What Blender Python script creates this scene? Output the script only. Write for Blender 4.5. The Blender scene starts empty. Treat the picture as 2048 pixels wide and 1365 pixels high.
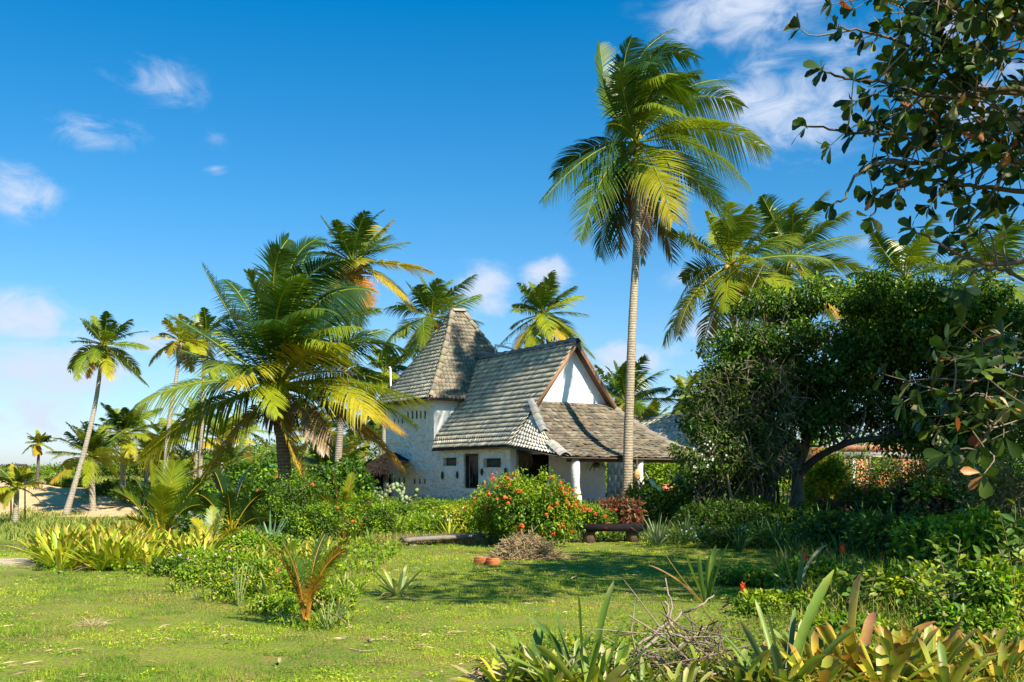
import bpy, math, random
import numpy as np
from mathutils import Vector

random.seed(7)
R = np.random.default_rng(11)
C = bpy.context.scene.collection
F = 2048.0          # focal length in photo pixels (36 mm lens on 36 mm sensor)
CX, HY, EYE = 1024.0, 945.0, 1.6
A3 = lambda *v: np.array(v, dtype=float)

def P(px, py, Y):
    """point seen at photo pixel px,py, Y metres in front of the viewpoint"""
    return A3((px - CX) / F * Y, Y, EYE - (py - HY) / F * Y)

def ss(a, b, x):
    t = np.clip((np.asarray(x, float) - a) / (b - a), 0, 1)
    return t * t * (3 - 2 * t)

_lat = R.random((64, 64))
def vnoise(x, y, s=1.0):
    x = np.asarray(x, float) / s + 1000; y = np.asarray(y, float) / s + 1000
    xi = np.floor(x).astype(int); yi = np.floor(y).astype(int)
    fx = x - xi; fy = y - yi
    fx = fx * fx * (3 - 2 * fx); fy = fy * fy * (3 - 2 * fy)
    g = lambda a, b: _lat[a % 64, b % 64]
    return (g(xi, yi) * (1 - fx) + g(xi + 1, yi) * fx) * (1 - fy) + (g(xi, yi + 1) * (1 - fx) + g(xi + 1, yi + 1) * fx) * fy

def zg(x, y):
    """height of the ground"""
    x = np.asarray(x, float); y = np.asarray(y, float)
    left = ss(6, 12, -x)
    z = -1.0 * ss(16, 36, y) * left
    z = z + 0.3 * ss(27, 36, y) * (1 - ss(5, 11, -x))
    z = z + 0.045 * (vnoise(x, y, 2.3) - .5) + 0.03 * (vnoise(x, y, .8) - .5) * (1 - ss(40, 60, y))
    crest = 2.15 + .5 * (vnoise(x, y, 9) - .5)
    crest = crest * left + .9 * (1 - left)
    z = z + crest * ss(60, 76, y + 4 * (vnoise(x, y, 7) - .5))
    z = z + .55 * (vnoise(x + 31, y, 5) - .5) * ss(62, 70, y) * (1 - ss(150, 300, y))
    # pond hollow at the far left
    q = ((x + 24) / 8.4) ** 2 + ((y - 36) / 3.0) ** 2
    z = z - .25 * (1 - ss(.6, 1.15, q))
    z = z - 1.5 * ss(110, 400, y)
    return z

def ground(px, Y):
    x = (px - CX) / F * Y
    return A3(x, Y, float(zg(x, Y)))

# ------------------------------------------------------------------ mesh builder
class MB:
    def __init__(s): s.V = []; s.Fc = []; s.Cl = []; s.n = 0
    def add(s, V, faces, col):
        """V (n,3); faces list of (m,k) int arrays or lists of tuples; col (3,) or (n,3)"""
        V = np.asarray(V, float).reshape(-1, 3)
        c = np.asarray(col, float)
        if c.ndim == 1: c = np.broadcast_to(c, (len(V), 3))
        s.V.append(V); s.Cl.append(c)
        for f in faces:
            f = np.asarray(f, int)
            if f.ndim == 1: f = f.reshape(1, -1)
            s.Fc.append(f + s.n)
        s.n += len(V)
    def build(s, name, mat, parent=None, smooth=False):
        V = np.concatenate(s.V); Cl = np.concatenate(s.Cl)
        org = ORG.get(parent.name, A3(0, 0, 0)) if parent is not None else getattr(s, 'org', A3(0, 0, 0))
        V = V - org
        me = bpy.data.meshes.new(name)
        nl = sum(f.size for f in s.Fc); npoly = sum(len(f) for f in s.Fc)
        me.vertices.add(len(V)); me.loops.add(nl); me.polygons.add(npoly)
        me.vertices.foreach_set('co', V.astype(np.float32).ravel())
        me.loops.foreach_set('vertex_index', np.concatenate([f.ravel() for f in s.Fc]).astype(np.int32))
        tot = np.concatenate([np.full(len(f), f.shape[1]) for f in s.Fc])
        st = np.concatenate([[0], np.cumsum(tot)[:-1]])
        me.polygons.foreach_set('loop_start', st.astype(np.int32))
        me.polygons.foreach_set('loop_total', tot.astype(np.int32))
        if smooth: me.polygons.foreach_set('use_smooth', np.ones(npoly, bool))
        a = me.color_attributes.new('Col', 'FLOAT_COLOR', 'POINT')
        a.data.foreach_set('color', np.concatenate([Cl, np.ones((len(Cl), 1))], 1).astype(np.float32).ravel())
        me.update(calc_edges=True); me.validate()
        me.materials.append(mat)
        o = bpy.data.objects.new(name, me); C.objects.link(o)
        if parent is not None:
            o.parent = parent; ORG[o.name] = org
        else:
            o.location = org; ORG[o.name] = org
        return o
ORG = {}

def thing(name, label, cat, loc, group=None):
    o = bpy.data.objects.new(name, None); C.objects.link(o)
    o.empty_display_size = .2
    o.location = loc; ORG[o.name] = A3(*loc)
    o['label'] = label; o['category'] = cat
    if group: o['group'] = group
    return o
def tag(o, label=None, cat=None, group=None, kind=None):
    if label: o['label'] = label
    if cat: o['category'] = cat
    if group: o['group'] = group
    if kind: o['kind'] = kind
    return o
def dup(o, loc, rz=0., sc=1., label=None, parent=None, sz=None):
    c = o.copy(); C.objects.link(c); c.parent = parent
    if parent is None:
        c.location = loc; c.rotation_euler = (0, 0, rz); c.scale = (sc, sc, sz or sc)
        if label: c['label'] = label
    for ch in o.children:
        dup(ch, None, parent=c)
    return c

def nrm(v):
    v = np.asarray(v, float)
    return v / np.maximum(np.linalg.norm(v, axis=-1, keepdims=True), 1e-9)

def tube(mb, pts, rad, col, seg=7, caps=True, rough=0.):
    pts = np.asarray(pts, float); n = len(pts)
    rad = np.broadcast_to(np.asarray(rad, float), (n,))
    T = nrm(np.gradient(pts, axis=0))
    ref = A3(0.13, 1, .21) if abs(T[:, 1]).mean() < .8 else A3(1, .1, .2)
    S = nrm(np.cross(T, ref)); N = np.cross(S, T)
    a = np.linspace(0, 2 * np.pi, seg, endpoint=False)
    ring = pts[:, None] + rad[:, None, None] * (np.cos(a)[None, :, None] * S[:, None] + np.sin(a)[None, :, None] * N[:, None])
    if rough: ring = ring + (R.random(ring.shape) - .5) * rough * rad[:, None, None]
    V = ring.reshape(-1, 3)
    i = np.arange(n - 1)[:, None] * seg; j = np.arange(seg)[None]; j2 = (j + 1) % seg
    q = np.stack([i + j, i + j2, i + seg + j2, i + seg + j], -1).reshape(-1, 4)
    fc = [q]
    if caps: fc += [np.arange(seg)[None, ::-1], (np.arange(seg) + (n - 1) * seg)[None]]
    c = np.asarray(col, float)
    if c.ndim == 2: c = np.repeat(c, seg, 0)
    mb.add(V, fc, c)

def box(mb, c0, ax, ay, az, col):
    """box from corner c0 with edge vectors ax, ay, az"""
    c0 = np.asarray(c0, float)
    V = [c0 + i * ax + j * ay + k * az for k in (0, 1) for j in (0, 1) for i in (0, 1)]
    mb.add(np.array(V), [[0, 2, 3, 1], [4, 5, 7, 6], [0, 1, 5, 4], [2, 6, 7, 3], [0, 4, 6, 2], [1, 3, 7, 5]], col)

def bez(p0, p1, p2, t):
    t = np.asarray(t)[:, None]
    return (1 - t) ** 2 * p0 + 2 * t * (1 - t) * p1 + t * t * p2
def spline(pts, n):
    """Catmull-Rom through pts"""
    pts = np.asarray(pts, float)
    p = np.vstack([2 * pts[0] - pts[1], pts, 2 * pts[-1] - pts[-2]])
    out = []
    u = np.linspace(0, len(pts) - 1, n)
    for x in u:
        i = min(int(x), len(pts) - 2); t = x - i
        a, b, c, d = p[i], p[i + 1], p[i + 2], p[i + 3]
        out.append(.5 * (2 * b + (c - a) * t + (2 * a - 5 * b + 4 * c - d) * t * t + (3 * b - 3 * c + d - a) * t ** 3))
    return np.array(out)

def leaves(mb, p, d, nv, L, W, col, fold=.25, cup=0.):
    """flat leaf shapes: 6 vertices, 2 quads each, folded on the midrib"""
    n = len(p); d = nrm(d); s = nrm(np.cross(d, nv)); u = np.cross(s, d)
    L = np.broadcast_to(L, (n,))[:, None]; W = np.broadcast_to(W, (n,))[:, None]
    V = np.stack([p,
                  p + d * L * .3 + s * W * .42 + u * W * fold, p + d * L * .68 + s * W * .48 + u * W * fold - u * L * cup * .5,
                  p + d * L - u * L * cup,
                  p + d * L * .68 - s * W * .48 + u * W * fold - u * L * cup * .5, p + d * L * .3 - s * W * .42 + u * W * fold], 1)
    b = np.arange(n)[:, None] * 6
    q = np.concatenate([b + [0, 1, 2, 3], b + [0, 3, 4, 5]])
    col = np.asarray(col, float)
    if col.ndim == 1: col = np.broadcast_to(col, (n, 3))
    mb.add(V.reshape(-1, 3), [q], np.repeat(col, 6, 0))

def leaves4(mb, p, d, nv, L, W, col):
    """small leaves: 4 vertices, one quad"""
    n = len(p); d = nrm(d); s = nrm(np.cross(d, nv))
    L = np.broadcast_to(L, (n,))[:, None]; W = np.broadcast_to(W, (n,))[:, None]
    V = np.stack([p, p + d * L * .5 + s * W * .5, p + d * L, p + d * L * .5 - s * W * .5], 1)
    col = np.asarray(col, float)
    if col.ndim == 1: col = np.broadcast_to(col, (n, 3))
    mb.add(V.reshape(-1, 3), [np.arange(n * 4).reshape(-1, 4)], np.repeat(col, 4, 0))

def strap(mb, p0, az, el, L, W, bend, col, ctip=None, k=7, chan=.35, twist=0., prof=None, tipfrac=.85, cbase=None, jag=0.):
    """arching strap leaf with a channelled section"""
    h = A3(math.cos(az), math.sin(az), 0); up = A3(0, 0, 1)
    t = np.linspace(0, 1, k); dl = L / (k - 1)
    ang = el - bend * t ** 1.5
    D = np.cos(ang)[:, None] * h + np.sin(ang)[:, None] * up
    Pn = p0 + np.vstack([np.zeros(3), np.cumsum(D[:-1] * dl, 0)])
    S0 = np.cross(h, up); U = np.cross(S0[None], D)
    tw = twist * t
    S = np.cos(tw)[:, None] * S0 + np.sin(tw)[:, None] * U; U2 = np.cross(S, D)
    w = W * (prof(t) if prof else np.minimum(1, .65 + 1.2 * t) * np.clip((1 - t) / (1 - tipfrac + 1e-6), 0, 1) ** .6)
    w = w[:, None] * .5
    if jag: Pn = Pn + (R.random(Pn.shape) - .5) * jag * W * t[:, None]
    a = Pn + S * w + U2 * (-w * chan) * -1; b = Pn; c = Pn - S * w + U2 * w * chan
    V = np.stack([a, b, c], 1).reshape(-1, 3)
    i = np.arange(k - 1)[:, None] * 3
    q = np.concatenate([i + [0, 1, 4, 3], i + [1, 2, 5, 4]])
    col = np.asarray(col, float); cc = np.repeat(col[None], k, 0)
    if ctip is not None:
        m = ss(.72, 1.0, t)[:, None]; cc = cc * (1 - m) + np.asarray(ctip, float) * m
    if cbase is not None:
        m = 1 - ss(0., .4, t)[:, None]; cc = cc * (1 - m) + np.asarray(cbase, float) * m
    mb.add(V, [q], np.repeat(cc, 3, 0))

def pick(pal, n, jit=.18, rs=None, hue=.16):
    pal = np.asarray(pal, float); rs = rs or R
    c = pal[rs.integers(0, len(pal), n)]
    return np.clip(c * (1 + (rs.random((n, 1)) - .5) * 2 * jit) * (1 + (rs.random((n, 3)) - .5) * hue), 0, 1)

# ------------------------------------------------------------------ materials
def newmat(name):
    m = bpy.data.materials.new(name); m.use_nodes = True
    nt = m.node_tree; nt.nodes.clear()
    return m, nt, nt.nodes, nt.links
def N(nt, t, **kw):
    n = nt.nodes.new(t)
    for k, v in kw.items():
        if k.startswith('i_'): n.inputs[k[2:].replace('_', ' ')].default_value = v
        else: setattr(n, k, v)
    return n

def foliage(name, trans=.38, rough=.45, spec=.35, tint=(1.15, 1.2, .55), mott=.0, mscale=30.):
    m, nt, ns, lk = newmat(name)
    at = N(nt, 'ShaderNodeAttribute', attribute_name='Col')
    tc = N(nt, 'ShaderNodeTexCoord'); no = N(nt, 'ShaderNodeTexNoise', i_Scale=9.0, i_Detail=3.0)
    lk.new(tc.outputs['Object'], no.inputs['Vector'])
    mr = N(nt, 'ShaderNodeMapRange', i_To_Min=.72, i_To_Max=1.28); lk.new(no.outputs['Fac'], mr.inputs['Value'])
    mu = N(nt, 'ShaderNodeVectorMath', operation='SCALE'); lk.new(at.outputs['Color'], mu.inputs[0]); lk.new(mr.outputs[0], mu.inputs['Scale'])
    b = N(nt, 'ShaderNodeBsdfPrincipled'); b.inputs['Roughness'].default_value = rough; b.inputs['Specular IOR Level'].default_value = spec
    lk.new(mu.outputs[0], b.inputs['Base Color'])
    n5 = N(nt, 'ShaderNodeTexNoise', i_Scale=mscale, i_Detail=5.0, i_Roughness=.7); lk.new(tc.outputs['Object'], n5.inputs['Vector'])
    r5 = N(nt, 'ShaderNodeMapRange', i_To_Max=mott); r5.inputs['From Min'].default_value = .5; r5.inputs['From Max'].default_value = .72; lk.new(n5.outputs['Fac'], r5.inputs['Value'])
    m5 = N(nt, 'ShaderNodeMix', data_type='RGBA'); lk.new(r5.outputs[0], m5.inputs['Factor']); lk.new(mu.outputs[0], m5.inputs['A']); m5.inputs['B'].default_value = (.30, .19, .07, 1)
    mu = N(nt, 'ShaderNodeVectorMath', operation='SCALE'); mu.inputs['Scale'].default_value = 1.0; lk.new(m5.outputs['Result'], mu.inputs[0]); lk.new(mu.outputs[0], b.inputs['Base Color'])
    tm = N(nt, 'ShaderNodeVectorMath', operation='MULTIPLY'); lk.new(mu.outputs[0], tm.inputs[0]); tm.inputs[1].default_value = tint
    tr = N(nt, 'ShaderNodeBsdfTranslucent'); lk.new(tm.outputs[0], tr.inputs['Color'])
    mx = N(nt, 'ShaderNodeMixShader'); mx.inputs[0].default_value = trans
    lk.new(b.outputs[0], mx.inputs[1]); lk.new(tr.outputs[0], mx.inputs[2])
    o = N(nt, 'ShaderNodeOutputMaterial'); lk.new(mx.outputs[0], o.inputs[0])
    return m

def solid(name, rough=.85, spec=.2, scale=12., lo=.6, hi=1.35, bump=.4, bscale=30., bdist=.01, stretch=(1, 1, 1), stain=None, stain_amt=.5):
    """colour attribute times layered noise, with bump"""
    m, nt, ns, lk = newmat(name)
    at = N(nt, 'ShaderNodeAttribute', attribute_name='Col')
    tc = N(nt, 'ShaderNodeTexCoord'); mp = N(nt, 'ShaderNodeMapping'); mp.inputs['Scale'].default_value = stretch
    lk.new(tc.outputs['Object'], mp.inputs['Vector'])
    no = N(nt, 'ShaderNodeTexNoise', i_Scale=scale, i_Detail=6.0, i_Roughness=.65); lk.new(mp.outputs[0], no.inputs['Vector'])
    mr = N(nt, 'ShaderNodeMapRange', i_To_Min=lo, i_To_Max=hi); mr.inputs['From Min'].default_value = .25; mr.inputs['From Max'].default_value = .75
    lk.new(no.outputs['Fac'], mr.inputs['Value'])
    mu = N(nt, 'ShaderNodeVectorMath', operation='SCALE'); lk.new(at.outputs['Color'], mu.inputs[0]); lk.new(mr.outputs[0], mu.inputs['Scale'])
    last = mu.outputs[0]
    if stain is not None:
        n3 = N(nt, 'ShaderNodeTexNoise', i_Scale=scale * .23, i_Detail=8.0, i_Roughness=.7); lk.new(mp.outputs[0], n3.inputs['Vector'])
        r3 = N(nt, 'ShaderNodeMapRange', i_To_Max=stain_amt); r3.inputs['From Min'].default_value = .5; r3.inputs['From Max'].default_value = .68
        lk.new(n3.outputs['Fac'], r3.inputs['Value'])
        mx = N(nt, 'ShaderNodeMix', data_type='RGBA'); lk.new(r3.outputs[0], mx.inputs['Factor']); lk.new(last, mx.inputs['A']); mx.inputs['B'].default_value = (*stain, 1)
        last = mx.outputs['Result']
    b = N(nt, 'ShaderNodeBsdfPrincipled'); b.inputs['Roughness'].default_value = rough; b.inputs['Specular IOR Level'].default_value = spec
    lk.new(last, b.inputs['Base Color'])
    n2 = N(nt, 'ShaderNodeTexNoise', i_Scale=bscale, i_Detail=5.0); lk.new(mp.outputs[0], n2.inputs['Vector'])
    bp = N(nt, 'ShaderNodeBump'); bp.inputs['Strength'].default_value = bump; bp.inputs['Distance'].default_value = bdist
    lk.new(n2.outputs['Fac'], bp.inputs['Height']); lk.new(bp.outputs[0], b.inputs['Normal'])
    o = N(nt, 'ShaderNodeOutputMaterial'); lk.new(b.outputs[0], o.inputs[0])
    return m

M = {}
M['leaf'] = foliage('leaf_green', mott=.12, mscale=22.)
M['waxy'] = foliage('waxy_leaf', trans=.25, rough=.42, spec=.28)
M['palm'] = foliage('palm_leaf', trans=.30, rough=.38, spec=.45)
M['strap'] = foliage('strap_leaf', trans=.30, rough=.42, spec=.35, mott=.38, mscale=34.)
M['grass'] = foliage('grass_blade', trans=.35, rough=.6, spec=.2)
M['petal'] = foliage('petal', trans=.3, rough=.6, spec=.15, tint=(1.1, 1, .9))
M['bark'] = solid('bark', scale=14, bump=.8, bscale=40, bdist=.02, stretch=(1, 1, .35))
M['dry'] = solid('dry_stalk', scale=30, bump=.3, rough=.9)
M['wood'] = solid('weathered_wood', scale=16, bump=.7, bscale=26, bdist=.012, stretch=(.3, 2.5, 2.5))
M['tile'] = solid('weathered_tile', scale=4, lo=.8, hi=1.18, bump=.35, bscale=40, bdist=.006, stain=(.16, .15, .12), stain_amt=.35)
M['metal'] = solid('painted_metal', rough=.45, spec=.5, bump=.05)
M['clay'] = solid('fired_clay', scale=9, lo=.75, hi=1.2, bump=.3, bscale=60, bdist=.004, stain=(.3, .12, .06), stain_amt=.4)
M['concrete'] = solid('rough_concrete', scale=7, bump=.5, bscale=35, bdist=.01)
M['cloth'] = solid('woven_cloth', scale=60, lo=.8, hi=1.15, bump=.4, bscale=300, bdist=.002, rough=.9, spec=.1)
M['dark'] = solid('dark_interior', scale=8, bump=.2)

# palm trunk: rings across the stem
def trunk_mat():
    m, nt, ns, lk = newmat('palm_trunk')
    at = N(nt, 'ShaderNodeAttribute', attribute_name='Col'); tc = N(nt, 'ShaderNodeTexCoord')
    w = N(nt, 'ShaderNodeTexWave', wave_type='BANDS', bands_direction='Z', i_Scale=3.2, i_Distortion=1.6, i_Detail=2.0); w.inputs['Detail Scale'].default_value = 2.0
    lk.new(tc.outputs['Object'], w.inputs['Vector'])
    no = N(nt, 'ShaderNodeTexNoise', i_Scale=11.0, i_Detail=6.0, i_Roughness=.7); lk.new(tc.outputs['Object'], no.inputs['Vector'])
    ad = N(nt, 'ShaderNodeMath', operation='MULTIPLY_ADD'); lk.new(w.outputs['Fac'], ad.inputs[0]); ad.inputs[1].default_value = .35; lk.new(no.outputs['Fac'], ad.inputs[2])
    mr = N(nt, 'ShaderNodeMapRange', i_To_Min=.5, i_To_Max=1.45); mr.inputs['From Min'].default_value = .4; mr.inputs['From Max'].default_value = .95
    lk.new(ad.outputs[0], mr.inputs['Value'])
    mu = N(nt, 'ShaderNodeVectorMath', operation='SCALE'); lk.new(at.outputs['Color'], mu.inputs[0]); lk.new(mr.outputs[0], mu.inputs['Scale'])
    b = N(nt, 'ShaderNodeBsdfPrincipled'); b.inputs['Roughness'].default_value = .9; b.inputs['Specular IOR Level'].default_value = .15
    lk.new(mu.outputs[0], b.inputs['Base Color'])
    bp = N(nt, 'ShaderNodeBump'); bp.inputs['Strength'].default_value = .8; bp.inputs['Distance'].default_value = .03
    lk.new(ad.outputs[0], bp.inputs['Height']); lk.new(bp.outputs[0], b.inputs['Normal'])
    o = N(nt, 'ShaderNodeOutputMaterial'); lk.new(b.outputs[0], o.inputs[0]); return m
M['trunk'] = trunk_mat()

# hand-modelled lime plaster: scalloped relief
def plaster(name, relief=1., dist=.05):
    m, nt, ns, lk = newmat(name)
    at = N(nt, 'ShaderNodeAttribute', attribute_name='Col'); tc = N(nt, 'ShaderNodeTexCoord')
    no0 = N(nt, 'ShaderNodeTexNoise', i_Scale=1.6, i_Detail=2.0); lk.new(tc.outputs['Object'], no0.inputs['Vector'])
    sc = N(nt, 'ShaderNodeVectorMath', operation='SCALE'); lk.new(no0.outputs['Color'], sc.inputs[0]); sc.inputs['Scale'].default_value = .5
    av = N(nt, 'ShaderNodeVectorMath', operation='ADD'); lk.new(tc.outputs['Object'], av.inputs[0]); lk.new(sc.outputs[0], av.inputs[1])
    mp = N(nt, 'ShaderNodeMapping'); mp.inputs['Scale'].default_value = (3.0, 3.0, 6.0); lk.new(av.outputs[0], mp.inputs['Vector'])
    vo = N(nt, 'ShaderNodeTexVoronoi', feature='SMOOTH_F1', i_Scale=1.0); vo.inputs['Smoothness'].default_value = .35; lk.new(mp.outputs[0], vo.inputs['Vector'])
    fi = N(nt, 'ShaderNodeTexNoise', i_Scale=14., i_Detail=5.); lk.new(tc.outputs['Object'], fi.inputs['Vector'])
    h = N(nt, 'ShaderNodeMath', operation='MULTIPLY_ADD'); lk.new(fi.outputs['Fac'], h.inputs[0]); h.inputs[1].default_value = .22; lk.new(vo.outputs['Distance'], h.inputs[2])
    bp = N(nt, 'ShaderNodeBump'); bp.inputs['Strength'].default_value = relief; bp.inputs['Distance'].default_value = dist
    lk.new(h.outputs[0], bp.inputs['Height'])
    st = N(nt, 'ShaderNodeTexNoise', i_Scale=2.2, i_Detail=8., i_Roughness=.7); lk.new(tc.outputs['Object'], st.inputs['Vector'])
    mr = N(nt, 'ShaderNodeMapRange', i_To_Min=.80, i_To_Max=1.05); mr.inputs['From Min'].default_value = .3; mr.inputs['From Max'].default_value = .62
    lk.new(st.outputs['Fac'], mr.inputs['Value'])
    mu = N(nt, 'ShaderNodeVectorMath', operation='SCALE'); lk.new(at.outputs['Color'], mu.inputs[0]); lk.new(mr.outputs[0], mu.inputs['Scale'])
    b = N(nt, 'ShaderNodeBsdfPrincipled'); b.inputs['Roughness'].default_value = .9; b.inputs['Specular IOR Level'].default_value = .15
    lk.new(mu.outputs[0], b.inputs['Base Color']); lk.new(bp.outputs[0], b.inputs['Normal'])
    o = N(nt, 'ShaderNodeOutputMaterial'); lk.new(b.outputs[0], o.inputs[0]); return m
M['plaster'] = plaster('relief_plaster', 1., .12)
M['smooth_plaster'] = plaster('smooth_plaster', .35, .03)

# ------------------------------------------------------------------ camera, light, sky
sc = bpy.context.scene
cam = bpy.data.cameras.new('camera'); co = bpy.data.objects.new('camera', cam); C.objects.link(co)
cam.lens = 36; cam.sensor_width = 36; cam.shift_y = (HY - 682.5) / 2048; cam.clip_end = 6000; cam.clip_start = .1
co.location = (0, 0, EYE); co.rotation_euler = (math.radians(90), 0, 0); sc.camera = co
EL = 44.0
SUN = nrm(A3(.61, -.79, .0)) * math.cos(math.radians(EL)) + A3(0, 0, math.sin(math.radians(EL)))
sl = bpy.data.lights.new('sun', 'SUN'); so = bpy.data.objects.new('sun', sl); C.objects.link(so)
sl.energy = 5.0; sl.angle = math.radians(.6); sl.color = (1, .89, .70)
so.rotation_euler = Vector(SUN).to_track_quat('Z', 'Y').to_euler(); so.location = (20, -20, 30)
sc.view_settings.view_transform = 'Standard'; sc.view_settings.look = 'None'; sc.view_settings.exposure = 1.0; sc.view_settings.gamma = 1
sc.cycles.max_bounces = 6; sc.cycles.diffuse_bounces = 3; sc.cycles.glossy_bounces = 2; sc.cycles.transmission_bounces = 4; sc.cycles.transparent_max_bounces = 4
sc.cycles.caustics_reflective = False; sc.cycles.caustics_refractive = False

wd = bpy.data.worlds.new('World'); sc.world = wd; wd.use_nodes = True
nt = wd.node_tree; nt.nodes.clear(); lk = nt.links
sky = N(nt, 'ShaderNodeTexSky', sky_type='NISHITA'); sky.sun_disc = False
sky.sun_elevation = math.radians(EL); sky.sun_rotation = math.atan2(SUN[0], SUN[1])
sky.air_density = 1.0; sky.dust_density = .6; sky.ozone_density = 3.0
hs = N(nt, 'ShaderNodeHueSaturation'); hs.inputs['Saturation'].default_value = 1.22; hs.inputs['Value'].default_value = 1.0
lk.new(sky.outputs[0], hs.inputs['Color'])
tc = N(nt, 'ShaderNodeTexCoord')
se = N(nt, 'ShaderNodeSeparateXYZ'); lk.new(tc.outputs['Generated'], se.inputs[0])
rp = N(nt, 'ShaderNodeValToRGB'); lk.new(se.outputs[2], rp.inputs[0])
e = rp.color_ramp.elements; e[0].position = 0.0; e[0].color = (.86, .92, 1.22, 1); e[1].position = .42; e[1].color = (.01, .88, 1.08, 1)
for p_, c_ in ((.06, (.74, .88, 1.12, 1)), (.14, (.70, .92, 1.03, 1)), (.26, (.40, .92, 1.04, 1))):
    q_ = e.new(p_); q_.color = c_
tn = N(nt, 'ShaderNodeVectorMath', operation='MULTIPLY'); lk.new(hs.outputs[0], tn.inputs[0]); lk.new(rp.outputs[0], tn.inputs[1])
wn = N(nt, 'ShaderNodeTexNoise', i_Scale=19.0, i_Detail=12.0, i_Roughness=.62, i_Distortion=.7)
mp = N(nt, 'ShaderNodeMapping'); mp.inputs['Scale'].default_value = (1, 1, 1.9)
lk.new(tc.outputs['Generated'], mp.inputs['Vector']); lk.new(mp.outputs[0], wn.inputs['Vector'])
clouds = [(1480, 20, 230, 100, .95), (1560, 210, 230, 150, .85), (1680, 120, 150, 90, .6), (325, 165, 135, 62, .68), (185, 262, 140, 55, .58),
          (40, 385, 95, 70, .9), (40, 635, 190, 75, 1.05), (100, 735, 280, 85, 1.15), (40, 830, 230, 80, 1.0), (330, 690, 120, 60, .7), (968, 590, 78, 80, 1.2), (1095, 552, 68, 50, 1.1),
          (1250, 722, 100, 65, 1.1), (1420, 665, 80, 50, .9), (1390, 560, 80, 40, .55), (1740, 483, 80, 24, .6), (440, 275, 40, 36, .35),
          (430, 340, 34, 20, .5), (1990, 190, 170, 150, .55), (1360, 700, 70, 40, .5), (300, 700, 110, 50, .3), (1900, 60, 150, 60, .6)]
acc = None
for (px, py, rx, ry, a) in clouds:
    d = A3((px - CX) / F, 1, (HY - py) / F); l = np.linalg.norm(d); d = d / l
    s1 = N(nt, 'ShaderNodeVectorMath', operation='SUBTRACT'); lk.new(tc.outputs['Generated'], s1.inputs[0]); s1.inputs[1].default_value = d
    s2 = N(nt, 'ShaderNodeVectorMath', operation='MULTIPLY'); lk.new(s1.outputs[0], s2.inputs[0]); s2.inputs[1].default_value = (F * l / rx, F * l / max(rx, ry) * .6, F * l / ry)
    s3 = N(nt, 'ShaderNodeVectorMath', operation='LENGTH'); lk.new(s2.outputs[0], s3.inputs[0])
    r = N(nt, 'ShaderNodeMapRange', interpolation_type='SMOOTHSTEP'); lk.new(s3.outputs['Value'], r.inputs['Value'])
    r.inputs['From Min'].default_value = 0; r.inputs['From Max'].default_value = 1.25; r.inputs['To Min'].default_value = a; r.inputs['To Max'].default_value = 0
    if acc is None: acc = r.outputs[0]
    else:
        mx = N(nt, 'ShaderNodeMath', operation='MAXIMUM'); lk.new(acc, mx.inputs[0]); lk.new(r.outputs[0], mx.inputs[1]); acc = mx.outputs[0]
# blob + (noise-.5)*k
ma = N(nt, 'ShaderNodeMath', operation='MULTIPLY_ADD'); lk.new(wn.outputs['Fac'], ma.inputs[0]); ma.inputs[1].default_value = 1.0; ma.inputs[2].default_value = -.30
sa = N(nt, 'ShaderNodeMath', operation='MULTIPLY'); lk.new(acc, sa.inputs[0]); sa.inputs[1].default_value = .46
ad = N(nt, 'ShaderNodeMath', operation='ADD'); lk.new(ma.outputs[0], ad.inputs[0]); lk.new(sa.outputs[0], ad.inputs[1])
cr = N(nt, 'ShaderNodeMapRange', interpolation_type='SMOOTHSTEP'); lk.new(ad.outputs[0], cr.inputs['Value'])
cr.inputs['From Min'].default_value = .28; cr.inputs['From Max'].default_value = .78; cr.inputs['To Max'].default_value = .95
gate = N(nt, 'ShaderNodeMath', operation='MULTIPLY'); lk.new(cr.outputs[0], gate.inputs[0])
gr = N(nt, 'ShaderNodeMapRange'); lk.new(acc, gr.inputs['Value']); gr.inputs['From Max'].default_value = .55; lk.new(gr.outputs[0], gate.inputs[1])
cm = N(nt, 'ShaderNodeMix', data_type='RGBA'); lk.new(gate.outputs[0], cm.inputs['Factor']); lk.new(tn.outputs[0], cm.inputs['A']); cm.inputs['B'].default_value = (4.6, 5.2, 6.3, 1)
bg = N(nt, 'ShaderNodeBackground'); bg.inputs['Strength'].default_value = .078; lk.new(cm.outputs['Result'], bg.inputs['Color'])
wo = N(nt, 'ShaderNodeOutputWorld'); lk.new(bg.outputs[0], wo.inputs[0])
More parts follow.
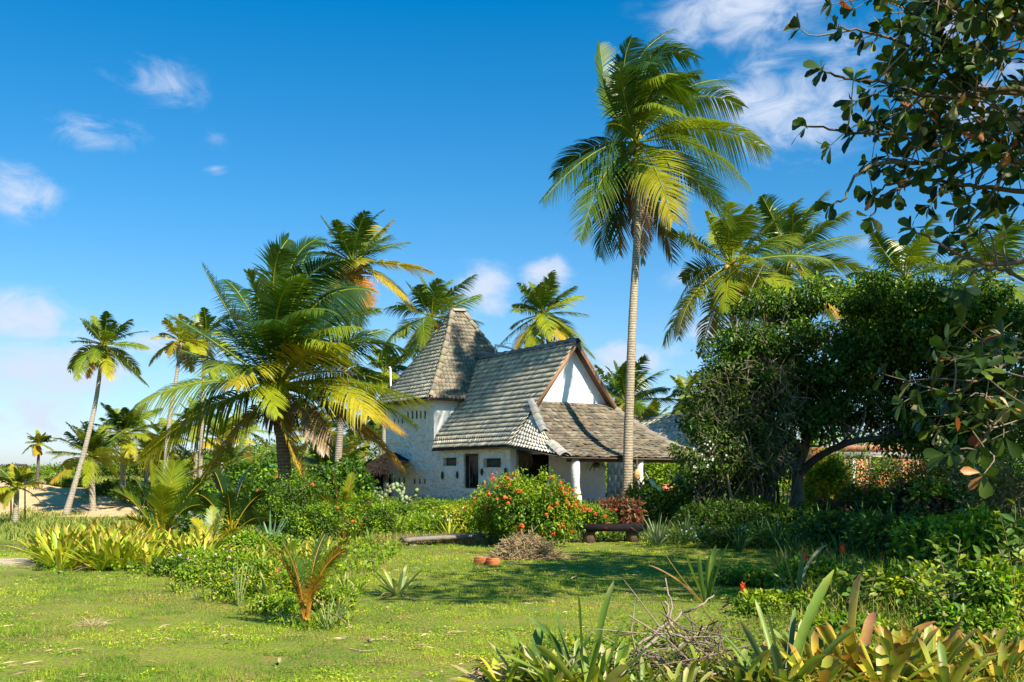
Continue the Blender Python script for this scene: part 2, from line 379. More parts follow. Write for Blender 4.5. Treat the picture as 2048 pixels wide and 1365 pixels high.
# ------------------------------------------------------------------ ground
def sheet():
    u = np.linspace(-1, 1, 260)
    xs = np.sinh(u * 7.2) / np.sinh(7.2) * 3500 + u * 30 - 2
    v = np.linspace(-.75, 1, 330)
    ys = np.sinh(v * 6.8) / np.sinh(6.8) * 5000 + v * 70 + 22
    X, Y = np.meshgrid(xs, ys)
    Z = zg(X, Y)
    V = np.stack([X, Y, Z], -1).reshape(-1, 3)
    n, m = X.shape
    i = np.arange(n - 1)[:, None] * m + np.arange(m - 1)[None]
    q = np.stack([i, i + 1, i + m + 1, i + m], -1).reshape(-1, 4)
    left = ss(7.5, 12, -X)
    sand = ss(57, 63, Y) * (1 - ss(71, 76, Y)) * left
    sand = sand * np.clip(.35 + 1.1 * vnoise(X, Y, 4), 0, 1)
    path = np.exp(-((Y - (18.0 + (-X - 8) * .62)) / 1.1) ** 2) * ss(7.6, 9.4, -X)
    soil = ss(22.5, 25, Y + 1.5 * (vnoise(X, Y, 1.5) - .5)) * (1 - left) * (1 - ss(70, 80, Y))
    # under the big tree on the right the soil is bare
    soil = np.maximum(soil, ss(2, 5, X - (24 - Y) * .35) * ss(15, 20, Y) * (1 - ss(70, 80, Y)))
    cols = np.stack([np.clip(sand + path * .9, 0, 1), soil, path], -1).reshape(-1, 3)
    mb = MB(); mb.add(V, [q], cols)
    m_, nt, ns, lk = newmat('ground_cover')
    at = N(nt, 'ShaderNodeAttribute', attribute_name='Col'); sp = N(nt, 'ShaderNodeSeparateColor'); lk.new(at.outputs['Color'], sp.inputs[0])
    tc = N(nt, 'ShaderNodeTexCoord')
    def noise(s, d=6., r=.6):
        n = N(nt, 'ShaderNodeTexNoise', i_Scale=s, i_Detail=d, i_Roughness=r); lk.new(tc.outputs['Object'], n.inputs['Vector']); return n.outputs['Fac']
    def mix(f, a, b):
        x = N(nt, 'ShaderNodeMix', data_type='RGBA')
        lk.new(f, x.inputs['Factor'])
        for k, v in (('A', a), ('B', b)):
            if isinstance(v, tuple): x.inputs[k].default_value = (*v, 1)
            else: lk.new(v, x.inputs[k])
        return x.outputs['Result']
    def rng(v, a, b, lo=0., hi=1.):
        r = N(nt, 'ShaderNodeMapRange', interpolation_type='SMOOTHSTEP'); lk.new(v, r.inputs['Value'])
        r.inputs['From Min'].default_value = a; r.inputs['From Max'].default_value = b; r.inputs['To Min'].default_value = lo; r.inputs['To Max'].default_value = hi; return r.outputs[0]
    def addm(a, b, k):
        x = N(nt, 'ShaderNodeMath', operation='MULTIPLY_ADD'); lk.new(b, x.inputs[0]); x.inputs[1].default_value = k; lk.new(a, x.inputs[2]); return x.outputs[0]
    g = mix(rng(noise(.9), .38, .62), (.23, .30, .024), (.13, .21, .018))
    g = mix(rng(noise(6.), .48, .66), g, (.28, .22, .07))
    g = mix(rng(noise(2.6, 8., .7), .555, .68), g, (.26, .18, .09))
    g = mix(rng(noise(45., 3.), .42, .62, 0, .75), g, (.045, .07, .014)); g = mix(rng(noise(90., 3.), .5, .68, 0, .8), g, (.30, .27, .09))
    s = mix(rng(noise(.8), .4, .6), (.62, .46, .27), (.52, .36, .19))
    s = mix(rng(noise(14., 6.), .45, .7, 0, .6), s, (.36, .26, .15))
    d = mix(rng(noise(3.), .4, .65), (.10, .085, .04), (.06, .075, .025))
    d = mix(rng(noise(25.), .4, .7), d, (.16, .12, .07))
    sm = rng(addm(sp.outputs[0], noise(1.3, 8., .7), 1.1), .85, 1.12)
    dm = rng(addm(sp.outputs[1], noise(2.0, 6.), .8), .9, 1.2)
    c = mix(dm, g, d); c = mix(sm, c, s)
    c = mix(sp.outputs[2], c, mix(rng(noise(20.), .4, .7), (.50, .44, .36), (.38, .32, .25)))
    b = N(nt, 'ShaderNodeBsdfPrincipled'); b.inputs['Roughness'].default_value = .95; b.inputs['Specular IOR Level'].default_value = .1
    lk.new(c, b.inputs['Base Color'])
    bp = N(nt, 'ShaderNodeBump'); bp.inputs['Strength'].default_value = .7; bp.inputs['Distance'].default_value = .05
    lk.new(noise(22., 6.), bp.inputs['Height']); lk.new(bp.outputs[0], b.inputs['Normal'])
    o = N(nt, 'ShaderNodeOutputMaterial'); lk.new(b.outputs[0], o.inputs[0])
    ob = mb.build('ground', m_, None, smooth=True); ob['kind'] = 'structure'; return ob
sheet()

# pond
mb = MB(); a = np.linspace(0, 2 * np.pi, 60, endpoint=False)
ra = 1 + .08 * np.sin(3 * a) + .05 * np.sin(7 * a + 1)
mb.add(np.stack([-24 + 8.3 * ra * np.cos(a), 36 + 2.9 * ra * np.sin(a), np.full(60, -1.07)], 1), [np.arange(60)[None]], (.02, .03, .03))
m_, nt, ns, lk = newmat('pond_water')
b = N(nt, 'ShaderNodeBsdfPrincipled'); b.inputs['Base Color'].default_value = (.03, .035, .035, 1); b.inputs['Roughness'].default_value = .08
no = N(nt, 'ShaderNodeTexNoise', i_Scale=5., i_Detail=3.); tc = N(nt, 'ShaderNodeTexCoord'); lk.new(tc.outputs['Object'], no.inputs['Vector'])
bp = N(nt, 'ShaderNodeBump'); bp.inputs['Strength'].default_value = .25; bp.inputs['Distance'].default_value = .03; lk.new(no.outputs['Fac'], bp.inputs['Height']); lk.new(bp.outputs[0], b.inputs['Normal'])
o = N(nt, 'ShaderNodeOutputMaterial'); lk.new(b.outputs[0], o.inputs[0])
tag(mb.build('pond', m_), kind='structure')

# ------------------------------------------------------------------ lawn
G_Y = (.38, .46, .026); G_M = (.23, .37, .022); G_D = (.11, .21, .018); G_B = (.38, .29, .10)
def lawn(n, ymin, ymax, hmin, hmax, wd, seed, flat, density=None):
    rs = np.random.default_rng(seed)
    # density falls with distance, uniform across
    y = ymin * (ymax / ymin) ** rs.random(n)
    x = (rs.random(n) - .5) * 1.16 * y
    left = ss(6, 12, -x)
    keep = (y < 23.5 + 1.2 * vnoise(x, y, 1.5) + 40 * left)
    keep &= ~(np.abs(y - (18.0 + (-x - 8) * .62)) < .8) | (x > -8.2)
    keep &= ((x + 24) / 8.6) ** 2 + ((y - 36) / 3.1) ** 2 > 1
    keep &= rs.random(n) < .25 + 1.0 * vnoise(x + 5, y, .5)
    keep &= vnoise(x + 13, y * 1.3, 1.3) * .6 + vnoise(x, y, .3) * .4 < .64
    x = x[keep]; y = y[keep]; n = len(x)
    z = zg(x, y)
    p = np.stack([x, y, z - .003], 1)
    pn = .45 * vnoise(x, y, 1.7) + .4 * vnoise(x + 9, y, .45) + .35 * (vnoise(x, y + 4, .16) - .5) + .07
    pb = vnoise(x + 77, y, 1.1) * .6 + .4 * vnoise(x, y + 50, .3)
    k = rs.random(n)
    c = np.where((pn + .25 * (k - .5) > .52)[:, None], G_Y, G_M)
    c = np.where((pn + .3 * (k - .5) < .41)[:, None], G_D, c)
    c = np.where(((pb > .66) & (rs.random(n) < .6))[:, None] | (rs.random(n) < .045)[:, None], G_B, c)
    c = c * (1 + (rs.random((n, 1)) - .5) * .5)
    az = rs.random(n) * 2 * np.pi
    if flat:
        cl = vnoise(x + 3, y, .22) * .6 + vnoise(x, y + 6, .5) * .4; kk = rs.random(n) < .15 + 2.2 * np.clip(cl - .38, 0, 1); p = p[kk]; c = c[kk] * (.75 + .6 * cl[kk][:, None]); az = az[kk]; y = y[kk]; p[:, 2] += .07 * np.clip(cl[kk] - .4, 0, 1) * rs.random(len(y)); n = len(y)
        d = np.stack([np.cos(az), np.sin(az), .15 + .4 * rs.random(n)], 1)
        nv = np.stack([(rs.random(n) - .5) * .9, (rs.random(n) - .5) * .9, np.ones(n)], 1)
        L = (hmin + (hmax - hmin) * rs.random(n)) * (1 + ss(8, 30, y) * 1.2)
        p[:, 2] += rs.random(n) * .02
        return p, d, nv, L, c
    L = (hmin + (hmax - hmin) * rs.random(n)) * (.5 + 1.2 * vnoise(x, y, .6) ** 1.5)
    lean = .35 + .5 * rs.random(n)
    d = np.stack([np.cos(az) * lean, np.sin(az) * lean, np.ones(n)], 1)
    s = np.stack([np.cos(az + 1.6 + rs.random(n)), np.sin(az + 1.6 + rs.random(n)), np.zeros(n)], 1)
    w = wd * (1 + ss(8, 25, y) * 1.8)[:, None]
    V = np.stack([p - s * w, p + s * w, p + nrm(d) * L[:, None]], 1)
    return V, c
mb = MB()
V, c = lawn(420000, 6.0, 58, .025, .065, .0022, 3, False)
mb.add(V.reshape(-1, 3), [np.arange(len(V) * 3).reshape(-1, 3)], np.repeat(c, 3, 0))
p, d, nv, L, c = lawn(400000, 6.0, 55, .012, .026, 0, 4, True)
leaves4(mb, p, d, nv, L, L * .8, c)
tag(mb.build('grass', M['grass']), 'short sunlit lawn grass with clover and dry patches', 'grass', kind='stuff')
# ------------------------------------------------------------------ house
U = A3(-.514, .857, 0); VV = A3(.857, .514, 0); UP = A3(0, 0, 1)
U = nrm(U); VV = nrm(VV)
AP = A3(2.69, 42, 0)
def H(s, t, z): return AP + U * s + VV * t + UP * z
SL = 1.335
RZ = 7.0
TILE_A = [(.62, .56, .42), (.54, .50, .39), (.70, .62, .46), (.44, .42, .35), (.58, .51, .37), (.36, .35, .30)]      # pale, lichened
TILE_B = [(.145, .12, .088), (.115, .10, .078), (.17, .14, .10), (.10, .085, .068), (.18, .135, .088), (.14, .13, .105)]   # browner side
def patch(mb, Lf, Rf, rows, w, pal, tip='point', thick=.035, over=.5, jit=.012, seed=1, stag=True):
    rs = np.random.default_rng(seed)
    nref = None
    for k in range(rows):
        v0 = max(0, (k - over) / rows); v1 = (k + 1) / rows; vm = (k + 1 - .34) / rows
        l1, r1 = Lf(v1), Rf(v1); wid = np.linalg.norm(r1 - l1)
        n = max(1, int(round(wid / w)))
        l0, r0, lm, rm = Lf(v0), Rf(v0), Lf(vm), Rf(vm)
        nn = nrm(np.cross(r1 - l1 if wid > 1e-3 else Rf(1) - Lf(1), (l1 + r1) / 2 - (l0 + r0) / 2))
        if nn[2] < 0: nn = -nn
        off = .5 if (stag and k % 2) else 0
        for j in range(-1 if off else 0, n):
            a0 = max(0, (j + off) / n); a1 = min(1, (j + 1 + off) / n)
            if a1 - a0 < .2 / n: continue
            g = .06 / n; a0 += g * .5; a1 -= g * .5; am = (a0 + a1) / 2
            dz = nn * (thick + rs.random() * jit); dn = UP * (rs.random() - .5) * jit * 2
            q = lambda l, r, a: l + (r - l) * a
            top = nn * .004
            dsl = nrm((l1 + r1) - (l0 + r0)) * ((rs.random() - .5) * .03 + (.07 if rs.random() < .03 else 0)); dn = dn + dsl
            if tip == 'point': mid = [q(lm, rm, a0) + dz, q(l1, r1, am) + dz + dn, q(lm, rm, a1) + dz]
            elif tip == 'round':
                lh, rh = Lf((k + .93) / rows), Rf((k + .93) / rows)
                mid = [q(lm, rm, a0) + dz, q(lh, rh, a0 * .8 + a1 * .2) + dz, q(l1, r1, am) + dz, q(lh, rh, a0 * .2 + a1 * .8) + dz, q(lm, rm, a1) + dz]
            else: mid = [q(l1, r1, a0) + dz + dn, q(l1, r1, a1) + dz - dn * .5]
            V = [q(l0, r0, a1) + top, q(l0, r0, a0) + top] + mid
            low = [x - nn * .022 for x in mid]
            m = len(mid); nV = 2 + m
            fc = [list(range(nV))] + [[2 + i, nV + i, nV + i + 1, 3 + i] for i in range(m - 1)]
            fc += [[1, nV, 2], [0, 1 + m, nV + m - 1]]
            mb.add(np.array(V + low), fc, pick(pal, 1, .16, rs, .03)[0])
def under(mb, Lf, Rf, col, nv=10, off=.0, th=.06):
    v = np.linspace(0, 1, nv)
    Lp = np.array([Lf(x) for x in v]) - UP * off; Rp = np.array([Rf(x) for x in v]) - UP * off
    Vt = np.stack([Lp, Rp, Lp - UP * th, Rp - UP * th], 1).reshape(-1, 3)
    i = np.arange(nv - 1)[:, None] * 4
    fc = np.concatenate([i + [0, 1, 5, 4], i + [3, 2, 6, 7], i + [0, 4, 6, 2], i + [1, 3, 7, 5]])
    mb.add(Vt, [fc, [0, 2, 3, 1], [nv * 4 - 4, nv * 4 - 3, nv * 4 - 1, nv * 4 - 2]], col)
def caps(mb, pts, w, h, L, col_pal, seed=5):
    """overlapping ridge / hip cap pieces along a polyline"""
    rs = np.random.default_rng(seed)
    pts = spline(pts, 60); d = np.concatenate([[0], np.cumsum(np.linalg.norm(np.diff(pts, axis=0), axis=1))])
    n = int(d[-1] / L)
    for k in range(n):
        a, b = k / n * d[-1], min((k + 1.25) / n, 1) * d[-1]
        pa = A3(*[np.interp(a, d, pts[:, i]) for i in range(3)]); pb = A3(*[np.interp(b, d, pts[:, i]) for i in range(3)])
        t = nrm(pb - pa); s = nrm(np.cross(t, UP)); u = np.cross(s, t)
        pb = pb + u * .05; ww = w * (.9 + .2 * rs.random())
        sec = [(-ww, -h), (-ww * .5, 0), (0, h * .45), (ww * .5, 0), (ww, -h)]
        Vv = [pa + s * x + u * y for x, y in sec] + [pb + s * x * 1.08 + u * (y + .02) for x, y in sec] + [pb + s * x * 1.08 + u * (y - .03) for x, y in sec]
        fc = [[i, i + 1, 6 + i, 5 + i] for i in range(4)] + [[5 + i, 6 + i, 11 + i, 10 + i] for i in range(4)]
        mb.add(np.array(Vv), fc, pick(col_pal, 1, .12, rs)[0])

house = thing('cottage', 'white hand-plastered cottage with steep grey tiled gable roof, pyramid tower and tiled verandah', 'house', tuple(H(2, 0, .3)))
z0 = .05
PW = (.88, .81, .70)
# --- left wall with real openings
def wall_quad_grid(mb, o, ex, ez, W, Hh, holes, th, inward, col, step=.22, bul=.0, skipface=False):
    """wall front face as a fine grid with openings, reveals behind the openings"""
    nx = max(2, int(W / step)); nz = max(2, int(Hh / step))
    xs = sorted(set(np.round(np.linspace(0, W, nx + 1), 4)) | {h[i] for h in holes for i in (0, 1)})
    zs = sorted(set(np.round(np.linspace(0, Hh, nz + 1), 4)) | {h[i] for h in holes for i in (2, 3)})
    X, Z = np.meshgrid(xs, zs)
    base = o + X[..., None] * ex + Z[..., None] * ez
    wob = bul * (vnoise(X + 3, Z + 8, .9) - .5) + bul * .5 * (vnoise(X, Z, .35) - .5)
    base = base - inward * wob[..., None]
    m = len(xs); fc = []
    for r in range(len(zs) - 1):
        for c_ in range(m - 1):
            xc, zc = (xs[c_] + xs[c_ + 1]) / 2, (zs[r] + zs[r + 1]) / 2
            if any(h[0] < xc < h[1] and h[2] < zc < h[3] for h in holes): continue
            i = r * m + c_; fc.append([i, i + 1, i + m + 1, i + m])
    mb.add(base.reshape(-1, 3), [np.array(fc)], col)
    for (x0, x1, a, b) in holes:
        for (p, q) in (((x0, a), (x1, a)), ((x1, a), (x1, b)), ((x1, b), (x0, b)), ((x0, b), (x0, a))):
            P0 = o + ex * p[0] + ez * p[1] + -inward * .06; P1 = o + ex * q[0] + ez * q[1] + -inward * .06
            mb.add(np.array([P0, P1, P1 + inward * (th + .06), P0 + inward * (th + .06)]), [[0, 1, 2, 3]], col)
TL = -2.95
S_T0, S_T1 = 7.24, 12.6
TW_Z = 5.08
def s_of_px(px):     # position along the left wall seen at that photo column
    k = (px - CX) / F; p = H(0, TL, 0)
    return (k * p[1] - p[0]) / (U[0] - k * U[1])
def z_of(px, py):
    s = s_of_px(px); y = H(s, TL, 0)[1]
    return EYE - (py - HY) / F * y
wm = MB()
s0w, s1w = .45, S_T1
o = H(s1w, TL, z0)
def hole(pxa, pxb, pya, pyb):
    sa, sb = s_of_px(pxa), s_of_px(pxb)
    zt, zb = z_of((pxa + pxb) / 2, pya), z_of((pxa + pxb) / 2, pyb)
    return (s1w - sa, s1w - sb, zb - z0, zt - z0)
door_h = hole(930, 959, 908, 977)
n1 = hole(888, 915, 916, 932); n2 = hole(969, 1004, 917, 935)
def_z = RZ + TL * SL
# lower wall all along; openings cut
wall_quad_grid(wm, o, -U, UP, s1w - s0w, def_z - z0 - .02, [door_h, n1, n2], .25, VV, PW, bul=.09)
wall = wm.build('wall', M['plaster'], house, smooth=True)
# tower upper walls
tm = MB()
wall_quad_grid(tm, H(S_T1, TL, def_z - .02), -U, UP, S_T1 - S_T0, TW_Z - def_z + .3, [], .2, VV, PW, bul=.09)
tw = tm.build('tower_wall', M['plaster'], house, smooth=True)
tm = MB()
wall_quad_grid(tm, H(S_T0, TL, z0 + .5), VV, UP, 5.36, TW_Z - z0 - .2, [], .2, U, (.78, .77, .74), bul=.04)
wall_quad_grid(tm, H(S_T0, TL + 5.36, z0 + .5), U, UP, 5.36, TW_Z - z0 - .2, [], .2, -VV, (.78, .77, .74), bul=.04)
wall_quad_grid(tm, H(S_T1, TL + 5.36, z0), -VV, UP, 5.36, TW_Z - z0 + .3, [], .2, -U, (.78, .77, .74), bul=.04)
tm.build('tower_side_wall', M['smooth_plaster'], house, smooth=True)
# gable wall (triangle) and wall under the verandah
gm = MB()
GS = .45
zs = np.linspace(z0, RZ - .12, 40)
rows = []
for i, z in enumerate(zs):
    hw = min((RZ - .1 - z) / SL, 2.95); tr = min(hw, 1.72 if z < 3.9 else 9)
    t = np.linspace(-hw, tr, 24)
    w = .05 * (vnoise(t + 4, np.full_like(t, z), .7) - .5)
    rows.append(np.array([H(GS - wi, ti, z) for ti, wi in zip(t, w)]))
V = np.array(rows).reshape(-1, 3)
fc = []
dt0, dt1, dtop = -2.45, -1.2, 2.25       # doorway under the verandah
for r in range(39):
    for c_ in range(23):
        i = r * 24 + c_
        mid = (V[i] + V[i + 25]) / 2; t = (mid - AP) @ VV
        if dt0 < t < dt1 and .35 < mid[2] < dtop: continue
        fc.append([i, i + 1, i + 25, i + 24])
gm.add(V, [np.array(fc)], (.90, .88, .87))
gm.build('gable_wall', M['smooth_plaster'], house, smooth=True)
# right wall and a near-black box painting in the interior's darkness
dm = MB()
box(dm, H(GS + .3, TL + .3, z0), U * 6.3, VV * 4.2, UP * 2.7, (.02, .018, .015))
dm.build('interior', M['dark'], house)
rm = MB(); box(rm, H(GS + .02, 1.45, z0), U * 6.8, VV * .25, UP * 3.6, (.7, .68, .65)); rm.build('side_wall', M['smooth_plaster'], house)
# verandah floor
vm = MB()
Cc = H(-4.25, -3.1, 0)
box(vm, H(-3.9, -3.0, -.1), U * 4.3, VV * 6.2, UP * .45, (.36, .34, .31)); vm.build('verandah_floor', M['concrete'], house)

# door leaf + grille
def boxw(mb, sa, sb, za, zb, d0, d1, col):     # box on left wall; depth d along +VV (inward)
    box(mb, H(sb, TL + d0, za), -U * (sb - sa), VV * (d1 - d0), UP * (zb - za), col)
ds0, ds1, dz0, dz1 = s_of_px(959), s_of_px(930), door_h[2] + z0, door_h[3] + z0
b = MB()
boxw(b, ds0, ds1, dz0, dz0 + .07, .02, .14, (.09, .05, .03)); boxw(b, ds0, ds1, dz1 - .09, dz1, .02, .14, (.09, .05, .03))
boxw(b, ds0, ds0 + .08, dz0 + .07, dz1 - .09, .02, .14, (.09, .05, .03)); boxw(b, ds1 - .12, ds1, dz0 + .07, dz1 - .09, .02, .14, (.05, .03, .02))
do = b.build('window', M['wood'], house); do['label'] = 'tall narrow dark window with scrolled iron grille'
g = MB(); rs = np.random.default_rng(4)
for k in range(9):
    s = ds0 + .1 + (ds1 - ds0 - .24) * rs.random(); za = dz0 + .1 + rs.random() * .9
    a = np.linspace(0, 5.2, 16); rr = (.05 + .1 * rs.random()) * (1 - a / 7)
    tube(g, [H(s + r * math.cos(x + k), TL + .09, za + r * math.sin(x + k) * 1.6 + x * .05) for r, x in zip(rr, a)], .008, (.16, .15, .14), 4)
for k in range(4):
    s = ds0 + .14 + k * (ds1 - ds0 - .3) / 3
    tube(g, [H(s, TL + .1, dz0 + .05), H(s + .02, TL + .1, dz1 - .08)], .009, (.13, .12, .11), 4)
g.build('grille', M['metal'], do)
for nm, hh, cc in (('niche', n1, (.09, .10, .09)), ('niche', n2, (.07, .085, .07))):
    b = MB(); sA, sB = s1w - hh[1], s1w - hh[0]
    boxw(b, sA - .01, sB + .01, hh[2] + z0 - .01, hh[3] + z0 + .01, .12, .2, cc)
    b.build(nm, M['concrete'], house)
# stones set round the first niche: coloured glass pieces
b = MB(); sA, sB = s1w - n1[1], s1w - n1[0]
boxw(b, sA + .2, sB - .25, n1[2] + z0 + .1, n1[3] + z0 - .08, .09, .12, (.20, .10, .07)); boxw(b, sA + .25, sB - .3, n1[2] + z0 + .05, n1[2] + z0 + .1, .09, .12, (.05, .2, .16))
b.build('painted_panel', M['clay'], house)
# oval dark bosses in the wall
for (px, py, h_) in ((886.5, 951, 16), (916.5, 950, 14), (965.5, 944, 14), (1013, 943, 15)):
    s = s_of_px(px); zc = z_of(px, py); yy = H(s, TL, 0)[1]; hh = h_ / F * yy / 2
    b = MB(); a = np.linspace(0, np.pi * 2, 14, endpoint=False)
    ring = []
    for (f, dd) in ((1, -.045), (.8, -.085), (.35, -.10)):
        ring += [H(s + .085 * f * math.cos(x), TL + dd, zc + hh * f * math.sin(x) * (1 if math.sin(x) > 0 else 1.15)) for x in a]
    fc = [[k * 14 + i, k * 14 + (i + 1) % 14, k * 14 + 14 + (i + 1) % 14, k * 14 + 14 + i] for k in range(2) for i in range(14)]
    b.add(np.array(ring), [np.array(fc), np.arange(28, 42)[None]], (.035, .06, .02)); b.build('bottle_boss', M['waxy'], house, smooth=True)
# dark raised strips painting the shade inside vertical slits of the tower wall
for (x0, n, dx, py0, py1) in ((817, 5, 8.5, 822, 838), (782, 4, 9, 956, 967), (830, 3, 10.5, 958, 968), (790, 3, 8, 838, 848)):
    for k in range(n):
        px = x0 + k * dx; s = s_of_px(px)
        b = MB(); za, zb = z_of(px, py1), z_of(px, py0)
        V = [H(s + .022, TL - .05, za), H(s - .022, TL - .05, za), H(s - .03, TL - .05, (za + zb) / 2), H(s - .012, TL - .05, zb), H(s + .02, TL - .05, zb)]
        V2 = [v + VV * .05 for v in V]
        b.add(np.array(V + V2), [[0, 1, 2, 3, 4]] + [[i, 5 + i, 5 + (i + 1) % 5, (i + 1) % 5] for i in range(5)], (.10, .10, .09)); b.build('wall_slit_shade', M['dark'], house)

# --- main roof
eT = 3.28
def sag(v): return -.10 * math.sin(math.pi * v)
def mainL(v): return H(8.6 - 1.25 * v - (.55 * float(ss(.86, .93, v))), -eT * v, RZ - SL * eT * v + sag(v))
def mainR(v): return H(0 + .06 * math.sin(3 * v), -eT * v, RZ - SL * eT * v + sag(v))
b = MB(); under(b, mainL, mainR, (.05, .042, .035), 14, .03, .04)
rfL = lambda v: H(8.6, eT * v, RZ - SL * eT * v); rfR = lambda v: H(0, eT * v, RZ - SL * eT * v)
under(b, rfL, rfR, (.15, .10, .07), 6, .03, .07)
b.build('roof_deck', M['wood'], house)
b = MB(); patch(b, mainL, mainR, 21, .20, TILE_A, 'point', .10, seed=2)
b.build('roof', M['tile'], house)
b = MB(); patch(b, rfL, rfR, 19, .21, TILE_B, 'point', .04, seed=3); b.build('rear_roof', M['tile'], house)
b = MB(); caps(b, [H(-.05, 0, RZ + .06), H(4, .0, RZ + .03), H(8.3, 0, RZ + .1)], .17, .12, .62, [(.22, .22, .20), (.26, .26, .22), (.19, .2, .18)])
b.build('ridge_cap', M['tile'], house)
# rake boards
def beam(mb, p, q, w, h, col):
    p = np.asarray(p, float); q = np.asarray(q, float); t = q - p; s = nrm(np.cross(t, UP)); u = nrm(np.cross(s, t))
    box(mb, p - s * w / 2 - u * h / 2, t, s * w, u * h, col)
for sg, zz in ((-1, 3.28), (1, 3.2)):
    b = MB(); beam(b, H(.03, sg * .02, RZ - .12), H(.03, sg * 2.15 if sg > 0 else sg * 1.95, RZ - .12 - SL * (2.13 if sg > 0 else 1.95)), .05, .16, (.32, .19, .12))
    b.build('rake_board', M['wood'], house)
b = MB()
for k in range(3): beam(b, H(.12 + k * .15, .06, RZ - .17), H(.12 + k * .15, 2.2, RZ - .17 - SL * 2.14), .07, .07, (.20, .12, .08))
b.build('rafter', M['wood'], house)
# --- tower roof
ctr = H(S_T0 + 2.68, TL + 2.68, 0); zA, zE = 9.55, 4.93; hE = 3.02
def trad(v): return hE * (v ** 1.12) + .10 * v ** 8
def tpt(su, sv, v):
    r = trad(v); a = .33 * (1 - v)          # short ridge along the gable direction
    return ctr + U * su * r + VV * (sv * (r + a)) + UP * (zA + (zE - zA) * v)
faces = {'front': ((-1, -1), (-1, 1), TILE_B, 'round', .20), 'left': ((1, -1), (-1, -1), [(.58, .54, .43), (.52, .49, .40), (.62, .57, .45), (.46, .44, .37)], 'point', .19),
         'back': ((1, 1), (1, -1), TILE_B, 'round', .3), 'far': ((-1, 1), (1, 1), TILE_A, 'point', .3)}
dk = MB()
for nm, (a, b_, pal, tip, w) in faces.items():
    Lf = lambda v, a=a: tpt(a[0], a[1], v); Rf = lambda v, b_=b_: tpt(b_[0], b_[1], v)
    under(dk, Lf, Rf, (.05, .042, .035), 12, .02, .06)
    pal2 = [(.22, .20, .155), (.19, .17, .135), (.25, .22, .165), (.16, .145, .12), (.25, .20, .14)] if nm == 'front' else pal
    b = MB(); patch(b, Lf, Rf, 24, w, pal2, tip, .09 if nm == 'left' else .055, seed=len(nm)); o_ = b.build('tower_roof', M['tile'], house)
dk.build('tower_roof_deck', M['wood'], house)
for (su, sv) in ((-1, -1), (1, -1), (-1, 1), (1, 1)):
    b = MB(); caps(b, [tpt(su, sv, v) + UP * .05 for v in (0, .25, .5, .75, .985)], .13, .09, .5, [(.25, .22, .17), (.21, .195, .16), (.29, .245, .18)], seed=9)
    b.build('hip_cap', M['tile'], house)
b = MB(); caps(b, [tpt(0, -1.0, 0) + UP * .06, tpt(0, 1.1, 0) + UP * .02], .17, .1, .35, [(.38, .36, .3), (.46, .42, .34)]); b.build('ridge_cap', M['tile'], house)
# --- verandah roof
TLc = H(.40, -1.98, 4.50); TRc = H(.40, 1.92, 4.46)
Cv = H(-4.0, -3.28, 2.17); Dv = H(-4.0, 3.4, 2.13)
def hipL(v): return TLc + (Cv - TLc) * v - UP * .42 * math.sin(math.pi * v) * (1 - .15 * v) + UP * .0
def hipR(v): return TRc + (Dv - TRc) * v - UP * .25 * math.sin(math.pi * v)
Ev = H(.02, -eT, RZ - SL * eT - .02)
def valL(v): return H(.02, -1.98 - (eT - 1.98) * v, RZ - SL * (1.98 + (eT - 1.98) * v) + sag((1.98 + (eT - 1.98) * v) / eT) + .02 - .12 * (1 - v))
b = MB(); under(b, hipL, hipR, (.10, .075, .055), 12, .03, .05); under(b, valL, hipL, (.10, .075, .055), 12, .03, .05)
Fv = H(.4, eT + .1, 2.5)
valR = lambda v: TRc + (Fv - TRc) * v
under(b, hipR, valR, (.1, .075, .055), 8, .03, .05)
b.build('verandah_roof_deck', M['wood'], house)
b = MB(); patch(b, hipL, hipR, 22, .27, TILE_B + [(.22, .19, .14), (.18, .16, .12)], 'flat', .04, jit=.03, seed=12); b.build('verandah_roof', M['tile'], house)
b = MB(); patch(b, valL, hipL, 10, .22, [(.66, .61, .50), (.60, .55, .46), (.54, .51, .44)], 'point', .05, jit=.02, seed=13); b.build('verandah_side_roof', M['tile'], house)
b = MB(); patch(b, hipR, valR, 18, .3, TILE_B, 'flat', .04, seed=14); b.build('verandah_side_roof', M['tile'], house)
b = MB(); caps(b, [hipL(v) + UP * .07 for v in (0, .15, .3, .42)], .17, .1, .42, [(.24, .26, .25), (.28, .29, .27)], seed=3)
b.build('hip_cap', M['tile'], house); b = MB(); caps(b, [hipL(v) + UP * .09 for v in (.62, .75, .9, 1.)], .2, .1, .45, [(.30, .31, .29), (.36, .35, .31)], seed=4); b.build('hip_cap', M['tile'], house)
b = MB(); caps(b, [hipR(v) + UP * .06 for v in (0, .3, .6, 1.)], .13, .09, .5, [(.22, .19, .15), (.25, .22, .17)], seed=4); b.build('hip_cap', M['tile'], house)
# gutter-like eave poles
b = MB(); beam(b, Cv - UP * .12 + U * .35 + VV * .3, Dv - UP * .1 + U * .35 - VV * .3, .12, .14, (.15, .11, .08)); b.build('eave_beam', M['wood'], house)
# posts
for (k, lean) in ((.62, .10), (3.55, -.02), (6.3, 0)):
    pb_ = H(-3.75, -3.28 + k, .28); b = MB()
    zs_ = np.linspace(0, 1.82, 12)
    tube(b, [pb_ + UP * z + VV * (-lean * z * .5 + lean * .5) + VV * .02 * math.sin(z * 4) for z in zs_], [.155 + .02 * math.sin(z * 5 + k) for z in zs_], (.72, .70, .68), 12, rough=.10)
    b.build('post', M['smooth_plaster'], house, smooth=True)
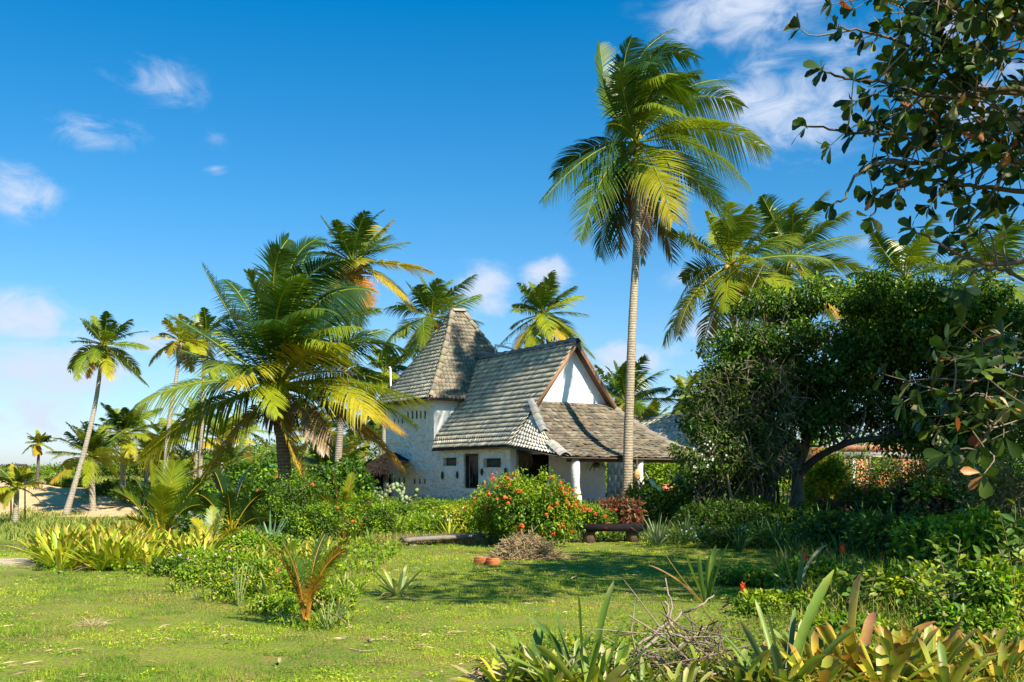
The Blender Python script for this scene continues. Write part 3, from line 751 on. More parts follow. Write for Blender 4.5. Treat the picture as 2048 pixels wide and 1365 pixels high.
# ragged straw hanging at the corner
b = MB(); rs = np.random.default_rng(3)
for k in range(90):
    p = H(.2 - rs.random() * .9, TL + .1 + rs.random() * .3, 2.5); L = .35 + rs.random() * .6
    tube(b, [p, p + A3((rs.random() - .5) * .1, 0, -L * .5), p + A3((rs.random() - .5) * .25, 0, -L)], [.012, .01, .004], pick([(.30, .22, .13), (.20, .15, .10), (.14, .10, .07)], 1, .2, rs)[0], 3)
b.build('straw_fringe', M['dry'], house)

# antenna on the ridge: bent white pipe beside a small roof vent
an = thing('antenna', 'thin bent white aerial pipe on the cottage ridge beside the tower', 'antenna', tuple(H(6.6, .1, RZ)))
yb = 47.7
b = MB(); tube(b, [P(991, 708, yb), P(991, 689, yb)], .04, (.6, .6, .58), 6); b.build('mast', M['metal'], an)
b = MB(); tube(b, [P(991, 691, yb), P(1010, 694, yb), P(1026, 698, yb)], .05, (.8, .8, .8), 6); b.build('arm', M['metal'], an)
b = MB(); tube(b, spline([P(1003, 692, yb), P(1015, 687, yb), P(1024, 689, yb), P(1026, 696, yb)], 10), .012, (.7, .7, .7), 4); b.build('wire', M['metal'], an)
pl = thing('white_pole', 'thin white pole standing behind the left tower eave', 'pole', tuple(P(780, 940, 55)))
b = MB(); tube(b, [P(784, 950, 55), P(781, 737, 55)], .045, (.8, .8, .78), 8); b.build('shaft', M['metal'], pl)
b = MB(); tube(b, [P(779.5, 737, 55), P(779.5, 734, 55)], .06, (.75, .75, .73), 8); b.build('cap', M['metal'], pl)

# --- thatched lean-to left of the tower
lt = thing('thatched_shelter', 'low thatched shelter with shade painted into its thatch, on posts left of the tower', 'shelter', tuple(ground(745, 47)))
b = MB(); rs = np.random.default_rng(8)
apx = P(775, 905, 50); e0, e1 = P(712, 946, 46), P(778, 950, 44.5)
tri = np.array([apx, e0, e1, apx + A3(1.5, 1.5, 0), P(712, 946, 50)])
b.add(tri, [[0, 1, 2], [0, 2, 3], [0, 4, 1]], (.012, .009, .007))  # thatch colours kept near black to paint in the palm's shade
for k in range(420):
    u_, v_ = rs.random(), rs.random() ** .6
    p = apx + (e0 - apx) * v_ * (1 - u_) + (e1 - apx) * v_ * u_ + UP * .04
    d = nrm((e0 - apx) * (1 - u_) + (e1 - apx) * u_) * (.5 + .4 * rs.random()) + A3(*(rs.random(3) - .5)) * .15
    tube(b, [p, p + d * .6, p + d], [.02, .018, .006], pick([(.022, .017, .012), (.036, .027, .018), (.015, .011, .008)], 1, .2, rs)[0], 3, False)
b.build('thatch', M['dry'], lt)
for px in (716, 743, 771):
    b = MB(); tube(b, [P(px, 1000, 46), P(px + 1, 944, 46)], [.13, .11], (.24, .22, .19), 9, rough=.1); b.build('post', M['bark'], lt)
b = MB(); box(b, P(712, 992, 50.5), A3(1.7, 0, 0), A3(0, .1, 0), A3(0, 0, 1.4), (.03, .025, .02)); b.build('back_wall', M['wood'], lt)
# ------------------------------------------------------------------ palms
GP = {'deep': (.018, .062, .016), 'green': (.040, .10, .013), 'mid': (.10, .17, .010), 'lime': (.24, .29, .012), 'yellow': (.48, .36, .018), 'orange': (.45, .20, .025),
      'brown': (.22, .12, .06), 'dead': (.36, .25, .17), 'pinkdead': (.34, .22, .20)}
def g_(x): return np.asarray(GP[x] if isinstance(x, str) else x, float)
def frond(P0, P1, P2, nl=62, ll=.85, lw=.032, col='green', tip=None, grav=.55, wind=(.16, 0, 0), start=.16, twist=0., vee=.25, rach=.035, fwd=(.35, 1.3), mb=None, rc=None, rs=None, droopy=1., tdry=.0, gap=.07, face=0.):
    """pinnate frond along a bezier; returns mesh builder"""
    mb = mb or MB(); rs = rs or R
    P0, P1, P2 = [np.asarray(x, float) for x in (P0, P1, P2)]
    col = g_(col); tipc = g_(tip) if tip is not None else col * 1.05
    t = start + (1 - start) * (np.linspace(0, 1, nl) ** .92)
    B = bez(P0, P1, P2, t); T = nrm(np.gradient(B, axis=0))
    hz = P2 - P0; hz[2] = 0
    if np.linalg.norm(hz) < .15: hz = A3(1, .2, 0)
    S0 = nrm(np.cross(hz, UP_)); 
    S = nrm(S0[None] - (T @ S0)[:, None] * T); Nn = np.cross(S, T)
    Nn = np.where((Nn[:, 2:3] < -.4) & False, -Nn, Nn)
    tw = twist * t + face
    S, Nn = np.cos(tw)[:, None] * S + np.sin(tw)[:, None] * Nn, -np.sin(tw)[:, None] * S + np.cos(tw)[:, None] * Nn
    u = (t - start) / (1 - start)
    prof = np.minimum(1, .40 + u * 3.2) * (1 - .78 * u ** 3.2)
    wnd = np.asarray(wind, float)
    K = 5
    sK = np.linspace(0, 1, K)
    wprof = np.array([.6, 1, .85, .5, .04])
    Vs, Cs = [], []
    for sd in (1, -1):
        f = fwd[0] + (fwd[1] - fwd[0]) * u ** 1.5 + (rs.random(nl) - .5) * .16 + .40 * (vnoise(u * 9 + rs.random() * 50, u * 0, 1) - .5)
        d = nrm(S * sd + T * f[:, None] + Nn * (vee + (rs.random(nl) - .5) * .12)[:, None])
        L = ll * prof * (.80 + .3 * rs.random(nl)) * (rs.random(nl) > gap) * np.where(vnoise(u * 14 + rs.random() * 60, u * 0, 1) > .86, .35, 1)
        G = (wnd + A3(0, 0, -grav * droopy))[None] * (.6 + .7 * vnoise(u * 5 + rs.random() * 60, u * 0, 1)[:, None] + .12 * rs.random((nl, 1)))
        q = B[:, None] + L[:, None, None] * (d[:, None] * sK[None, :, None] + G[:, None] * (sK ** 2)[None, :, None])
        dd = nrm(np.gradient(q, axis=1))
        wv = nrm(np.cross(dd, Nn[:, None] + .001))
        W = lw * (.75 + .5 * prof)[:, None, None] * wprof[None, :, None]
        V = np.stack([q + wv * W, q - wv * W], 2)          # nl,K,2,3
        cc = col[None] * (1 - u[:, None] ** 1.6 * .8) + tipc[None] * (u[:, None] ** 1.6 * .8)
        cc = cc * (1 + (rs.random((nl, 1)) - .5) * .5)
        cK = cc[:, None, None, :] * np.ones((1, K, 2, 1))
        if tdry > 0:
            m = (rs.random(nl) < tdry)[:, None, None, None] * ss(.55, 1, sK)[None, :, None, None]
            cK = cK * (1 - m) + g_('dead') * m
        Vs.append(V.reshape(-1, 3)); Cs.append(cK.reshape(-1, 3))
    V = np.concatenate(Vs); nb = nl * 2
    b = (np.arange(nb) * K * 2)[:, None, None] + (np.arange(K - 1) * 2)[None, :, None] + np.array([0, 1, 3, 2])[None, None]
    mb.add(V, [b.reshape(-1, 4)], np.concatenate(Cs))
    tt = np.linspace(0, 1, 14); Bc = bez(P0, P1, P2, tt)
    rc = g_(rc) if rc is not None else g_('lime') * .9 + g_('yellow') * .2
    tube(mb, Bc, rach * (1 - .85 * tt) + .004, rc, 5, False)
    return mb
UP_ = A3(0, 0, 1)

def coconuts(root, c, n, r, rad, cols, seed=1):
    rs = np.random.default_rng(seed); proto = None
    for k in range(n):
        a = rs.random() * 2 * np.pi; p = c + A3(math.cos(a) * r * (.6 + .5 * rs.random()), math.sin(a) * r * (.6 + .5 * rs.random()), -.1 - .45 * rs.random())
        mb = MB()
        th = np.linspace(0, np.pi, 7); ring = np.linspace(0, 2 * np.pi, 10, endpoint=False)
        V = np.array([p + rad * A3(math.sin(x) * math.cos(y), math.sin(x) * math.sin(y), 1.2 * math.cos(x)) for x in th for y in ring])
        fc = [[i * 10 + j, i * 10 + 10 + j, i * 10 + 10 + (j + 1) % 10, i * 10 + (j + 1) % 10] for i in range(6) for j in range(10)]
        mb.add(V, [np.array(fc)], pick(cols, 1, .15, rs)[0]); mb.build('coconut', M['waxy'], root, smooth=True)

def trunk(root, pts, r0, r1, col, n=40, seg=12, flare=1.5):
    sp = spline(pts, n); t = np.linspace(0, 1, n)
    r = r0 + (r1 - r0) * t; r = r * (1 + (flare - 1) * np.exp(-t * 18)) * (1 + .02 * np.sin(t * 150))
    mb = MB(); c0 = np.asarray(col, float); cc = c0[None] * (1 + .25 * (vnoise(t * 9, t * 0, 1)[:, None] - .5))
    tube(mb, sp, r, cc, seg, rough=.05)
    return mb.build('trunk', M['trunk'], root, smooth=True)

def fr_px(root, Y, c, items, ll, lw=.034, nl=70, wind=(.2, 0, 0), grav=.55, seed=1, rach=.04, **kw):
    """fronds given by control point / tip in photo pixels with depth offsets"""
    rs = np.random.default_rng(seed)
    for it in items:
        (cx, cy, dc), (tx, ty, dt), col, tip = it[:4]
        o = dict(kw); o.update(it[4] if len(it) > 4 else {})
        P0 = c + A3(*(rs.random(3) - .5)) * .15
        lls = o.pop('ll', 1.); o.setdefault('face', rs.normal() * .42)
        mb = frond(P0, P(cx, cy, Y + dc), P(tx, ty, Y + dt), nl=o.pop('nl', nl), ll=ll * lls, lw=lw, col=col, tip=tip, grav=o.pop('grav', grav), wind=o.pop('wind', wind), rs=rs, rach=rach, **o)
        mb.build('frond', M['palm'], root)

# --- tall coconut palm in front of the cottage
Yp = 37.8; Yc = 40.4; c = P(1272, 288, Yc)
tp = thing('coconut_palm', 'tallest coconut palm, rising in front of the cottage verandah with wind-swept crown', 'palm tree', tuple(ground(1252, Yp)))
trunk(tp, [P(1252, 1040, Yp), P(1255, 960, Yp), P(1257, 860, Yp + .15), P(1262, 720, Yp + .6), P(1266, 620, Yp + 1.05), P(1274, 480, Yp + 1.75), P(1278, 380, Yp + 2.2), c + A3(0, 0, -.2)], .20, .115, (.30, .25, .18), 70, flare=1.25)
fr_px(tp, Yc, c, [
    ((1200, 268, -.6), (1088, 398, -1.2), 'green', 'mid', {'ll': .95, 'nl': 60, 'grav': .8, 'wind': (0, 0, 0), 'face': .5}),
    ((1195, 262, 1.0), (1108, 352, 1.8), 'deep', 'green', {'ll': .9, 'wind': (0, 0, 0), 'face': -.4}),
    ((1205, 310, -.8), (1160, 480, -1.0), 'mid', 'mid', {'tdry': .3, 'wind': (0, 0, 0), 'face': .7}),
    ((1228, 330, .5), (1200, 512, .8), 'deep', 'green', {'ll': 1., 'face': -.6}),
    ((1232, 370, .9), (1238, 505, 1.4), 'deep', 'brown', {}),
    ((1210, 215, .6), (1200, 90, 1.0), 'green', 'mid', {'wind': (.35, 0, .1), 'grav': .2}),
    ((1228, 150, -.4), (1262, 78, -.8), 'deep', 'deep', {'wind': (.25, 0, 0), 'grav': .3}),
    ((1222, 120, .6), (1345, 60, 1.6), 'green', 'green', {'wind': (.2, 0, 0), 'grav': .5}),
    ((1262, 100, -.8), (1300, 128, -2.4), 'deep', 'green', {'wind': (.15, 0, 0), 'grav': .6}),
    ((1255, 60, 0), (1392, 115, .5), 'green', 'mid', {'grav': .6, 'face': .6}),
    ((1290, 110, -.6), (1385, 190, -1.5), 'mid', 'mid', {}),
    ((1360, 150, .5), (1482, 212, 1.0), 'mid', 'lime', {'grav': .7, 'wind': (.1, 0, 0), 'face': .8}),
    ((1350, 150, 1.2), (1465, 160, 2.0), 'green', 'mid', {}),
    ((1410, 215, -.3), (1538, 302, -.5), 'lime', 'lime', {'grav': .9, 'wind': (.05, 0, 0), 'face': .6}),
    ((1400, 250, -.9), (1498, 372, -1.6), 'mid', 'lime', {'grav': .8, 'wind': (.05, 0, 0)}),
    ((1360, 300, .6), (1462, 455, 1.2), 'green', 'mid', {'tdry': .25, 'grav': .5}),
    ((1350, 300, 1.4), (1440, 405, 2.4), 'deep', 'green', {}),
    ((1335, 320, -1.3), (1392, 500, -1.8), 'lime', 'yellow', {'tdry': .4, 'grav': .4}),
    ((1310, 310, -1.9), (1345, 440, -2.8), 'lime', 'yellow', {'tdry': .3}),
    ((1310, 360, 1.0), (1345, 522, 1.4), 'deep', 'brown', {'ll': .8}),
    ((1282, 400, -.3), (1285, 525, -.3), 'pinkdead', 'pinkdead', {'ll': .38, 'vee': -.2, 'grav': .9}),
    ((1290, 380, .2), (1300, 480, .2), 'brown', 'dead', {'ll': .45, 'grav': .9}),
    ((1262, 380, .2), (1268, 470, .3), 'brown', 'brown', {'ll': .35, 'grav': .9}),
    ((1248, 200, -1.2), (1235, 130, -3.0), 'green', 'mid', {'grav': .4}),
    ((1300, 180, -1.2), (1345, 225, -3.0), 'mid', 'lime', {'grav': .5}),
    ((1240, 200, 1.2), (1215, 185, 2.8), 'deep', 'green', {}),
    ((1312, 170, 1.2), (1400, 150, 2.8), 'deep', 'green', {}),
    ((1245, 240, -.9), (1215, 250, -2.6), 'mid', 'green', {'ll': .8}),
    ((1290, 70, .2), (1330, 95, .6), 'green', 'mid', {'grav': .5}), ((1310, 150, .3), (1395, 150, .9), 'green', 'mid', {'grav': .5}), ((1340, 230, .2), (1450, 245, .6), 'lime', 'lime', {'grav': .8, 'wind': (.1, 0, 0)}),
    ((1275, 150, -.6), (1330, 150, -2.2), 'mid', 'lime', {'grav': .5}), ((1225, 230, .2), (1205, 150, .4), 'mid', 'green', {'grav': .3}),
], 1.4, nl=68, seed=21, lw=.0235, wind=(.22, 0, 0), grav=.5)
coconuts(tp, c + A3(0, -.1, 0), 11, .55, .15, [(.30, .28, .03), (.16, .20, .03), (.42, .30, .04)], 2)

# --- broad young coconut palm at left
Yq = 30.0; c = P(560, 775, Yq)
yp = thing('coconut_palm', 'broad young coconut palm with drooping yellow lower fronds left of the tower', 'palm tree', tuple(ground(575, Yq)))
trunk(yp, [P(574, 1060, Yq), P(572, 980, Yq), P(566, 900, Yq), P(562, 840, Yq), c + A3(0, 0, -.1)], .21, .17, (.16, .12, .09), 40, flare=1.3)
fr_px(yp, Yq, c, [
    ((470, 660, .4), (405, 532, .8), 'deep', 'green', {'wind': (.2, 0, .05), 'grav': .25}),
    ((430, 680, .2), (342, 632, .4), 'deep', 'mid', {'grav': .35, 'wind': (.15, 0, 0)}),
    ((425, 720, 1.0), (360, 700, 2.0), 'green', 'mid', {}),
    ((525, 600, -.2), (495, 545, -.6), 'mid', 'mid', {'grav': .3}),
    ((520, 540, .6), (575, 480, 1.2), 'deep', 'green', {'grav': .35}),
    ((545, 500, .2), (640, 478, .5), 'green', 'green', {'grav': .4}),
    ((560, 520, -.6), (700, 520, -1.0), 'deep', 'deep', {'grav': .5}),
    ((525, 600, -.9), (600, 550, -2.4), 'green', 'mid', {'grav': .55}),
    ((600, 560, -.3), (735, 580, -.5), 'deep', 'green', {'grav': .55}),
    ((640, 620, .5), (755, 620, 1.0), 'lime', 'lime', {'grav': .4}),
    ((690, 640, .6), (812, 705, 1.0), 'deep', 'green', {'grav': .5, 'wind': (.05, 0, 0)}),
    ((630, 640, -1.2), (660, 700, -3.0), 'mid', 'lime', {'grav': .5}),
    ((420, 735, -.3), (280, 805, -.6), 'mid', 'lime', {'grav': .65, 'wind': (0, 0, 0)}),
    ((430, 780, -.6), (285, 912, -1.1), 'mid', 'yellow', {'grav': .75, 'wind': (0, 0, 0)}),
    ((480, 830, -.7), (388, 985, -1.2), 'brown', 'yellow', {'grav': .6, 'll': .6, 'wind': (0, 0, 0)}),
    ((530, 690, -1.2), (470, 770, -2.8), 'lime', 'yellow', {'grav': .5}),
    ((505, 720, -1.3), (555, 830, -2.6), 'lime', 'lime', {'grav': .5, 'll': .6}),
    ((560, 840, -.9), (606, 958, -1.3), 'yellow', 'orange', {'grav': .3, 'll': .5}),
    ((620, 800, -.9), (650, 905, -1.7), 'brown', 'dead', {'grav': .6, 'll': .5}),
    ((690, 745, -.2), (842, 800, -.4), 'lime', 'lime', {'grav': .6}),
    ((690, 740, -1.1), (735, 830, -2.2), 'lime', 'yellow', {'grav': .6}),
    ((700, 780, -.7), (805, 868, -1.1), 'yellow', 'orange', {'grav': .35, 'll': .7}),
    ((700, 810, -.4), (805, 935, -.8), 'brown', 'orange', {'grav': .5, 'll': .6, 'tdry': .6}),
    ((660, 790, .6), (770, 890, 1.0), 'mid', 'brown', {'ll': .8}),
    ((720, 760, .8), (830, 850, 1.6), 'green', 'mid', {}),
    ((470, 690, 1.6), (455, 640, 3.2), 'deep', 'deep', {}),
    ((650, 640, 1.6), (700, 600, 3.2), 'deep', 'green', {}),
    ((600, 690, -1.4), (690, 690, -3.2), 'yellow', 'lime', {'grav': .5}),
    ((500, 640, -1.0), (545, 640, -3.4), 'green', 'green', {'grav': .5}),
    ((575, 560, 1.2), (620, 500, 2.8), 'deep', 'deep', {}),
    ((470, 700, -1.0), (420, 745, -2.6), 'mid', 'lime', {'grav': .5}),
    ((560, 600, -1.6), (650, 620, -3.2), 'green', 'mid', {'grav': .5}),
    ((590, 520, .9), (690, 560, 2.2), 'green', 'deep', {}), ((500, 590, 1.2), (450, 560, 2.4), 'deep', 'green', {}), ((530, 560, -.4), (560, 500, -1.2), 'mid', 'green', {'grav': .3}),
    ((630, 690, .9), (770, 660, 1.8), 'green', 'mid', {}), ((610, 640, -.8), (720, 655, -1.8), 'mid', 'lime', {'grav': .6}), ((455, 790, .8), (350, 860, 1.6), 'green', 'mid', {}), ((640, 720, 1.6), (760, 760, 3.0), 'green', 'mid', {}),
], 1.3, nl=70, seed=31, lw=.0215, rach=.045, wind=(.1, 0, 0), grav=.5)
b = MB(); rs = np.random.default_rng(6)
for k in range(130):
    a = rs.random() * 6.28; p = c + A3(math.cos(a) * .22, math.sin(a) * .22, -.1 - .5 * rs.random()); L = .3 + rs.random() * .8
    strap(b, p, a, -.6 - .7 * rs.random(), L, .07, .6, pick([(.10, .07, .05), (.2, .14, .09), (.06, .045, .035), (.35, .24, .1)], 1, .2, rs)[0], k=5)
b.build('dry_sheath', M['dry'], yp)
coconuts(yp, c + A3(-.1, -.3, .1), 7, .35, .12, [(.34, .24, .03), (.25, .22, .03), (.40, .22, .03)], 5)

# --- other palms: crown grown from angles
def palm(name, label, px, py, Y, R_, base, nf=22, ll=None, cols=('green', 'mid', 'lime'), old='yellow', wind=.25, seed=1, tr=(.15, .11), tc=(.30, .26, .2), sep=True, nuts=0, elmin=-50, upb=1., group=None, bend=None, nl=46, dead=1, trunkcurve=None):
    rs = np.random.default_rng(seed); c = P(px, py, Y); ll = ll or R_ * .31
    bpt = ground(base, Y) + A3(0, 0, -.15)
    root = thing('coconut_palm', label, 'palm tree', tuple(bpt), group)
    mids = trunkcurve or [bpt * .66 + c * .34 + A3((bend or 0), 0, 0), bpt * .33 + c * .67 + A3((bend or 0) * .7, 0, 0)]
    trunk(root, [bpt] + mids + [c + A3(0, 0, -.1)], tr[0], tr[1], tc, 36, 10)
    crown = MB() if not sep else None
    for k in range(nf):
        f = k / nf; el = math.radians(84 - (84 - elmin) * f ** .85 * upb) + (rs.random() - .5) * .12; az = k * 2.399 + rs.random() * .35
        L = R_ * (.78 + .3 * min(1, f * 3)) * (.78 + .36 * rs.random())
        h = A3(math.cos(az), math.sin(az), 0)
        p1 = c + (h * math.cos(el) + UP_ * math.sin(el)) * L * .55
        p2 = p1 + (h * (.5 + .1 * math.cos(el)) * L * .8 + UP_ * (-.32 + .80 * max(0, math.sin(el)) - .35 * (el < 0)) * L) * .8 + A3(wind * L * .55, 0, 0)
        p1 = p1 + A3(rs.normal(), rs.normal(), rs.normal() * .6) * L * .07
        r = rs.random()
        if f > .88: col, tp_ = (old, 'orange') if r < .5 else ('lime', old)
        elif f > .5: col, tp_ = (cols[1], cols[2]) if r < .6 else (cols[2], cols[2])
        else: col, tp_ = (cols[0], cols[1]) if r < .65 else (cols[1], cols[2])
        mb = frond(c + A3(*(rs.random(3) - .5)) * .12, p1, p2, nl=nl, ll=ll, lw=.017 + Y * .00020, col=col, tip=tp_, grav=.32 + .22 * rs.random(), wind=(wind * .9, 0, 0), rs=rs, mb=crown, rach=.04, tdry=.25 * f, face=rs.normal() * .35)
        if sep: mb.build('frond', M['palm'], root)
    dm_ = crown or MB()
    for k in range(dead):
        a = rs.random() * 6.28; h = A3(math.cos(a), math.sin(a), 0)
        m_ = frond(c, c + h * .5 - UP_ * .5, c + h * .35 - UP_ * R_ * .62, nl=30, ll=ll * .55, lw=.03, col='orange' if rs.random() < .5 else 'brown', tip='brown', grav=.8, rs=rs, mb=crown)
        if sep: m_.build('dead_frond', M['palm'], root)
    if crown: crown.build('crown', M['palm'], root)
    if nuts: coconuts(root, c, nuts, .4, .14, [(.35, .30, .04), (.45, .30, .05)], seed)
    return root
GR = 'coconut palms standing behind the garden'
palm('b', 'yellowing coconut palm rising behind the broad young palm', 705, 525, 45, 3.0, 668, 24, cols=('green', 'mid', 'yellow'), old='orange', wind=.2, seed=3, tr=(.17, .12), tc=(.26, .22, .18), nuts=4, nl=54, elmin=-42, dead=2)
palm('c', 'green coconut palm whose crown shows behind the tower roof', 862, 635, 60, 3.3, 858, 26, cols=('green', 'mid', 'lime'), wind=.22, seed=6, nl=50)
palm('d', 'coconut palm with yellow-green crown directly behind the cottage ridge', 1085, 630, 62, 3.0, 1088, 26, cols=('green', 'lime', 'lime'), wind=.18, seed=8, nuts=4, nl=50)
palm('e', 'coconut palm with browning skirt left of the pair over the dark tree', 1462, 530, 45, 3.6, 1478, 28, cols=('green', 'lime', 'lime'), old='brown', wind=.28, seed=12, tr=(.17, .14), nuts=5, nl=56, dead=4)
palm('f', 'coconut palm on the right of the pair over the dark tree', 1580, 520, 50, 3.8, 1590, 24, cols=('green', 'mid', 'lime'), wind=.3, seed=14, nl=56)
palm('g', 'coconut palm peeking over the dark tree below the almond twigs', 1812, 560, 48, 3.1, 1815, 22, cols=('green', 'mid', 'lime'), wind=.3, seed=16)
palm('h', 'coconut palm half hidden behind almond boughs at far right', 1975, 560, 44, 3.6, 1980, 24, cols=('green', 'mid', 'lime'), wind=.25, seed=18)
palm('i', 'low coconut palm right behind the tall trunk beyond the verandah', 1252, 805, 58, 2.9, 1258, 22, cols=('green', 'mid', 'mid'), wind=.3, seed=20, elmin=-30)
palm('j', 'small distant palm between verandah roof and dark tree', 1372, 790, 68, 2.2, 1372, 16, cols=('green', 'lime', 'lime'), wind=.25, seed=22, sep=False)
palm('k', 'small palm crown just left of the tower eave', 768, 745, 60, 2.0, 768, 18, cols=('deep', 'mid', 'lime'), wind=.1, seed=24, sep=False)
# left group
palm('l', 'leaning coconut palm with orange dead fronds on the sandy bank', 206, 690, 62, 2.35, 130, 24, cols=('green', 'mid', 'lime'), old='yellow', wind=.15, seed=26, tr=(.17, .11), tc=(.36, .32, .27), dead=3, elmin=-48, nl=44,
     trunkcurve=[P(168, 905, 62), P(192, 800, 62)])
palm('m', 'slender coconut palm left of the broad young palm', 362, 682, 58, 1.9, 322, 20, cols=('green', 'lime', 'yellow'), wind=.15, seed=28, tr=(.14, .09), tc=(.36, .32, .27), sep=False, nl=40, trunkcurve=[P(338, 850, 58), P(352, 760, 58)], elmin=-30)
palm('n', 'palm half hidden behind the tip of the young palm frond', 410, 672, 64, 2.1, 398, 20, cols=('green', 'mid', 'lime'), wind=.1, seed=30, tr=(.14, .1), sep=False, nl=40)
palm('o', 'lone small palm on the crest of the dune', 78, 888, 70, 1.15, 74, 16, cols=('deep', 'mid', 'yellow'), wind=.15, seed=32, tr=(.12, .08), tc=(.12, .1, .09), sep=False, nl=30, elmin=-25)
palm('p', 'bushy low palm beside the foot of the leaning palm', 182, 912, 64, 2.7, 186, 26, cols=('green', 'lime', 'lime'), old='lime', wind=.08, seed=34, tr=(.2, .16), nl=44, elmin=-12, dead=0)
palm('q', 'low palm with blue-green top behind the leaning palm', 246, 868, 67, 2.6, 246, 24, cols=('deep', 'mid', 'lime'), wind=.1, seed=36, tr=(.2, .15), nl=44, elmin=-20, dead=0, sep=False)
palm('r', 'short palm with yellow skirt at the left edge of the sand', 34, 975, 52, 1.45, 30, 18, cols=('deep', 'lime', 'yellow'), old='yellow', wind=.05, seed=38, tr=(.15, .12), nl=36, elmin=-20, dead=0)
# palms filling the background behind the young palm: each its own
bgp = [(300, 905, 72, 2.2), (335, 880, 78, 2.2), (395, 850, 76, 2.6), (440, 880, 66, 2.4), (490, 860, 80, 2.4), (455, 935, 60, 2.0), (640, 880, 62, 2.6), (655, 935, 52, 2.1),
       (610, 850, 82, 2.4), (690, 905, 70, 2.2), (735, 880, 74, 2.2), (760, 850, 85, 2.6), (1300, 850, 76, 2.4), (1235, 790, 72, 2.6), (1420, 800, 60, 2.6), (1700, 640, 62, 3.0), (1900, 650, 56, 3.2), (700, 960, 56, 1.8), (350, 960, 60, 1.6)]
lab = ['low palm in the far row between leaning and slender palms', 'low palm just behind the slender palm trunk', 'rounded palm behind the left fronds of the young palm', 'green palm under the left fronds of the young palm',
       'distant palm left of the young palm trunk', 'short palm beside the bushes left of the young palm trunk', 'yellow-green palm right of the young palm trunk', 'short arching palm behind the thin bare palm trunk',
       'distant palm directly behind the young palm crown', 'low palm between the bare trunk and the thatched shelter', 'palm behind the thatched shelter', 'distant palm touching the tower wall',
       'far palm seen above the verandah roof edge', 'green palm behind the gable foot', 'palm at the left flank of the dark tree', 'palm behind the top of the dark tree', 'yellow-green palm behind the right part of the dark tree',
       'stubby palm beside the thatched shelter', 'stubby palm left of the green bushes']
for k, ((px, py, Y, r_), lb) in enumerate(zip(bgp, lab)):
    palm('x', lb, px, py, Y, r_, px + (k * 37 % 23) - 11, 18, cols=('green', 'mid', 'lime') if k % 3 else ('mid', 'lime', 'yellow'), old='lime', wind=.12, seed=50 + k, tr=(.17, .13), sep=False, nl=36, elmin=-15, dead=k % 2, group=GR)

# --- trunkless juvenile palms in the beds
def juvenile(label, px, base_y, Y, items, ll, col_r='yellow', seed=1, nl=34, lw=.016, rach=.02, grav=.15):
    rs = np.random.default_rng(seed); g0 = ground(px, Y); root = thing('young_palm', label, 'palm', tuple(g0))
    for (cx, cy, dc, tx, ty, dt, col, tip) in items:
        mb = frond(g0 + A3(*(rs.random(3) - .5)) * .06, P(cx, cy, Y + dc), P(tx, ty, Y + dt), nl=nl, ll=ll, lw=lw, col=col, tip=tip, grav=grav, wind=(.03, 0, 0), start=.3, face=rs.normal() * .5, rs=rs, rc=col_r, rach=rach, vee=.3, fwd=(.7, 1.6))
        mb.build('frond', M['palm'], root)
    return root
juvenile('young fan-like palm of bright green fronds left of centre behind the bromeliads', 325, 1100, 23, [
    (300, 980, .1, 300, 925, .3, 'lime', 'lime'), (280, 1000, -.1, 235, 985, -.3, 'mid', 'lime'), (330, 960, .2, 360, 940, .5, 'mid', 'mid'), (360, 990, 0, 410, 960, 0, 'green', 'mid'),
    (350, 1010, -.3, 400, 1010, -.7, 'green', 'mid'), (290, 1030, -.3, 235, 1040, -.7, 'mid', 'yellow'), (320, 1010, -.4, 330, 975, -1.1, 'lime', 'lime'), (300, 990, .3, 262, 950, .8, 'green', 'mid'),
    (345, 1040, -.3, 380, 1060, -.6, 'mid', 'yellow'), (300, 1050, -.4, 290, 1060, -.9, 'yellow', 'orange'), (335, 975, -.1, 350, 925, -.2, 'lime', 'mid')], .55, nl=44, grav=.10, lw=.013)
juvenile('dark green young palm between the fan-like palm and the young palm trunk', 462, 1080, 25, [
    (450, 980, 0, 430, 945, 0, 'deep', 'green'), (470, 970, .2, 500, 940, .4, 'deep', 'deep'), (490, 1000, -.1, 530, 985, -.2, 'deep', 'green'), (430, 1000, -.2, 400, 990, -.5, 'green', 'green'),
    (500, 1020, -.3, 545, 1040, -.6, 'green', 'mid'), (460, 1010, -.4, 455, 985, -1, 'green', 'green')], .45, seed=2, nl=34)
juvenile('upright young palm with one orange frond in front of the cactus', 688, 1075, 24, [
    (672, 1000, 0, 668, 942, 0, 'mid', 'lime'), (690, 1000, .1, 705, 948, .3, 'lime', 'lime'), (665, 1010, -.2, 640, 990, -.5, 'mid', 'lime'), (705, 1030, -.2, 742, 1005, -.5, 'orange', 'orange'),
    (680, 1020, -.4, 690, 985, -1, 'lime', 'lime'), (655, 1040, -.1, 632, 1035, -.3, 'mid', 'yellow')], .36, 'orange', seed=3, nl=32)
juvenile('low yellow-green young palm beside the fan-like palm', 425, 1100, 21, [
    (410, 1060, 0, 385, 1040, 0, 'lime', 'yellow'), (430, 1050, 0, 450, 1020, 0, 'lime', 'lime'), (425, 1050, .2, 425, 1015, .5, 'mid', 'lime'), (445, 1070, -.2, 475, 1060, -.4, 'yellow', 'lime')], .3, seed=4, nl=26)
juvenile('slender young palm with bright fronds at the sandy bank', 480, 1050, 36, [
    (470, 990, 0, 455, 955, 0, 'lime', 'lime'), (490, 980, 0, 510, 950, 0, 'lime', 'mid'), (500, 1000, 0, 530, 990, 0, 'mid', 'lime')], .4, seed=5, nl=26)
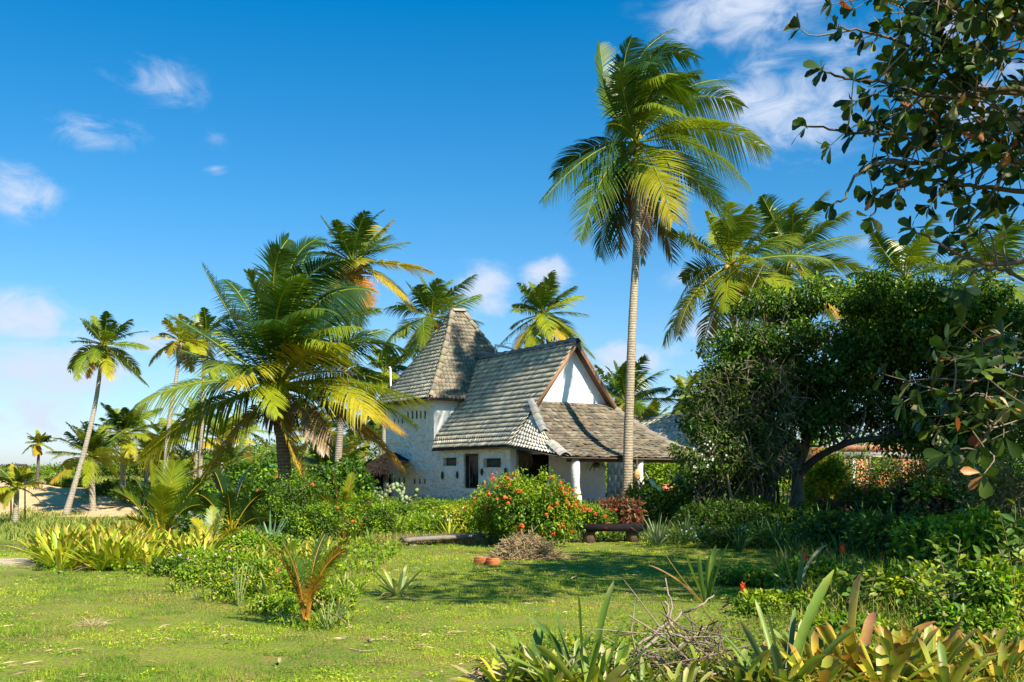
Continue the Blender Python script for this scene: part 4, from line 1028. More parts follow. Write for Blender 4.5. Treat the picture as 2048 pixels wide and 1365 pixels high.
# orange-stemmed seedling in the foreground
juvenile('small palm seedling with orange stems standing alone on the near lawn', 611, 1252, 10.6, [
    (590, 1130, .0, 520, 1070, .0, 'mid', 'lime'), (622, 1120, 0, 705, 1075, 0, 'mid', 'green'), (618, 1120, .1, 650, 1070, .3, 'mid', 'green'), (600, 1140, -.05, 565, 1085, -.2, 'green', 'mid'),
    (612, 1170, -.1, 650, 1150, -.25, 'orange', 'yellow'), (603, 1160, .1, 585, 1110, .3, 'green', 'mid'), (628, 1130, -.05, 690, 1100, -.1, 'mid', 'orange'), (596, 1140, .05, 540, 1090, .1, 'green', 'mid')], .22, 'orange', seed=6, nl=40, lw=.0056, rach=.011, grav=.25)
# ------------------------------------------------------------------ broadleaf plants
def blob_leaves(mb, blobs, n, L, pal, seed=1, shell=.62, ratio=.5, big=True, clump=.55, droop=.25, zmin=None, hole=.0, pal2=None, top=None, cl_s=.6, jit=.22):
    """leaves spread through lumpy volumes; blobs = [(centre, (rx,ry,rz))]"""
    rs = np.random.default_rng(seed)
    w = np.array([r[0] * r[2] + r[1] * r[2] for _, r in blobs]); w = w / w.sum()
    k = rs.choice(len(blobs), int(n * 1.25), p=w)
    Cn = np.array([b[0] for b in blobs])[k]; Rr = np.array([b[1] for b in blobs])[k]
    d = nrm(rs.normal(size=(len(k), 3)))
    lump = .82 + .36 * vnoise(d[:, 0] * 2.2 + k * 3.1, d[:, 2] * 2.2 + d[:, 1] * 1.7, .55)
    rad = (shell + (1 - shell) * rs.random(len(k)) ** .6) * lump
    p = Cn + Rr * d * rad[:, None]
    m = np.ones(len(k), bool)
    if zmin is not None: m &= p[:, 2] > zmin
    else: m &= p[:, 2] > zg(p[:, 0], p[:, 1]) + .03
    cn = vnoise(p[:, 0] + p[:, 2] * .7, p[:, 1] * .8 + p[:, 2], cl_s)
    if hole: m &= rs.random(len(k)) > hole * ss(.5, .8, cn)
    p = p[m][:n]; d = d[m][:n]; cn = cn[m][:n]; n = len(p)
    dd = nrm(d * .8 + rs.normal(size=(n, 3)) * .7 + A3(0, 0, -droop))
    nv = nrm(d * .7 + A3(0, 0, .7) + rs.normal(size=(n, 3)) * .45)
    c = pick(pal, n, jit, rs)
    if pal2 is not None:
        q = (cn > clump)[:, None]; c = np.where(q, pick(pal2, n, jit, rs), c)
    Ls = L * (.65 + .7 * rs.random(n))
    if big: leaves(mb, p, dd, nv, Ls, Ls * ratio, c, fold=.18, cup=.12)
    else: leaves4(mb, p, dd, nv, Ls, Ls * ratio, c)
    return p

def bough(mb, pts, r0, r1, col, n=14, seg=7, wob=.04, rs=R):
    sp = spline(pts, n) if len(pts) > 2 else np.linspace(pts[0], pts[1], n)
    sp = sp + (rs.random(sp.shape) - .5) * wob * np.linspace(0, 1, n)[:, None]
    t = np.linspace(0, 1, n); tube(mb, sp, r0 * (1 - t) + r1 * t, np.asarray(col, float), seg, False, rough=.12)
    return sp

DK = [(.044, .098, .011), (.060, .125, .013), (.080, .15, .015), (.032, .074, .009)]
MD = [(.078, .165, .012), (.115, .21, .014), (.055, .13, .011)]
BR = [(.20, .34, .014), (.28, .39, .016), (.145, .28, .013)]
YL = [(.42, .42, .025), (.34, .38, .02)]
BARK = (.17, .135, .10); BARKD = (.10, .08, .06); GREY = (.27, .24, .20)

# big spreading tree at right with dark dense crown
Yt = 29.0
bt = thing('spreading_tree', 'large dark spreading tree with forked trunk right of the verandah', 'tree', tuple(ground(1590, Yt)))
rs = np.random.default_rng(17)
tb = MB()
base = ground(1590, Yt) + A3(0, 0, -.1)
main = bough(tb, [base, P(1594, 990, Yt), P(1598, 930, Yt + .1), P(1612, 880, Yt + .2), P(1600, 800, Yt + .5), P(1590, 720, Yt + .8)], .20, .09, BARK, 26, 12, .03, rs)
b1 = bough(tb, [P(1600, 945, Yt), P(1640, 912, Yt - .4), P(1700, 885, Yt - .8), P(1790, 870, Yt - 1.2), P(1900, 820, Yt - 1.5)], .125, .05, BARKD, 22, 9, .05, rs)
b2 = bough(tb, [P(1603, 900, Yt), P(1560, 860, Yt - .5), P(1500, 800, Yt - 1), P(1440, 720, Yt - 1.2)], .14, .04, BARK, 18, 8, .05, rs)
b3 = bough(tb, [P(1612, 870, Yt + .2), P(1680, 810, Yt + .6), P(1760, 740, Yt + .8), P(1830, 660, Yt + 1)], .15, .05, BARKD, 18, 8, .05, rs)
b4 = bough(tb, [P(1600, 820, Yt + .4), P(1560, 740, Yt + .8), P(1540, 660, Yt + 1)], .1, .04, BARKD, 14, 7, .05, rs)
tb.build('trunk', M['bark'], bt, smooth=True)
tw = MB(); b2_s = None
tips = []
for br_ in (main[14:], b1[8:], b2[5:], b3[6:], b4[4:]):
    for k in range(34):
        p = br_[rs.integers(0, len(br_))]; L = 1.0 + rs.random() * 1.8
        d = nrm(A3(rs.normal(), rs.normal() * .8, .55 + rs.random() * .7))
        if CX + (p + d * L)[0] / (p + d * L)[1] * F < 1455 or (br_ is b2_s and rs.random() < .3): continue
        q = p + d * L * .55 + A3(*rs.normal(size=3)) * .15; e = p + d * L + A3(*rs.normal(size=3)) * .3 + A3(0, 0, -.15)
        tube(tw, spline([p, q, e], 7), np.linspace(.035, .008, 7), BARK if k % 2 else GREY, 4, False); tips.append(e)
tw.build('branch', M['bark'], bt)
def B_(px, py, Y, rx, ry, rz): return (P(px, py, Y), (rx, ry, rz))
cr = MB()
blobs = [B_(1490, 740, Yt - .6, 1.2, 1.6, 1.1), B_(1565, 690, Yt, 1.7, 2.0, 1.35), B_(1660, 660, Yt, 2.1, 2.2, 1.45), B_(1770, 660, Yt, 2.0, 2.2, 1.3), B_(1880, 690, Yt, 2.0, 2.2, 1.4), B_(1990, 730, Yt, 2.0, 2.2, 1.6),
         B_(1620, 790, Yt, 2.0, 1.8, 1.05), B_(1740, 790, Yt, 2.0, 1.8, 1.05), B_(1540, 840, Yt - .5, 1.4, 1.5, .9), B_(1880, 820, Yt - .5, 1.9, 1.9, 1.0), B_(2020, 850, Yt - 1, 1.9, 1.7, 1.1), B_(1430, 880, Yt - 1, .9, 1.0, 1.1), B_(1425, 830, Yt - .8, .7, 1.0, .8), B_(1410, 940, Yt - 1.2, .7, .9, .7), B_(1500, 930, Yt - .8, .9, .9, .8), B_(1560, 900, Yt + .6, .8, .8, .7), B_(1380, 900, Yt - 1, .5, .7, .6)]
rs2 = np.random.default_rng(91)
for c_, r_ in list(blobs[:11]):
    for k in range(5):
        d_ = nrm(A3(rs2.normal(), rs2.normal() - .5, rs2.normal() * .8 + .35)); f_ = .35 + .3 * rs2.random()
        blobs.append((c_ + d_ * A3(*r_) * .9, (f_ * 1.15, f_, f_ * .8)))
blobs += [B_(1960, 905, Yt - 1.5, 1.3, 1.2, .8), B_(2040, 930, Yt - 2, 1.2, 1.2, .9), B_(1720, 850, Yt - 1.0, 1.5, 1.2, .5), B_(1860, 880, Yt - 1.5, 1.2, 1.0, .5)]
# leaf clumps at the branch ends: uneven, with gaps between them
rs2 = np.random.default_rng(92)
wv_ = np.array([r_[0] * r_[2] for _, r_ in blobs]); wv_ /= wv_.sum(); cl = []
while len(cl) < 640:
    i_ = rs2.choice(len(blobs), p=wv_); c_, r_ = blobs[i_]; d_ = nrm(rs2.normal(size=3)); q_ = c_ + d_ * A3(*r_) * (.45 + .62 * rs2.random() ** .5)
    if q_[2] < (2.2 if q_[0] > 8.4 else 1.0) or (vnoise(q_[0] + 4, q_[2] * 1.2 + q_[1] * .3, .8) < .30): continue
    f_ = .22 + .34 * rs2.random() ** 1.5; cl.append((q_, (f_ * 1.25, f_ * 1.1, f_ * .75)))
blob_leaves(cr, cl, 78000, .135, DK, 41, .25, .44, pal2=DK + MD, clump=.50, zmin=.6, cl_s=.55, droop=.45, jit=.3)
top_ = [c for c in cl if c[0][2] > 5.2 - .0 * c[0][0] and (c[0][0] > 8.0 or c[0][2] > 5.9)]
blob_leaves(cr, [(c_ + UP * .12, r_) for c_, r_ in top_], 11000, .13, BR + MD, 42, .5, .44, zmin=4.6, droop=.1)  # brighter leaves paint sunlight onto the crown's top and upper right
cr.build('crown', M['waxy'], bt)

# thicket of bare vine-draped branches at the left flank of the tree
th = thing('vine_thicket', 'tangled grey vine-draped thicket leaning on the left flank of the dark tree', 'thicket', tuple(ground(1500, 27)))
st = MB()
for k in range(110):
    px0 = 1380 + rs.random() * 190; b0 = ground(px0, 27 + rs.random() * 2.5)
    px1 = 1390 + rs.random() * 200; py1 = 700 + rs.random() * 200 + max(0, 1470 - px1) * .8
    e = P(px1, py1, 26.4 + rs.random() * 3); m1 = b0 * .6 + e * .4 + A3(rs.normal() * .35, rs.normal() * .3, 0); m2 = b0 * .25 + e * .75 + A3(rs.normal() * .35, rs.normal() * .3, .2)
    r = .012 + .05 * rs.random() ** 3
    tube(st, spline([b0, m1, m2, e], 12), np.linspace(r, .006, 12), pick([(.13, .10, .075), (.19, .155, .11), (.08, .065, .05)], 1, .2, rs)[0], 4, False)
for k in range(1100):
    qx = 1395 + rs.random() * 200; p = P(qx, 720 + max(0, 1460 - qx) * .9 + rs.random() * 230, 26.0 + rs.random() * 2); d = A3(*rs.normal(size=3)) * .22
    tube(st, spline([p, p + d * .5 + A3(*rs.normal(size=3)) * .06, p + d], 4), [.008, .006, .003], pick([(.20, .165, .11), (.13, .11, .075), (.28, .24, .16)], 1, .2, rs)[0], 3, False) if False else tube(st, np.array([p, p + d * .5 + A3(*rs.normal(size=3)) * .07, p + d]), [.009, .007, .003], pick([(.20, .165, .11), (.13, .11, .075), (.28, .24, .16)], 1, .2, rs)[0], 3, False)
st.build('stem', M['dry'], th)
lf = MB()
vb = [B_(1412, 780, 27, .45, .7, .6), B_(1440, 740, 27.5, .5, .7, .5), B_(1400, 850, 27, .5, .6, .55), B_(1500, 680, 27.6, .7, .8, .55), B_(1440, 900, 26.5, .7, .8, .8), B_(1390, 920, 26.5, .5, .6, .6), B_(1500, 900, 26.8, .8, .7, .8), B_(1362, 900, 26.3, .3, .4, .35), B_(1470, 820, 26.6, .5, .5, .7), B_(1425, 800, 27.4, .7, .6, .9)]
blob_leaves(lf, vb, 9500, .10, DK + MD + [(.12, .12, .04)], 44, .3, .45, hole=.75, droop=.5, cl_s=.4)
lf.build('foliage', M['leaf'], th)
fl = MB()
for k in range(16):
    p = P(1385 + rs.random() * 75, 880 + rs.random() * 60, 25.7 + rs.random() * .3)
    leaves4(fl, np.repeat(p[None], 5, 0), nrm(np.stack([np.cos(np.arange(5) * 1.256), np.full(5, -.3), np.sin(np.arange(5) * 1.256)], 1)), np.tile(A3(0, -1, .2), (5, 1)), .03, .026, (.75, .75, .75))
fl.build('blossom', M['petal'], th)

# sea almond: trunk just outside the frame at right, boughs with big leathery leaves reaching in
Ya = 12.5
at_ = thing('almond_tree', 'sea almond tree with leathery leaves whose boughs reach in from the top right', 'tree', tuple(ground(2330, 13.5)))
rs = np.random.default_rng(23)
ab = MB(); root0 = ground(2330, 13.5) + A3(0, 0, -.1)
bough(ab, [root0, P(2300, 900, 13.5), P(2250, 600, 13.3), P(2240, 300, 13.3), P(2200, 60, 13.2), P(2150, -150, 13.2)], .22, .10, BARK, 30, 10, .04, rs); ab.build('trunk', M['bark'], at_, smooth=True)
LIMBS = [
 [(2250, 430, 13.3), (2150, 420, 12.8), (2048, 385, 12.5), (1960, 375, 12.3), (1880, 362, 12.2), (1800, 365, 12.1), (1745, 385, 12.0)],
 [(2250, 330, 13.3), (2120, 265, 13), (2040, 238, 12.6), (1960, 252, 12.4), (1880, 262, 12.2), (1790, 270, 12.0), (1690, 262, 11.9), (1615, 255, 11.8)],
 [(2230, 260, 13.3), (2100, 195, 13), (2000, 185, 12.8), (1920, 168, 12.6), (1870, 120, 12.4), (1800, 85, 12.2), (1720, 62, 12.1), (1675, 55, 12.0)],
 [(2240, 250, 13.3), (2048, 180, 12.2), (1950, 190, 12), (1850, 190, 11.9), (1770, 165, 11.8), (1700, 160, 11.7), (1640, 142, 11.6)],
 [(2200, 100, 13.3), (2080, 60, 12.6), (2000, 30, 12.2), (1930, 25, 12), (1885, 5, 11.9)],
 [(2200, 60, 13.3), (2060, 55, 12), (2015, 40, 11.8), (1960, 25, 11.6), (1920, 28, 11.5), (1880, 2, 11.4)],
 [(2250, 400, 13.3), (2100, 305, 13), (2000, 310, 12.7), (1930, 310, 12.5), (1860, 325, 12.4), (1770, 325, 12.2), (1712, 350, 12), (1690, 395, 11.9), (1665, 412, 11.8)],
 [(1890, 328, 12.4), (1850, 345, 12.3), (1810, 372, 12.2), (1780, 385, 12.1), (1760, 400, 12.1), (1742, 430, 12.0)],
 [(2250, 480, 13.3), (2100, 330, 13), (2048, 330, 12.6), (2010, 350, 12.4), (1985, 385, 12.3), (1950, 440, 12.2), (1925, 470, 12.1), (1900, 475, 12.0)],
 [(2048, 330, 12.6), (2000, 315, 12.4), (1960, 350, 12.3), (1940, 400, 12.3), (1918, 412, 12.2)],
 [(2250, 560, 13.3), (2120, 520, 12.5), (2048, 522, 12), (1980, 528, 11.8), (1930, 515, 11.7), (1880, 490, 11.6), (1822, 458, 11.5)],
 [(2250, 640, 13.3), (2120, 600, 12), (2048, 560, 11.6), (2000, 540, 11.4), (1950, 545, 11.3), (1930, 575, 11.2)],
 [(2280, 760, 13.3), (2130, 740, 11.5), (2048, 715, 11.0), (2000, 735, 10.8), (1960, 760, 10.6), (1900, 790, 10.5)],
 [(2280, 900, 13.3), (2130, 840, 11), (2040, 800, 10.7), (1985, 850, 10.5), (1960, 900, 10.3)],
 [(2240, 300, 13.3), (2120, 130, 13.6), (2020, 100, 13.7), (1940, 95, 13.7), (1860, 60, 13.7), (1800, 10, 13.7), (1760, -40, 13.7)],
 [(2240, 300, 13.3), (2100, 230, 14.2), (1980, 225, 14.2), (1900, 215, 14.2), (1820, 225, 14.2), (1760, 245, 14.2)],
]
limb_pts = []
for L_ in LIMBS:
    pts = [P(*q) for q in L_]; r0 = .042 if len(L_) > 6 else .028
    ab = MB()
    sp = bough(ab, pts, r0, .010, pick([(.10, .08, .06), (.07, .055, .04), (.13, .10, .075)], 1, .1, rs)[0], 34, 6, .05, rs); limb_pts.append(sp); ab.build('branch', M['bark'], at_, smooth=True)
tg = MB(); tufts = []
allp = np.concatenate([l[8:] for l in limb_pts])
def dens(px, py):   # where the crown is thick
    if py < 330: return px > 1745 + max(0, (py - 200)) * .25 + max(0, 60 - py) * .3
    if py < 480: return px > 1985
    return px > 1925 + (20 if py < 640 else -40)
for l in limb_pts: tufts.append((l[-1], nrm(l[-1] - l[-3])))
nt_ = 0
while nt_ < 290:
    i = rs.integers(0, len(allp)); p = allp[i]; px = CX + p[0] / p[1] * F; py = HY - (p[2] - EYE) / p[1] * F
    if px < 2200 and not dens(px, py) and rs.random() < .90: nt_ += 1 if rs.random() < .02 else 0; continue
    if px < 2200 and 340 < py < 620 and rs.random() < .78: continue
    d = nrm(A3(rs.normal() - .45, rs.normal() * .8, rs.normal() * .8 + .1)); L = .25 + rs.random() * .55
    e = p + d * L + A3(0, 0, -.04)
    if nt_ < 95: tg1 = MB()
    else: tg1 = tg
    tube(tg1, spline([p, p + d * L * .5 + A3(*rs.normal(size=3)) * .05, e], 6), np.linspace(.012, .005, 6), pick([(.15, .12, .09), (.22, .18, .13)], 1, .1, rs)[0], 4, False)
    if nt_ < 95: tg1.build('twig', M['bark'], at_)
    tufts.append((e, d)); nt_ += 1
tag(tg.build('twigs', M['bark'], at_), kind='stuff')
AL = [(.022, .052, .012), (.034, .072, .013), (.055, .10, .015), (.10, .15, .018), (.02, .042, .012)]
ALX = [(.36, .09, .04), (.42, .17, .05), (.30, .27, .13), (.40, .36, .18), (.20, .27, .04)]
fm = MB()
for (e, d) in tufts:
    n = rs.integers(5, 10)
    a = np.arange(n) * 2.4 + rs.random() * 6; s1 = nrm(np.cross(d, A3(.1, .3, 1))); s2 = np.cross(d, s1)
    sp = .5 + .9 * rs.random(n)
    dv = nrm(d[None] * .6 + (np.cos(a) * sp)[:, None] * s1 + (np.sin(a) * sp)[:, None] * s2 + A3(0, 0, -.15 - .3 * rs.random()))
    nv = nrm(d[None] + A3(0, 0, .5) + rs.normal(size=(n, 3)) * .35)
    L = (.13 + .13 * rs.random(n)); c_ = pick(AL, n, .2, rs)
    x = rs.random(n) < .11; c_[x] = pick(ALX, x.sum(), .15, rs)
    # obovate leaf of 8 vertices: narrow foot, broad shoulder
    p = np.repeat(e[None], n, 0) + rs.normal(size=(n, 3)) * .015; s = nrm(np.cross(dv, nv)); u = np.cross(s, dv); Lc = L[:, None]; W = Lc * (.50 + .12 * rs.random((n, 1))); cu = (.05 + .22 * rs.random((n, 1))); ed = (.25 * (rs.random((n, 1)) - .1))
    def pt(t, w, dn): return p + dv * Lc * t + s * W * w * .5 + u * (W * abs(w) * ed - Lc * cu * dn)
    Vv = np.stack([pt(0, 0, 0), pt(.3, .42, .1), pt(.62, .92, .35), pt(.86, .86, .7), pt(1.0, .12, 1), pt(.86, -.86, .7), pt(.62, -.92, .35), pt(.3, -.42, .1), pt(.62, 0, .3)], 1)
    b_ = np.arange(n)[:, None] * 9
    fm.add(Vv.reshape(-1, 3), [np.concatenate([b_ + [0, 1, 2, 8], b_ + [8, 2, 3, 4], b_ + [0, 8, 6, 7], b_ + [8, 4, 5, 6]])], np.repeat(c_, 9, 0))
fm.build('foliage', M['waxy'], at_, smooth=True)
# the part of its crown outside the frame, which shades the garden
cr = MB()
blob_leaves(cr, [(A3(11.0, 13.5, 6.5), (2.6, 3.4, 2.2)), (A3(12.5, 17.5, 7.0), (2.8, 3.0, 2.2)), (A3(9.2, 9.5, 7.6), (2.6, 2.6, 1.6)), (A3(10.8, 14.5, 8.6), (3.0, 3.6, 1.4)), (A3(5.7, 8.4, 8.2), (1.9, 1.8, .8)), (A3(7.6, 10.6, 8.6), (1.8, 2.0, .9)), (A3(4.3, 7.0, 7.8), (1.3, 1.1, .5)), (A3(7.6, 7.6, 8.0), (1.5, 1.3, .7))], 15000, .22, AL, 77, .2, .5)
cr.build('crown', M['waxy'], at_)
# second almond, unseen outside the frame, added to shade the spreading tree
a2 = thing('almond_tree', 'added unseen sea almond beyond the right edge, shading the spreading tree', 'tree', tuple(ground(2330, 22)))
b = MB(); bough(b, [ground(2330, 22), P(2330, 700, 22), P(2300, 450, 22), A3(13.8, 20, 11)], .3, .1, BARK, 16, 9, .04, rs); b.build('trunk', M['bark'], a2, smooth=True)
b = MB(); blob_leaves(b, [(A3(15.6, 20.0, 7.6), (2.0, 2.4, 1.6)), (A3(14.2, 21.5, 9.5), (2.8, 3.4, 2.4)), (A3(13.6, 19.5, 12), (2.4, 2.6, 1.8)), (A3(16.5, 21, 11.5), (2.6, 2.6, 1.8))], 17000, .24, AL, 78, .2, .5); b.build('crown', M['waxy'], a2)

# ------------------------------------------------------------------ shrubs
def shrub(name, label, cat, px, Y, w, h, n, L, pal, pal2=None, seed=1, ratio=.45, flowers=None, hole=.3, group=None, mat='leaf', stems=14, depth=None, big=True, shell=.5, fl_name='flower_head', zc=.5, nb=7, **kw):
    rs = np.random.default_rng(seed); g0 = ground(px, Y); root = thing(name, label, cat, tuple(g0), group)
    b = MB(); depth = depth or w * .7
    for k in range(stems):
        a = rs.random() * 6.28; r_ = rs.random() ** .5
        e = g0 + A3(math.cos(a) * r_ * w * .45, math.sin(a) * r_ * depth * .45, h * (.45 + .45 * rs.random()))
        tube(b, spline([g0 + A3(math.cos(a) * .1, math.sin(a) * .1, -.03), g0 * .5 + e * .5 + A3(rs.normal() * .06, 0, 0), e], 6), np.linspace(.022, .006, 6), pick([(.16, .13, .08), (.24, .2, .13)], 1, .2, rs)[0], 4, False)
    b.build('stem', M['bark'], root)
    blobs = []
    for k in range(nb):
        a = k * 2.4 + rs.random(); r_ = (.15 + .32 * rs.random()) * (k > 0)
        blobs.append((g0 + A3(math.cos(a) * r_ * w, math.sin(a) * r_ * depth, h * (.38 + .28 * rs.random())), (w * (.2 + .12 * rs.random()), depth * (.2 + .12 * rs.random()), h * (.3 + .12 * rs.random()))))
    blobs.append((g0 + A3(0, 0, h * .38), (w * .36, depth * .36, h * .4)))
    b = MB(); p = blob_leaves(b, blobs, n, L, pal, seed + 1, shell, ratio, pal2=pal2, hole=hole, big=big, cl_s=max(.15, w * .18), **kw); b.build('foliage', M[mat], root)
    if flowers:
        nf, rad, cols = flowers
        out = p[(np.linalg.norm((p - g0 - A3(0, 0, h * .45)) / A3(w * .5, depth * .5, h * .5), axis=1) > .78)]
        out = out[rs.permutation(len(out))]; chosen = []
        for q in out:
            if len(chosen) >= nf: break
            if flowers[0] > 40 and vnoise(q[0] * 3 + 5, q[2] * 3, 1) < .38: continue
            if q[1] < g0[1] + depth * .3 and all(np.linalg.norm(q - r) > rad * 1.5 for r in chosen): chosen.append(q)
        for q in chosen:
            f = MB(); m = 26; dd = nrm(rs.normal(size=(m, 3)) + A3(0, -.3, .5)); rr = rad * (.7 + .4 * rs.random())
            pp = q + dd * rr * .55 + nrm(q - g0 - A3(0, 0, h * .3)) * .04
            leaves4(f, pp, nrm(np.cross(dd, rs.normal(size=(m, 3)))), dd, rr * .75, rr * .55, pick(cols, m, .15, rs)); f.build(fl_name, M['petal'], root)
    return root
OR = [(.78, .16, .045), (.85, .24, .07), (.72, .10, .05)]; RD = [(.70, .05, .06), (.8, .10, .10)]
# the big ixora in the middle
ix = shrub('ixora_bush', 'large ixora bush full of orange-red flower heads in front of the verandah', 'flowering bush', 1056, 22, 2.0, 1.72, 16000, .075, MD + BR[:1], BR + YL[1:], 101, flowers=(96, .062, OR), hole=.25, nb=11, stems=30)
shrub('ixora_bush', 'tall thin shoots of ixora rising left of the main ixora bush', 'flowering bush', 985, 23, 1.0, 1.25, 3800, .07, BR, YL, 102, flowers=(14, .055, OR), hole=.6)
shrub('ixora_bush', 'small ixora with red and orange flower heads beside the dark bench', 'flowering bush', 1190, 25.2, .85, .95, 3600, .07, BR, MD, 103, flowers=(20, .07, RD + OR[:2]), hole=.3)
shrub('croton', 'purple-red croton behind the dark bench', 'shrub', 1243, 26, 1.05, 1.0, 3200, .13, [(.16, .035, .05), (.22, .05, .07), (.10, .04, .04), (.28, .08, .08)], [(.12, .12, .03), (.3, .12, .06)], 104, ratio=.28, hole=.3)
shrub('shrub', 'bright yellow-green croton tuft at the foot of the tall palm trunk', 'shrub', 1272, 30, .7, 1.35, 1500, .14, [(.45, .38, .04), (.3, .32, .04), (.5, .2, .08)], None, 105, ratio=.3, hole=.3)
# shrub border from the young palm to the ixora
bd = [('leafy shrub with orange flowers left of the bright young palm', 605, 25.5, 1.7, 1.75, 9000, MD, BR, (4, .06, OR)),
      ('rounded green shrub under the young palm trunk', 560, 27, 1.5, 1.4, 6000, DK + MD, MD, None),
      ('low shrub dotted with orange flowers at the lawn edge', 640, 22.5, 1.3, .95, 5200, MD, BR, (5, .05, OR)),
      ('bright green shrub right of the young palm with orange frond', 735, 25.5, 1.2, 1.05, 5200, BR, MD, (4, .05, OR)),
      ('green shrub below the prickly pear', 790, 28, 1.6, .95, 5500, MD, BR, None),
      ('fresh green shrub at the back of the border before the tower', 850, 30, 1.7, .78, 5000, BR, MD, None),
      ('loose yellow-green shrub behind the plank bench', 905, 27, 1.5, .80, 5000, BR + YL, YL, (5, .05, OR)),
      ('feathery shrub under the tall narrow window', 940, 31, 1.6, .72, 4500, YL + BR, BR, None),
      ('low white-flowered shrub behind the plank bench', 850, 25.3, 1.7, .60, 5600, BR, MD, (26, .035, [(.85, .85, .8)])),
      ('small white-flowered shrub between plank bench and ixora', 935, 24.8, 1.0, .8, 4200, BR, YL, (20, .035, [(.85, .85, .8)])),
      ('low green shrub at the left end of the plank bench', 760, 24, .95, .8, 3600, MD, BR, (3, .05, OR))]
for k, (lb, px, Y, w, h, n, pa, pb_, fl_) in enumerate(bd):
    shrub('shrub', lb, 'shrub', px, Y, w, h, n, .075 if k % 2 else .06, pa, pb_, 120 + k * 3, flowers=fl_, hole=.35)
# left-hand beds
ld = [('bright low shrub with tiny white flowers in the middle of the left bed', 430, 17.0, 1.0, .36, 2600, BR, YL, (16, .03, [(.85, .85, .82)])),
      ('bright leafy shrub with pale lilac flowers beside the orange seedling', 440, 15.2, 1.1, .48, 3600, BR, MD, (10, .03, [(.75, .5, .7), (.8, .6, .3)])),
      ('dark leafy shrub left of the orange seedling', 535, 13.2, .75, .5, 2400, MD + BR, YL, (5, .028, [(.4, .2, .6), (.8, .4, .3)])),
      ('small yellow-green bush close behind the orange seedling', 585, 12.4, .55, .5, 2200, YL + BR, BR, (4, .03, OR)),
      ('green shrub at the end of the left bed by the lawn', 510, 19, 1.3, .5, 3600, BR, MD, (6, .03, [(.85, .85, .82)])),
      ('low leafy plant at the lawn corner of the left bed', 345, 15.8, .7, .35, 1600, MD, BR, None),
      ('shrub behind the fan-like palm', 385, 27, 1.8, 1.1, 5200, MD, BR, None),
      ('shrub with broad grey-green leaves beside the fan-like palm', 395, 22, .8, .7, 1500, [(.16, .24, .17), (.22, .30, .2)], MD, None)]
for k, (lb, px, Y, w, h, n, pa, pb_, fl_) in enumerate(ld):
    shrub('shrub', lb, 'shrub', px, Y, w, h, n, (.05 if Y < 18 else .07) * (1.8 if k == 7 else 1), pa, pb_, 180 + k * 3, flowers=fl_, hole=.35, stems=8)
# broadleaf bushes far behind the young palm
fb = [('glossy green sea-grape bush behind the left fronds of the young palm', 378, 40, 2.4, 2.3, 6000, .17),
      ('glossy dense bush behind the young palm trunk', 520, 42, 3.0, 2.9, 8000, .17), ('dark bush between the two palm trunks', 625, 44, 2.6, 2.1, 5600, .14),
      ('low dark bush at the right end of the dune', 450, 46, 2.8, 1.9, 5600, .15), ('tall bush just left of the thatched shelter', 690, 41, 2.0, 1.9, 5000, .13)]
for k, (lb, px, Y, w, h, n, L) in enumerate(fb):
    shrub('bush', lb, 'bush', px, Y, w, h, n, L, MD + [(.05, .16, .025)], BR + [(.08, .24, .03)], 230 + k * 3, ratio=.7, hole=.35, nb=9)
du = [(120, 84, 7, 1.3), (200, 82, 6, 1.5), (265, 80, 7, 1.6), (330, 80, 8, 1.9), (20, 86, 7, 1.0), (-40, 84, 8, 1.2), (410, 78, 8, 2.2), (60, 80, 4, .8), (480, 76, 7, 2.2), (560, 74, 8, 2.4), (640, 72, 8, 2.4), (720, 70, 6, 2.2),
      (135, 72, 2.2, .8), (300, 66, 4.5, 1.2), (240, 70, 3.5, 1.1), (345, 62, 3.5, 1.1), (395, 56, 3.2, 1.2)]
for k, (px, Y, w, h) in enumerate(du):
    o_ = shrub('dune_bush', 'low wind-clipped bush on the dune crest and flank', 'bush', px, Y, w, h, 4500, .20, MD + [(.12, .15, .04)], BR + [(.2, .22, .07)], 260 + k * 3, ratio=.5, hole=.3, depth=w * .5, group='dune bushes', big=False, nb=9)
